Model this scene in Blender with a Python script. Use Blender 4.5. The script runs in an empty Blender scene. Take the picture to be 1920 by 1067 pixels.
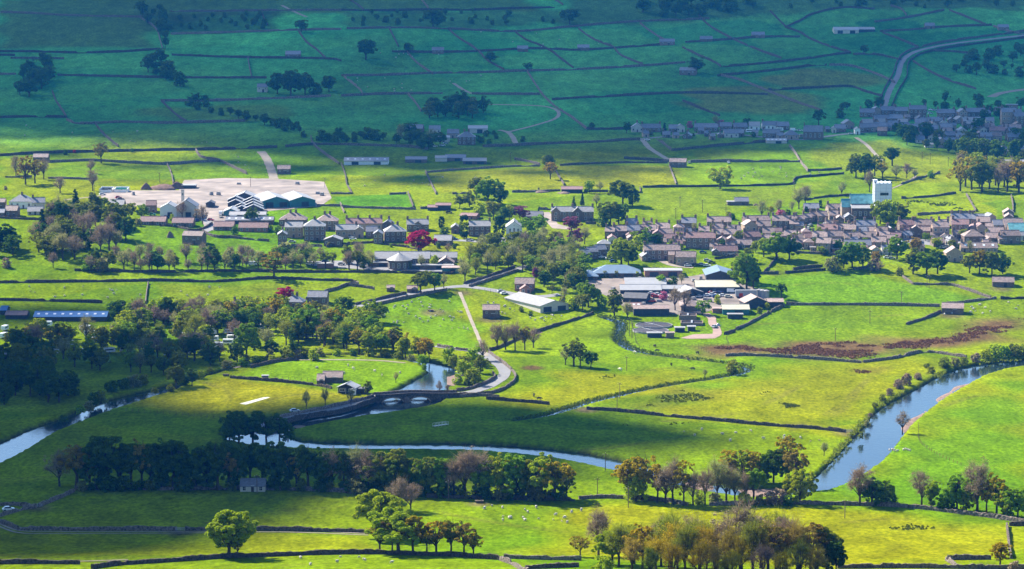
import bpy, bmesh, math, random
import numpy as np
from mathutils import Vector, Matrix, geometry

random.seed(7)
RNG = np.random.default_rng(11)
scene = bpy.context.scene
COL = scene.collection

# ------------------------------------------------------------------ camera, sky, sun, exposure
CAM_Z = 205.0
PITCH = 0.1349
F = 5200.0                      # focal length in photograph pixels (1920 wide)
cam_d = bpy.data.cameras.new('camera')
cam_d.sensor_width = 36.0
cam_d.lens = 36.0 * F / 1920.0
cam_d.clip_start = 1.0
cam_d.clip_end = 20000.0
cam = bpy.data.objects.new('camera', cam_d)
cam.location = (0, 0, CAM_Z)
cam.rotation_euler = (math.pi / 2 - PITCH, 0, 0)
COL.objects.link(cam)
scene.camera = cam

SUN_EL = math.radians(40)
SUN_AZ = math.atan2(-0.75, 0.66)            # clockwise from +Y
SUN = Vector((math.sin(SUN_AZ) * math.cos(SUN_EL), math.cos(SUN_AZ) * math.cos(SUN_EL), math.sin(SUN_EL)))
world = bpy.data.worlds.new('World')
scene.world = world
world.use_nodes = True
wn = world.node_tree
bg = wn.nodes['Background']
sky = wn.nodes.new('ShaderNodeTexSky')
sky.sky_type = 'NISHITA'
sky.sun_disc = False
sky.sun_elevation = SUN_EL
sky.sun_rotation = SUN_AZ
sky.air_density = 1.0
sky.dust_density = 0.0
sky.ozone_density = 4.0
wn.links.new(sky.outputs[0], bg.inputs['Color'])
bg.inputs['Strength'].default_value = 0.084
sl = bpy.data.lights.new('sun', 'SUN')
sl.energy = 5.0
sl.angle = math.radians(0.5)
sl.color = (1.0, 0.94, 0.84)
so = bpy.data.objects.new('sun', sl)
so.location = SUN * 800
so.rotation_euler = SUN.to_track_quat('Z', 'Y').to_euler()
COL.objects.link(so)
vs = scene.view_settings
scene.display_settings.display_device = 'sRGB'
vs.view_transform = 'Standard'
vs.look = 'None'
vs.exposure = 1.66
vs.gamma = 1.0
vs.use_curve_mapping = False
scene.cycles.use_denoising = True
scene.cycles.max_bounces = 6
scene.cycles.diffuse_bounces = 2
scene.cycles.glossy_bounces = 2
scene.cycles.transmission_bounces = 3
scene.cycles.volume_bounces = 0
scene.cycles.transparent_max_bounces = 8
HAZE_DENSITY = 0.000092

# ------------------------------------------------------------------ terrain as a function
_pz = [(-6000, 203), (-400, 203), (0, 203), (50, 188), (150, 150), (300, 100), (500, 55), (700, 24), (800, 11.6), (860, 5), (920, 1), (970, 0),
       (1357, 0), (1400, 3), (1465, 10), (1600, 20.2), (1680, 24.7), (1925, 31), (2080, 41.4), (2310, 63.7), (2537, 98),
       (2667, 118.6), (3000, 168), (3500, 215), (4200, 235), (9000, 240)]
_ty = np.arange(-6000, 9001, 2.0)
_tz = np.interp(_ty, [p[0] for p in _pz], [p[1] for p in _pz])
_k = np.exp(-0.5 * (np.arange(-40, 41) * 2.0 / 22.0) ** 2)
_k /= _k.sum()
_tz = np.convolve(np.pad(_tz, 40, mode='edge'), _k, mode='valid')


def h0(x, y):
    x = np.asarray(x, float)
    y = np.asarray(y, float)
    z = np.interp(y, _ty, _tz)
    a = np.clip((y - 1370) / 250, 0, 1) + np.clip((940 - y) / 120, 0, 1) * np.clip((y - 500) / 200, 0, 1) * 0.6
    a = a * (1 + np.clip((y - 1950) / 500, 0, 1) * 1.2)
    u = (np.sin(x / 47 + y / 90 + 1.3) * 0.5 + np.sin(x / 83 - y / 60 + 0.4) * 0.8 + np.sin(x / 23 + 2.1) * np.sin(y / 31) * 0.28
         + np.sin(y / 38 + x / 160) * 0.45)
    b = (np.sin(x / 60 + y / 41) * np.sin(y / 53 - x / 90)) * 0.18
    return z + a * u + b


def pix_dir(px, py):
    dx = (np.asarray(px, float) - 960) / F
    dy = (533.5 - np.asarray(py, float)) / F
    c, s = math.cos(PITCH), math.sin(PITCH)
    return dx, c + dy * s, -s + dy * c       # camera forward (0,c,-s), up (0,s,c)


def P(px, py, lift=0.0):
    """ground point seen at photograph pixel (px,py)"""
    px = np.atleast_1d(np.asarray(px, float))
    py = np.atleast_1d(np.asarray(py, float))
    dx, dy, dz = pix_dir(px, py)
    lo = np.full(px.shape, 600.0)
    hi = np.full(px.shape, 5200.0)
    t = np.full(px.shape, 640.0)
    done = np.zeros(px.shape, bool)
    while True:
        z = CAM_Z + dz * t
        below = z < h0(dx * t, dy * t) + lift
        new = below & ~done
        hi[new] = t[new]
        lo[new] = t[new] - 8
        done |= below
        if done.all() or t.max() > 5000:
            break
        t = np.where(done, t, t + 8)
    for _ in range(22):
        m = (lo + hi) / 2
        below = CAM_Z + dz * m < h0(dx * m, dy * m) + lift
        hi = np.where(below, m, hi)
        lo = np.where(below, lo, m)
    x, y = dx * hi, dy * hi
    return np.stack([x, y, h0(x, y)], -1)


def P1(px, py):
    return Vector(P(px, py)[0])


def ppm(y):
    """photograph pixels per metre at distance y"""
    return F / math.hypot(y, CAM_Z * 0.8)


def smooth_px(pts, n=6):
    pts = np.array(pts, float)
    if len(pts) < 3:
        return pts
    q = np.vstack([2 * pts[0] - pts[1], pts, 2 * pts[-1] - pts[-2]])
    out = []
    for i in range(1, len(q) - 2):
        p0, p1, p2, p3 = q[i - 1], q[i], q[i + 1], q[i + 2]
        for t in np.linspace(0, 1, n, endpoint=False):
            out.append(0.5 * (2 * p1 + (p2 - p0) * t + (2 * p0 - 5 * p1 + 4 * p2 - p3) * t * t + (3 * p1 - p0 - 3 * p2 + p3) * t ** 3))
    out.append(pts[-1])
    return np.array(out)


def resample(w, step):
    d = np.r_[0, np.cumsum(np.linalg.norm(np.diff(w[:, :2], axis=0), axis=1))]
    n = max(2, int(round(d[-1] / step)) + 1)
    s = np.linspace(0, d[-1], n)
    return np.stack([np.interp(s, d, w[:, k]) for k in range(2)], -1)


def in_poly(x, y, poly):
    r = np.zeros(np.shape(x), bool)
    n = len(poly)
    for i in range(n):
        x1, y1 = poly[i]
        x2, y2 = poly[(i + 1) % n]
        c = ((y1 > y) != (y2 > y))
        with np.errstate(divide='ignore', invalid='ignore'):
            xi = (x2 - x1) * (y - y1) / (y2 - y1 + 1e-12) + x1
        r ^= c & (x < xi)
    return r


def seg_dist(x, y, pts, closed=False):
    d = np.full(np.shape(x), 1e9)
    n = len(pts)
    for i in range(n if closed else n - 1):
        ax, ay = pts[i][0], pts[i][1]
        bx, by = pts[(i + 1) % n][0], pts[(i + 1) % n][1]
        vx, vy = bx - ax, by - ay
        L = vx * vx + vy * vy + 1e-9
        t = np.clip(((x - ax) * vx + (y - ay) * vy) / L, 0, 1)
        d = np.minimum(d, np.hypot(x - ax - t * vx, y - ay - t * vy))
    return d


# ------------------------------------------------------------------ materials
def principled(name, color, rough=0.8, spec=0.3, metallic=0.0, noise=None, bump=0.0):
    m = bpy.data.materials.new(name)
    m.use_nodes = True
    nt = m.node_tree
    b = nt.nodes['Principled BSDF']
    b.inputs['Roughness'].default_value = rough
    b.inputs['Metallic'].default_value = metallic
    b.inputs['Specular IOR Level'].default_value = spec
    b.inputs['Base Color'].default_value = (*color, 1)
    if noise:
        scale, amt = noise
        tc = nt.nodes.new('ShaderNodeNewGeometry')
        nz = nt.nodes.new('ShaderNodeTexNoise')
        nz.inputs['Scale'].default_value = scale
        nz.inputs['Detail'].default_value = 4
        nt.links.new(tc.outputs['Position'], nz.inputs['Vector'])
        oi = nt.nodes.new('ShaderNodeObjectInfo')
        mr = nt.nodes.new('ShaderNodeMapRange')
        mr.inputs['From Min'].default_value = 0.3
        mr.inputs['From Max'].default_value = 0.7
        mr.inputs['To Min'].default_value = 1 - amt
        mr.inputs['To Max'].default_value = 1 + amt
        nt.links.new(nz.outputs['Fac'], mr.inputs['Value'])
        mr2 = nt.nodes.new('ShaderNodeMapRange')
        mr2.inputs['To Min'].default_value = 1 - amt * 0.7
        mr2.inputs['To Max'].default_value = 1 + amt * 0.7
        nt.links.new(oi.outputs['Random'], mr2.inputs['Value'])
        mu = nt.nodes.new('ShaderNodeMath')
        mu.operation = 'MULTIPLY'
        nt.links.new(mr.outputs[0], mu.inputs[0])
        nt.links.new(mr2.outputs[0], mu.inputs[1])
        vm = nt.nodes.new('ShaderNodeVectorMath')
        vm.operation = 'SCALE'
        vm.inputs[0].default_value = color
        nt.links.new(mu.outputs[0], vm.inputs['Scale'])
        nt.links.new(vm.outputs[0], b.inputs['Base Color'])
        if bump:
            bp = nt.nodes.new('ShaderNodeBump')
            bp.inputs['Strength'].default_value = bump
            bp.inputs['Distance'].default_value = 0.3
            nt.links.new(nz.outputs['Fac'], bp.inputs['Height'])
            nt.links.new(bp.outputs[0], b.inputs['Normal'])
    return m


def leaf_mat(name, color, var=0.35, trans=0.4):
    m = bpy.data.materials.new(name)
    m.use_nodes = True
    nt = m.node_tree
    nt.nodes.remove(nt.nodes['Principled BSDF'])
    out = nt.nodes['Material Output']
    geo = nt.nodes.new('ShaderNodeNewGeometry')
    oi = nt.nodes.new('ShaderNodeObjectInfo')
    mr = nt.nodes.new('ShaderNodeMapRange')
    mr.inputs['To Min'].default_value = 1 - var
    mr.inputs['To Max'].default_value = 1 + var
    nt.links.new(geo.outputs['Random Per Island'], mr.inputs['Value'])
    hs = nt.nodes.new('ShaderNodeHueSaturation')
    hs.inputs['Color'].default_value = (*color, 1)
    mh = nt.nodes.new('ShaderNodeMapRange')
    mh.inputs['To Min'].default_value = 0.487
    mh.inputs['To Max'].default_value = 0.513
    nt.links.new(oi.outputs['Random'], mh.inputs['Value'])
    nt.links.new(mh.outputs[0], hs.inputs['Hue'])
    nt.links.new(mr.outputs[0], hs.inputs['Value'])
    df = nt.nodes.new('ShaderNodeBsdfDiffuse')
    tr = nt.nodes.new('ShaderNodeBsdfTranslucent')
    mx = nt.nodes.new('ShaderNodeMixShader')
    mx.inputs[0].default_value = trans
    nt.links.new(hs.outputs[0], df.inputs['Color'])
    nt.links.new(hs.outputs[0], tr.inputs['Color'])
    nt.links.new(df.outputs[0], mx.inputs[1])
    nt.links.new(tr.outputs[0], mx.inputs[2])
    nt.links.new(mx.outputs[0], out.inputs['Surface'])
    return m


M = {}
M['stone'] = principled('stone_wall', (0.19, 0.135, 0.10), 0.9, 0.2, noise=(1.3, 0.3))
M['sandstone'] = principled('sandstone_wall', (0.36, 0.26, 0.19), 0.9, 0.2, noise=(1.3, 0.2))
M['lite'] = principled('pale_render', (0.55, 0.5, 0.42), 0.9, 0.2, noise=(0.6, 0.1))
M['white'] = principled('white_render', (0.8, 0.78, 0.74), 0.85, 0.2, noise=(0.6, 0.06))
M['dark'] = principled('dark_boarding', (0.05, 0.052, 0.06), 0.8, 0.3, noise=(0.8, 0.25))
M['teal'] = principled('teal_sheet', (0.035, 0.15, 0.15), 0.6, 0.4, noise=(0.5, 0.15))
M['brick'] = principled('red_sandstone', (0.33, 0.17, 0.12), 0.9, 0.2, noise=(1.2, 0.2))
M['rst'] = principled('stone_slate_roof', (0.28, 0.20, 0.17), 0.66, 0.4, noise=(1.0, 0.35), bump=0.5)
M['rrd'] = principled('red_brown_roof', (0.23, 0.13, 0.115), 0.65, 0.45, noise=(1.0, 0.25), bump=0.5)
M['rsl'] = principled('grey_slate_roof', (0.19, 0.19, 0.21), 0.5, 0.5, noise=(1.0, 0.25), bump=0.4)
M['rwl'] = principled('pale_slate_roof', (0.29, 0.275, 0.265), 0.5, 0.5, noise=(0.8, 0.16), bump=0.3)
M['rwh'] = principled('white_sheet_roof', (0.34, 0.33, 0.32), 0.45, 0.5, noise=(0.3, 0.09))
M['rcr'] = principled('cream_sheet_roof', (0.5, 0.46, 0.34), 0.5, 0.4, noise=(0.3, 0.1))
M['rbl'] = principled('blue_sheet_roof', (0.17, 0.235, 0.31), 0.42, 0.5, noise=(0.3, 0.12))
M['rbd'] = principled('deep_blue_roof', (0.03, 0.12, 0.30), 0.45, 0.5, noise=(0.3, 0.15))
M['rtl'] = principled('copper_green_roof', (0.10, 0.27, 0.28), 0.55, 0.4, noise=(0.5, 0.3))
M['rdk'] = principled('dark_roof', (0.09, 0.085, 0.085), 0.6, 0.4, noise=(0.6, 0.25))
M['frame'] = principled('window_frame', (0.62, 0.58, 0.52), 0.6)
M['glass'] = principled('window_glass', (0.02, 0.03, 0.04), 0.12, 0.6)
M['door'] = principled('door_paint', (0.10, 0.07, 0.06), 0.5, noise=(0.5, 0.6))
M['chim'] = principled('chimney_stone', (0.20, 0.15, 0.12), 0.9, noise=(1.5, 0.25))
M['pot'] = principled('chimney_pot_clay', (0.30, 0.14, 0.08), 0.8)
M['wall'] = principled('dry_stone', (0.13, 0.105, 0.085), 0.95, 0.15, noise=(1.6, 0.7), bump=1.0)
M['road'] = principled('asphalt', (0.20, 0.195, 0.195), 0.8, 0.3, noise=(0.25, 0.12))
M['pave'] = principled('pale_track', (0.25, 0.21, 0.16), 0.9, 0.2, noise=(0.4, 0.2))
M['yard'] = principled('concrete_yard', (0.235, 0.19, 0.16), 0.85, 0.25, noise=(0.09, 0.38))
M['gravel'] = principled('river_gravel', (0.20, 0.135, 0.105), 0.95, 0.15, noise=(0.7, 0.3), bump=0.7)
M['soil'] = principled('bare_soil', (0.17, 0.105, 0.08), 0.95, 0.1, noise=(0.6, 0.3), bump=0.8)
M['bark'] = principled('bark', (0.075, 0.055, 0.042), 0.95, 0.1, noise=(1.5, 0.35))
M['wood'] = principled('weathered_timber', (0.16, 0.12, 0.09), 0.9, 0.1, noise=(1.5, 0.3))
M['wool'] = principled('wool', (0.52, 0.48, 0.41), 0.95, 0.1)
M['cowhide'] = principled('cow_hide', (0.03, 0.022, 0.02), 0.8, 0.2)
M['steel'] = principled('galvanised_steel', (0.35, 0.36, 0.38), 0.45, 0.5, 0.3)
M['tyre'] = principled('tyre_rubber', (0.02, 0.02, 0.02), 0.8)
M['sheet'] = principled('scaffold_sheeting', (0.78, 0.80, 0.84), 0.6, 0.3, noise=(0.35, 0.07))
M['media'] = principled('filter_clinker', (0.06, 0.055, 0.06), 0.95, 0.1, noise=(0.8, 0.3))
M['pink'] = principled('clay_tarmac', (0.32, 0.22, 0.18), 0.9, 0.2, noise=(0.3, 0.15))
for nm, c in dict(white=(0.8, 0.8, 0.8), red=(0.45, 0.02, 0.02), silver=(0.45, 0.46, 0.48), blue=(0.03, 0.08, 0.25), black=(0.02, 0.02, 0.022),
                  green=(0.03, 0.22, 0.14), cream=(0.7, 0.66, 0.5), orange=(0.5, 0.14, 0.02)).items():
    M['car_' + nm] = principled('paint_' + nm, c, 0.25, 0.5)
LEAF = {}
for k, c in dict(bright=(0.21, 0.33, 0.012), yellow=(0.32, 0.39, 0.014), dark=(0.10, 0.175, 0.018), gold=(0.42, 0.33, 0.016), orange=(0.34, 0.25, 0.04),
                 olive=(0.21, 0.24, 0.022), copper=(0.40, 0.022, 0.07), plum=(0.26, 0.09, 0.14), bare=(0.30, 0.225, 0.14), conifer=(0.028, 0.065, 0.018),
                 pink=(0.5, 0.16, 0.26), greybush=(0.27, 0.27, 0.09), bracken=(0.18, 0.092, 0.042), rush=(0.10, 0.13, 0.012)).items():
    LEAF[k] = leaf_mat('foliage_' + k, c, trans=0.2 if k in ('bare', 'bracken', 'conifer', 'rush') else 0.55)

# ------------------------------------------------------------------ object helpers
THINGS = []                     # (object, look, px, py, unit word) -> labels are written at the end


def link(o, parent=None):
    COL.objects.link(o)
    if parent is not None:
        o.parent = parent
    return o


def mesh_np(name, v, f, mats, smooth=False, mi=None):
    me = bpy.data.meshes.new(name)
    v = np.asarray(v, np.float32).reshape(-1, 3)
    if isinstance(f, np.ndarray):
        n, k = f.shape
        me.vertices.add(len(v))
        me.vertices.foreach_set('co', v.ravel())
        me.loops.add(n * k)
        me.loops.foreach_set('vertex_index', f.astype(np.int32).ravel())
        me.polygons.add(n)
        me.polygons.foreach_set('loop_start', np.arange(0, n * k, k, dtype=np.int32))
    else:
        me.from_pydata(v.tolist(), [], f)
    for m in (mats if isinstance(mats, (list, tuple)) else [mats]):
        me.materials.append(m)
    if mi is not None:
        me.polygons.foreach_set('material_index', np.asarray(mi, np.int32))
    me.update(calc_edges=True)
    me.polygons.foreach_set('use_smooth', [smooth] * len(me.polygons))
    return me


def obj(name, me, parent=None, loc=(0, 0, 0), rz=0.0, sc=None):
    o = bpy.data.objects.new(name, me)
    o.location = loc
    o.rotation_euler = (0, 0, rz)
    if sc is not None:
        o.scale = sc
    return link(o, parent)


def empty(name, loc, rz=0.0):
    o = bpy.data.objects.new(name, None)
    o.empty_display_size = 0.5
    o.location = loc
    o.rotation_euler = (0, 0, rz)
    return link(o)


def thing(o, cat, look=None, px=0, py=0, label=None, group=None):
    o['category'] = cat
    if label:
        o['label'] = label
    if group:
        o['group'] = group
    if look:
        THINGS.append((o, look, px, py))
    return o


class MB:
    """collects boxes, prisms and tubes into one mesh"""

    def __init__(self):
        self.v, self.f, self.mi = [], [], []

    def add(self, v, f, mi=0):
        n = len(self.v)
        self.v += [tuple(a) for a in v]
        self.f += [tuple(i + n for i in q) for q in f]
        self.mi += [mi] * len(f)
        return self

    def box(self, c, s, mi=0, rz=0.0, taper=1.0):
        x, y, z = s[0] / 2, s[1] / 2, s[2] / 2
        v = [(-x, -y, -z), (x, -y, -z), (x, y, -z), (-x, y, -z), (-x * taper, -y * taper, z), (x * taper, -y * taper, z), (x * taper, y * taper, z), (-x * taper, y * taper, z)]
        cr, sr = math.cos(rz), math.sin(rz)
        v = [(c[0] + a * cr - b * sr, c[1] + a * sr + b * cr, c[2] + d) for a, b, d in v]
        return self.add(v, [(3, 2, 1, 0), (4, 5, 6, 7), (0, 1, 5, 4), (1, 2, 6, 5), (2, 3, 7, 6), (3, 0, 4, 7)], mi)

    def tube(self, a, b, ra, rb, n=6, mi=0):
        a, b = Vector(a), Vector(b)
        d = (b - a)
        if d.length < 1e-6:
            return self
        d.normalize()
        u = d.orthogonal().normalized()
        w = d.cross(u)
        v = []
        for p, r in ((a, ra), (b, rb)):
            for i in range(n):
                t = 2 * math.pi * i / n
                v.append(p + (u * math.cos(t) + w * math.sin(t)) * r)
        f = [(i, (i + 1) % n, n + (i + 1) % n, n + i) for i in range(n)]
        f += [tuple(range(n - 1, -1, -1)), tuple(range(n, 2 * n))]
        return self.add(v, f, mi)

    def extrude(self, prof, axis, lo, hi, mi=0):
        """profile [(a,z)] swept along axis 'x' (a is y) or 'y' (a is x)"""
        n = len(prof)
        if axis == 'x':
            v = [(lo, a, z) for a, z in prof] + [(hi, a, z) for a, z in prof]
        else:
            v = [(a, lo, z) for a, z in prof] + [(a, hi, z) for a, z in prof]
        f = [(i, (i + 1) % n, n + (i + 1) % n, n + i) for i in range(n)] + [tuple(range(n - 1, -1, -1)), tuple(range(n, 2 * n))]
        return self.add(v, f, mi)

    def mesh(self, name, mats, smooth=False):
        return mesh_np(name, self.v, self.f, mats, smooth, self.mi)


def drape(name, poly_px, mat, lift=0.08, step=4.0, depth=None, world_poly=None):
    """sheet that lies on the ground inside a pixel outline"""
    w = world_poly if world_poly is not None else P([p[0] for p in poly_px], [p[1] for p in poly_px])[:, :2]
    w = np.asarray(w)
    b = resample(np.vstack([w, w[:1]]), step)[:-1]
    xs = np.arange(w[:, 0].min(), w[:, 0].max(), step)
    ys = np.arange(w[:, 1].min(), w[:, 1].max(), step)
    gx, gy = np.meshgrid(xs, ys)
    gx, gy = gx.ravel(), gy.ravel()
    k = in_poly(gx, gy, w) & (seg_dist(gx, gy, w, True) > step * 0.45)
    pts = [Vector(p) for p in b] + [Vector(p) for p in np.stack([gx[k], gy[k]], -1)]
    n = len(b)
    vo, eo, fo, _, _, _ = geometry.delaunay_2d_cdt(pts, [(i, (i + 1) % n) for i in range(n)], [], 1, 1e-4)
    xy = np.array([(p.x, p.y) for p in vo])
    z = h0(xy[:, 0], xy[:, 1]) + lift
    if depth:
        z += np.minimum(seg_dist(xy[:, 0], xy[:, 1], w, True) * 0.3, depth)
    v = np.c_[xy, z]
    fo = [tuple(f) for f in fo]
    ff = []
    for f in fo:
        a, c, d = (v[i] for i in f[:3])
        ff.append(f if (c[0] - a[0]) * (d[1] - a[1]) - (c[1] - a[1]) * (d[0] - a[0]) > 0 else f[::-1])
    return obj(name, mesh_np(name, v, ff, mat, True))


def ribbon(name, pts_px, width, mat, lift=0.1, step=2.5):
    w = P(*smooth_px(pts_px).T)[:, :2]
    w = resample(w, step)
    t = np.gradient(w, axis=0)
    t /= np.linalg.norm(t, axis=1)[:, None] + 1e-9
    nrm = np.stack([-t[:, 1], t[:, 0]], -1)
    wv = width * (1 + 0.06 * np.sin(np.arange(len(w)) * 0.7))
    rows = [w + nrm * (wv * k)[:, None] for k in (-0.5, -0.2, 0.2, 0.5)]
    v = np.stack(rows, 1).reshape(-1, 2)
    z = h0(v[:, 0], v[:, 1]) + lift
    n = len(w)
    f = []
    for i in range(n - 1):
        for k in range(3):
            a = i * 4 + k
            f.append((a, a + 1, a + 5, a + 4))
    return obj(name, mesh_np(name, np.c_[v, z], [q[::-1] for q in f], mat, True))


def structure(o):
    o['kind'] = 'structure'
    return o
# ------------------------------------------------------------------ water courses (photograph outlines, dropped on to the valley floor)
WATER = [
    # broad river in the meadows, then behind the tree belt
    [(1935, 668), (1880, 672), (1830, 679), (1795, 686), (1760, 700), (1725, 720), (1690, 738), (1658, 755), (1634, 775), (1620, 795), (1596, 820), (1566, 852),
     (1541, 876), (1520, 897), (1508, 906), (1440, 912), (1380, 908), (1335, 898), (1250, 878), (1150, 855), (1100, 845), (1030, 836), (960, 830), (900, 827), (830, 825), (700, 825),
     (600, 823), (560, 819), (540, 812), (545, 805), (570, 799), (620, 788), (680, 778), (740, 769), (800, 760), (826, 752), (838, 738), (842, 722), (856, 708), (866, 692), (845, 682), (800, 672), (740, 664),
     (660, 660), (580, 663), (500, 672), (420, 689), (345, 709), (300, 723), (250, 733), (200, 746), (150, 765), (110, 781), (55, 799), (-30, 838), (-30, 880), (40, 845), (100, 808), (150, 788),
     (205, 767), (265, 748), (330, 728), (355, 713), (420, 694), (500, 677), (580, 667), (660, 664), (740, 669), (790, 680), (802, 694), (770, 712), (735, 730), (712, 741), (696, 752), (650, 761),
     (600, 771), (545, 787), (480, 797), (430, 803), (412, 812), (428, 822), (470, 831), (560, 838), (700, 840), (800, 840), (900, 842), (960, 847), (1030, 854),
     (1100, 867), (1150, 879), (1240, 900), (1320, 918), (1400, 930), (1470, 927), (1520, 920), (1548, 917), (1580, 907), (1600, 896), (1622, 883), (1652, 863), (1674, 840), (1692, 815),
     (1712, 790), (1742, 765), (1768, 745), (1802, 725), (1842, 703), (1882, 690), (1935, 682)],
]
BECK = [(1128, 592), (1150, 598), (1163, 604), (1164, 616), (1158, 630), (1166, 641), (1182, 652), (1214, 661), (1260, 668), (1310, 674), (1360, 680), (1392, 685), (1402, 691), (1392, 698),
        (1350, 706), (1310, 713), (1260, 720), (1200, 731), (1150, 742), (1110, 751), (1075, 762), (1045, 771), (1010, 780), (960, 787)]
_wp = [P(*np.array(w).T)[:, :2] for w in WATER]
_bk = resample(P(*smooth_px(BECK).T)[:, :2], 4.0)
BECK_W = np.interp(np.linspace(0, 1, len(_bk)), [0, 0.2, 0.3, 0.45, 0.62, 0.7, 0.85, 1.0], [2.2, 2.6, 2.2, 1.2, 1.6, 1.3, 2.0, 1.6])
_t = np.gradient(_bk, axis=0)
_t /= np.linalg.norm(_t, axis=1)[:, None]
_n = np.stack([-_t[:, 1], _t[:, 0]], -1)
_wp.append(np.vstack([_bk + _n * BECK_W[:, None], (_bk - _n * BECK_W[:, None])[::-1]]))


def carve(x, y):
    """depth cut below the natural ground: river beds with steep banks"""
    d = np.zeros(np.shape(x))
    for i, w in enumerate(_wp):
        m = (x > w[:, 0].min() - 8) & (x < w[:, 0].max() + 8) & (y > w[:, 1].min() - 8) & (y < w[:, 1].max() + 8)
        if not m.any():
            continue
        xs, ys = x[m], y[m]
        dd = seg_dist(xs, ys, w, True)
        ins = in_poly(xs, ys, w)
        full, ww = (2.9, 3.2) if i == 0 else (1.5, 1.6)
        s = np.where(ins, dd, -dd) + 0.5 * np.sin(xs * 0.9) * np.sin(ys * 0.8)
        k = np.clip((s + 1.2) / ww, 0, 1)
        d[m] = np.maximum(d[m], full * k * k * (3 - 2 * k))
    return d


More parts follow.
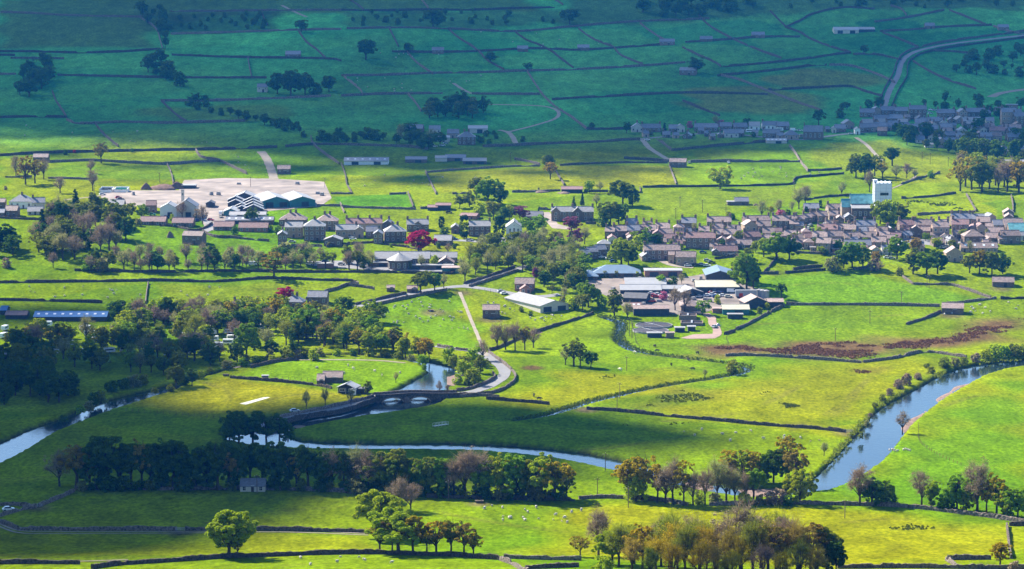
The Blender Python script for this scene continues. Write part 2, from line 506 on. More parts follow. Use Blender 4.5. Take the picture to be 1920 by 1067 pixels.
# ------------------------------------------------------------------ colour of the ground (what grows there, with haze tone painted on the far hill)
G = (0.118, 0.18, 0.002)
TINT = [
    ([(0, 1060), (300, 1058), (700, 1043), (1000, 1055), (1000, 1080), (0, 1080)], (0.12, 0.18, 0.003), 0.8, 6),
    ([(480, 1000), (690, 1003), (700, 1036), (440, 1040)], (0.16, 0.185, 0.003), 0.8, 6),
    ([(300, 535), (650, 530), (600, 552), (480, 575), (280, 568)], (0.14, 0.18, 0.003), 0.7, 8),
    ([(280, 480), (160, 480), (240, 425), (330, 430), (520, 458), (500, 480)], (0.09, 0.175, 0.003), 0.8, 8),
    ([(800, 325), (1050, 312), (1260, 310), (1270, 345), (1060, 355), (820, 362)], (0.20, 0.21, 0.006), 0.7, 8),
    ([(1210, 356), (1480, 350), (1560, 335), (1540, 365), (1460, 385), (1330, 405), (1220, 410)], (0.135, 0.19, 0.005), 0.8, 8),
    ([(1500, 300), (1560, 270), (1660, 262), (1780, 300), (1790, 340), (1690, 345), (1600, 320)], (0.17, 0.20, 0.008), 0.7, 8),
    ([(90, 310), (320, 312), (420, 306), (480, 330), (340, 336), (100, 334)], (0.10, 0.185, 0.003), 0.7, 6),
    ([(0, 298), (90, 296), (90, 332), (180, 340), (200, 365), (100, 372), (0, 366)], (0.165, 0.195, 0.004), 0.7, 8),
    # (outline, colour, strength, feather m)  -- fields of another grass, bracken, rushes
    ([(1300, 650), (1395, 640), (1440, 648), (1560, 640), (1690, 636), (1775, 632), (1800, 612), (1845, 600), (1880, 596), (1930, 598), (1930, 618), (1860, 636), (1760, 650), (1690, 664), (1600, 676), (1480, 668), (1400, 662), (1340, 664)], (0.12, 0.066, 0.032), 0.92, 17),
    ([(1120, 764), (1190, 748), (1270, 726), (1340, 726), (1400, 735), (1455, 728), (1450, 738), (1380, 748), (1300, 758), (1290, 772), (1190, 772)], (0.12, 0.115, 0.015), 0.6, 14),
    ([(1440, 756), (1500, 742), (1600, 738), (1580, 752), (1510, 768), (1455, 772)], (0.10, 0.13, 0.008), 0.6, 14),
    ([(1590, 692), (1650, 690), (1650, 700), (1595, 702)], (0.10, 0.055, 0.03), 0.7, 6),
    ([(1780, 775), (1935, 770), (1935, 820), (1840, 826), (1780, 800)], (0.06, 0.14, 0.006), 0.4, 16),
    ([(982, 689), (990, 686), (1000, 685), (1010, 687), (1015, 689), (1008, 692), (996, 693), (986, 692)], (0.09, 0.04, 0.03), 0.85, 4),
    ([(620, 369), (765, 365), (775, 388), (640, 388)], (0.055, 0.17, 0.006), 0.85, 4),
    ([(250, 760), (430, 710), (500, 716), (600, 728), (660, 742), (600, 764), (540, 780), (400, 780), (300, 778)], (0.20, 0.195, 0.006), 0.85, 12),
    ([(440, 705), (510, 678), (640, 672), (740, 678), (800, 690), (790, 705), (760, 725), (700, 738), (660, 734), (600, 722)], (0.115, 0.215, 0.004), 0.8, 5),
    ([(680, 575), (860, 552), (905, 650), (860, 655), (760, 620), (700, 600)], (0.085, 0.20, 0.004), 0.7, 10),
    ([(1440, 518), (1560, 505), (1690, 522), (1830, 560), (1760, 572), (1470, 570), (1400, 540)], (0.085, 0.20, 0.004), 0.7, 12),
    ([(1600, 830), (1690, 830), (1935, 700), (1935, 960), (1700, 940), (1550, 930), (1650, 870)], (0.075, 0.18, 0.004), 0.75, 18),
    ([(920, 760), (1100, 690), (1380, 712), (1180, 745), (1000, 770)], (0.19, 0.185, 0.004), 0.7, 18),
    ([(1180, 770), (1300, 745), (1470, 690), (1700, 665), (1740, 690), (1620, 780), (1580, 812), (1400, 795)], (0.19, 0.19, 0.004), 0.6, 20),
    ([(1100, 945), (1570, 950), (1900, 985), (1880, 1050), (1580, 1062), (1000, 1040)], (0.19, 0.19, 0.003), 0.8, 18),
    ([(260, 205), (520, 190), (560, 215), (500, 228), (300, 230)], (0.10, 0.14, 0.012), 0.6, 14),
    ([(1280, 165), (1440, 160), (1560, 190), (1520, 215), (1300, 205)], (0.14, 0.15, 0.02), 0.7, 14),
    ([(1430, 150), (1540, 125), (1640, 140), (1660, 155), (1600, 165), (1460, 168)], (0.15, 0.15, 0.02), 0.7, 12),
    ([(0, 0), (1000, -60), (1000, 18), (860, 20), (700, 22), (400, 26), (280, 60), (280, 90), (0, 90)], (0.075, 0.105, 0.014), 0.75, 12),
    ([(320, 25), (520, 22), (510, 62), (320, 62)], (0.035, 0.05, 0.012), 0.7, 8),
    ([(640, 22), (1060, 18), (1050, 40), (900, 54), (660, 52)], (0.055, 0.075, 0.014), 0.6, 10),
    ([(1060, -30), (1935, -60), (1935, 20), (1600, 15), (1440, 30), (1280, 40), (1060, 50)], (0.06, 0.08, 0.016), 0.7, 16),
    ([(1000, 400), (1030, 398), (1060, 432), (1020, 432)], (0.17, 0.22, 0.01), 0.7, 3),
    ([(1190, 664), (1380, 664), (1360, 674), (1190, 668)], (0.14, 0.11, 0.03), 0.5, 4),
]
BANKS = [([(1660, 770), (1690, 748), (1720, 735), (1700, 770), (1660, 800)], 0)]


def _n2(x, y, s, seed):
    r = np.random.default_rng(seed)
    out = np.zeros(np.shape(x))
    for k in range(7):
        a = r.uniform(0, 6.28)
        f = r.uniform(0.6, 1.6) / s
        out += np.sin(x * math.cos(a) * f + y * math.sin(a) * f + r.uniform(0, 6.28))
    return out / 3.2


# terrain sheet: a fan of rows and columns, fine in the valley, out to the horizon
rows = np.r_[np.arange(-6000, -400, 800), np.arange(-400, 0, 80), np.arange(0, 700, 25), np.arange(700, 800, 8), np.arange(800, 960, 2.2), np.arange(960, 1400, 1.35), np.arange(1400, 1900, 2.6),
             np.arange(1900, 2800, 5), np.arange(2800, 3600, 25), np.arange(3600, 9001, 300)]
cols = np.r_[-6, -4, -2.5, -1.6, -1, -.7, -.5, -.4, -.33, np.arange(-.27, -.2, .006), np.arange(-.2, .2, .00112), np.arange(.2, .27, .006), .33, .4, .5, .7, 1, 1.6, 2.5, 4, 6]
gy, gc = np.meshgrid(rows, cols, indexing='ij')
gx = gc * np.maximum(gy, 760)
wx, wy = gx.ravel(), gy.ravel()
wz = h0(wx, wy)
cut = carve(wx, wy)
base = np.tile(np.array(G), (len(wx), 1))
vn = _n2(wx, wy * 0.6, 38, 1)
vn2 = _n2(wx, wy, 9, 2)
yel = np.array((0.17, 0.195, 0.003))
grn = np.array((0.065, 0.165, 0.003))
k = np.clip(vn * 0.5, 0, 1)[:, None]
base = base * (1 - k) + yel * k
k = np.clip(-vn * 0.5, 0, 1)[:, None]
base = base * (1 - k) + grn * k
base *= (1 + 0.07 * vn2)[:, None]
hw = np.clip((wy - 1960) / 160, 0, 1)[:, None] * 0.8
hill = np.array((0.055, 0.28, 0.075)) * (1 + 0.28 * np.clip(_n2(wx, wy * 0.5, 55, 9), -1.3, 1.3))[:, None] * (1 + np.array((0.25, 0.05, 0.0)) * np.clip(_n2(wx, wy, 80, 12), -1, 1)[:, None])  # hazy blue-green lift of the shaded far hill, painted into its grass colour
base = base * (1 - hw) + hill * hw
# fields differ from one another: patches between irregular borders
fr = np.random.default_rng(5)
fx, fy = fr.uniform(-420, 420, 260), fr.uniform(780, 2700, 260)
ft = fr.normal(0, 1, (260, 2))
best = np.full(len(wx), 1e9)
tone = np.zeros((len(wx), 2))
jx, jy = wx + 5 * _n2(wx, wy, 16, 21), wy + 5 * _n2(wx, wy, 16, 22)
for i in range(260):
    dd = np.abs(jx - fx[i]) * 0.75 + np.abs(jy - fy[i]) * 1.1
    m = dd < best
    best[m] = dd[m]
    tone[m] = ft[i]
tone = np.clip(tone, -1.6, 1.6)
base *= np.stack([1 + 0.13 * tone[:, 0] + 0.07 * tone[:, 1], 1 + 0.045 * tone[:, 0] + 0.07 * tone[:, 1], 1 + 0.05 * tone[:, 1]], -1)
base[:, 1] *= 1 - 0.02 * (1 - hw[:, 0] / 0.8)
near = (wy > 700) & (wy < 3400) & (np.abs(wx) < 760)
ix = np.where(near)[0]
for poly, c, st, fe in TINT:
    w = P(*np.array(poly, float).T)[:, :2]
    m = ix[(wx[ix] > w[:, 0].min() - fe) & (wx[ix] < w[:, 0].max() + fe) & (wy[ix] > w[:, 1].min() - fe) & (wy[ix] < w[:, 1].max() + fe)]
    if not len(m):
        continue
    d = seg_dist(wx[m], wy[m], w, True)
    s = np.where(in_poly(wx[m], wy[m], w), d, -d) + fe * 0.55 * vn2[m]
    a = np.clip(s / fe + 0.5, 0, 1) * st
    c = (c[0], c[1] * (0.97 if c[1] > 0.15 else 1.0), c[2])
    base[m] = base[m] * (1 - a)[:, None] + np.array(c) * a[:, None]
# trods, wheelings and worn gateways
TROD = [[(700, 590), (790, 598), (870, 596)], [(950, 700), (1030, 720), (1120, 735)], [(1480, 800), (1560, 770), (1600, 740), (1640, 700)], [(1490, 805), (1570, 775), (1612, 742)], [(1250, 790), (1400, 770), (1550, 700)], [(820, 960), (960, 985), (1080, 1000)], [(1590, 980), (1700, 975), (1860, 1000)],
        [(0, 900), (140, 890), (300, 870)], [(20, 960), (200, 955), (420, 962), (640, 950)], [(280, 545), (400, 548), (560, 540)], [(1440, 540), (1560, 530), (1680, 545)], [(1400, 610), (1560, 600), (1700, 590)], [(660, 345), (800, 345)], [(1230, 375), (1340, 380), (1460, 362)], [(1770, 760), (1840, 740), (1935, 735)], [(1790, 790), (1880, 800), (1935, 790)],
        [(1000, 850), (1140, 840), (1300, 815)], [(620, 805), (760, 795), (900, 790)], [(500, 750), (560, 740), (620, 738)], [(1190, 700), (1260, 690), (1330, 690)], [(330, 700), (430, 735), (400, 770)], [(20, 312), (160, 318), (300, 322)], [(540, 1060), (700, 1052), (860, 1062)]]
for tpx in TROD:
    w = P(*smooth_px(tpx, 5).T)[:, :2]
    m = ix[(wx[ix] > w[:, 0].min() - 5) & (wx[ix] < w[:, 0].max() + 5) & (wy[ix] > w[:, 1].min() - 5) & (wy[ix] < w[:, 1].max() + 5)]
    if len(m):
        d = np.abs(seg_dist(wx[m] + vn2[m], wy[m] + vn[m], w) - 0.9)
        q = np.clip(1.3 - d, 0, 1) * 0.45 * np.clip(0.6 + vn2[m], 0, 1)
        base[m] = base[m] * (1 - q)[:, None] + np.array((0.12, 0.10, 0.03)) * q[:, None]
for gx0, gy0, gr in ((338, 999, 6), (1447, 512, 5), (1591, 813, 7), (71, 953, 5), (812, 586, 7), (899, 945, 5), (1100, 770, 6), (868, 550, 5), (1782, 592, 8), (922, 600, 7), (1880, 541, 7), (530, 330, 5), (1095, 768, 5), (1200, 262, 6)):
    c = P1(gx0, gy0)
    d = np.hypot(wx[ix] - c.x, (wy[ix] - c.y) * 0.8) + 1.5 * vn2[ix]
    q = np.clip(1.2 - d / gr, 0, 0.75)
    base[ix] = base[ix] * (1 - q)[:, None] + np.array((0.13, 0.095, 0.05)) * q[:, None]
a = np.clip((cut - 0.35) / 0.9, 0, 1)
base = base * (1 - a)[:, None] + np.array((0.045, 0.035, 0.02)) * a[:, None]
nr, nc = gy.shape
idx = np.arange(nr * nc).reshape(nr, nc)
quads = np.stack([idx[:-1, :-1].ravel(), idx[:-1, 1:].ravel(), idx[1:, 1:].ravel(), idx[1:, :-1].ravel()], -1)

gm = bpy.data.materials.new('meadow_grass')
gm.use_nodes = True
nt = gm.node_tree
pb = nt.nodes['Principled BSDF']
pb.inputs['Roughness'].default_value = 0.95
pb.inputs['Specular IOR Level'].default_value = 0.0
at = nt.nodes.new('ShaderNodeAttribute')
at.attribute_name = 'sward_and_haze'
geo = nt.nodes.new('ShaderNodeNewGeometry')
prev = at.outputs['Color']
for sc_, det, lo, hi, st in ((0.9, 5, 0.38, 1.55, 1.0), (0.16, 5, 0.58, 1.36, 1.0), (0.035, 3, 0.8, 1.18, 1.0)):
    mp = nt.nodes.new('ShaderNodeVectorMath')
    mp.operation = 'MULTIPLY'
    mp.inputs[1].default_value = (sc_ * 0.7, sc_ * 0.35, sc_)
    nt.links.new(geo.outputs['Position'], mp.inputs[0])
    nz = nt.nodes.new('ShaderNodeTexNoise')
    nz.inputs['Scale'].default_value = 1.0
    nz.inputs['Detail'].default_value = det
    nz.inputs['Roughness'].default_value = 0.65
    nt.links.new(mp.outputs[0], nz.inputs['Vector'])
    mr = nt.nodes.new('ShaderNodeMapRange')
    mr.inputs['From Min'].default_value = 0.25
    mr.inputs['From Max'].default_value = 0.75
    mr.inputs['To Min'].default_value = lo
    mr.inputs['To Max'].default_value = hi
    nt.links.new(nz.outputs['Fac'], mr.inputs['Value'])
    vm = nt.nodes.new('ShaderNodeVectorMath')
    vm.operation = 'SCALE'
    nt.links.new(prev, vm.inputs[0])
    nt.links.new(mr.outputs[0], vm.inputs['Scale'])
    prev = vm.outputs[0]
nt.links.new(prev, pb.inputs['Base Color'])
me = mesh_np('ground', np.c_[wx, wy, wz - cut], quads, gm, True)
ca = me.attributes.new('sward_and_haze', 'FLOAT_COLOR', 'POINT')
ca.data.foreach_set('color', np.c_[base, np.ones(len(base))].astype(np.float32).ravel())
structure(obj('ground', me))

# water
wm = principled('river_water', (0.012, 0.025, 0.032), 0.06, 1.0)
wt = wm.node_tree
nz = wt.nodes.new('ShaderNodeTexNoise')
nz.inputs['Scale'].default_value = 0.55
nz.inputs['Detail'].default_value = 5
mpg = wt.nodes.new('ShaderNodeNewGeometry')
wt.links.new(mpg.outputs['Position'], nz.inputs['Vector'])
bp = wt.nodes.new('ShaderNodeBump')
bp.inputs['Strength'].default_value = 0.25
bp.inputs['Distance'].default_value = 0.25
wt.links.new(nz.outputs['Fac'], bp.inputs['Height'])
wt.links.new(bp.outputs[0], wt.nodes['Principled BSDF'].inputs['Normal'])
structure(drape('river', None, wm, lift=-1.35, step=6, world_poly=_wp[0]))
structure(drape('beck', None, wm, lift=-0.75, step=3, world_poly=_wp[1]))

# ------------------------------------------------------------------ roads, tracks, yards, gravel
def yardpoly(name, pts, mat, lift=0.07, step=4):
    return structure(drape(name, pts, M[mat], lift, step))


yardpoly('yard', [(345, 338), (420, 334), (510, 335), (608, 341), (622, 372), (600, 388), (585, 388), (500, 396), (440, 412), (425, 432), (388, 432), (372, 404), (330, 398), (300, 390), (235, 385), (190, 373), (188, 360), (240, 357), (335, 357)], 'yard', 0.08)
yardpoly('forecourt', [(1090, 535), (1110, 524), (1160, 520), (1290, 519), (1330, 512), (1385, 530), (1440, 548), (1436, 572), (1390, 577), (1345, 578), (1310, 590), (1250, 590), (1190, 585), (1160, 570), (1140, 556)], 'yard', 0.08)
yardpoly('driveway', [(1016, 398), (1031, 398), (1046, 420), (1075, 428), (1072, 431), (1035, 428), (1022, 412)], 'yard', 0.08, 2)
yardpoly('car_park', [(575, 490), (700, 488), (860, 503), (860, 511), (700, 507), (580, 498)], 'road', 0.08, 3)
yardpoly('turning_area', [(1276, 634), (1300, 627), (1342, 626), (1350, 630), (1340, 635), (1290, 636)], 'pink', 0.10, 2)
yardpoly('town_street', [(1300, 432), (1420, 455), (1480, 445), (1560, 428), (1640, 440), (1760, 452), (1860, 440), (1862, 446), (1760, 462), (1640, 448), (1560, 436), (1480, 452), (1420, 463), (1300, 440)], 'road', 0.08, 4)
yardpoly('shingle_bank', [(838, 708), (852, 703), (862, 708), (852, 724), (838, 722)], 'gravel', 0.05, 2)
GRAV = [[(1752, 744), (1770, 733), (1790, 722), (1815, 712), (1826, 713), (1792, 729), (1768, 745), (1756, 752)],
        [(1688, 796), (1698, 782), (1716, 772), (1738, 763), (1744, 766), (1722, 780), (1714, 792), (1696, 812)],
        [(543, 793), (560, 791), (590, 796), (592, 802), (560, 801)],
        [(1270, 888), (1330, 898), (1345, 912), (1320, 918), (1285, 906)], [(1380, 912), (1440, 908), (1480, 915), (1440, 928), (1400, 926)],
        [(838, 700), (858, 698), (862, 708), (850, 722), (840, 718)], [(365, 813), (400, 814), (398, 818), (370, 817)]]
for g in GRAV:
    w = P(*np.array(g, float).T)[:, :2]
    w = resample(np.vstack([w, w[:1]]), 2.0)[:-1]
    w = w + np.stack([_n2(w[:, 0], w[:, 1], 4, 3), _n2(w[:, 0], w[:, 1], 4, 4)], -1) * 1.1
    structure(drape('gravel_bar', None, M['gravel'], -1.5, 1.5, depth=0.55, world_poly=w))

ROADS = [('road', [(480, 800), (540, 783), (590, 773), (640, 764), (690, 749), (720, 742), (765, 739), (820, 739), (862, 738), (896, 732), (925, 720), (943, 706), (946, 696), (938, 686), (920, 674), (912, 666), (895, 660), (860, 655), (815, 649)], 5.4, 'road'),
         ('road', [(664, 576), (700, 567), (740, 558), (790, 547), (835, 540), (868, 537), (910, 542), (950, 549), (985, 555), (1020, 556), (1050, 552)], 5.5, 'road'),
         ('road', [(866, 538), (890, 531), (930, 519), (975, 503), (1010, 490)], 5.0, 'road'),
         ('footpath', [(862, 548), (872, 572), (884, 602), (895, 628), (906, 655), (913, 668)], 1.8, 'pave'),
         ('farm_track', [(-30, 975), (5, 990), (40, 1000), (120, 1001), (350, 1000), (480, 998), (570, 999), (690, 1004)], 1.1, 'pave'),
         ('farm_track', [(-30, 968), (5, 985), (42, 996), (120, 997.5), (350, 997), (480, 995), (570, 996), (690, 1001)], 1.0, 'pave'),
         ('farm_track', [(489, 284), (500, 298), (509, 320), (514, 338)], 6.0, 'pave'),
         ('farm_track', [(1000, 272), (970, 270), (962, 258), (952, 248), (935, 244)], 4.0, 'pave'),
         ('farm_track', [(952, 248), (1000, 236), (1038, 224), (1048, 213), (1036, 203), (1000, 198), (915, 196)], 3.0, 'pave'),
         ('lane', [(1658, 200), (1668, 170), (1683, 143), (1690, 118), (1706, 102), (1738, 91), (1800, 80), (1960, 62)], 4.6, 'road'),
         ('lane', [(1205, 262), (1217, 277), (1235, 289), (1252, 299)], 4.0, 'pave'),
         ('lane', [(1200, 261), (1240, 257), (1340, 250), (1440, 258), (1500, 262), (1580, 252), (1660, 245)], 5.0, 'road'),
         ('lane', [(1858, 182), (1880, 174), (1935, 166)], 7.0, 'pave'),
         ('farm_track', [(1282, 633), (1320, 634), (1342, 630), (1344, 618), (1336, 606), (1334, 596), (1322, 588)], 4.2, 'pink'),
         ('farm_track', [(1605, 258), (1625, 272), (1640, 288), (1655, 303)], 3.0, 'pave'),
         ('footpath', [(528, 10), (552, 22), (575, 32)], 3.0, 'pave'),
         ('footpath', [(850, 156), (868, 168), (885, 176)], 3.0, 'pave'),
         ('farm_track', [(-20, 1053), (60, 1054), (150, 1053), (240, 1050)], 1.6, 'pave'),
         ('farm_track', [(440, 690), (500, 678), (580, 675), (700, 676), (760, 681)], 2.4, 'pave'),
         ('farm_track', [(120, 375), (150, 372), (190, 367)], 3.0, 'pave'),
         ('lane', [(366, 402), (392, 418), (392, 430), (368, 440), (352, 447)], 5.0, 'road'),
         ('lane', [(840, 450), (880, 452), (920, 456), (950, 460)], 5.0, 'road'),
         ('footpath', [(1238, 488), (1262, 498), (1300, 502)], 4.0, 'pave'),
         ('farm_track', [(1662, 358), (1700, 342), (1718, 330)], 1.6, 'pave')]
for nm, pts, wd, mt in ROADS:
    structure(ribbon(nm, pts, wd, M[mt], lift=0.11 if nm in ('road', 'lane') else 0.14))
ribs = [structure(drape('cricket_pitch', [(449, 757), (497, 744.5), (508, 745), (461, 759)], principled('bare_pitch', (0.62, 0.58, 0.48), 0.9), 0.06, 2))]
yardpoly('worn_grass', [(1000, 624), (1010, 620), (1018, 623), (1008, 627)], 'soil', 0.03, 2)
yardpoly('worn_grass', [(672, 600), (690, 598), (694, 602), (676, 604)], 'soil', 0.03, 2)

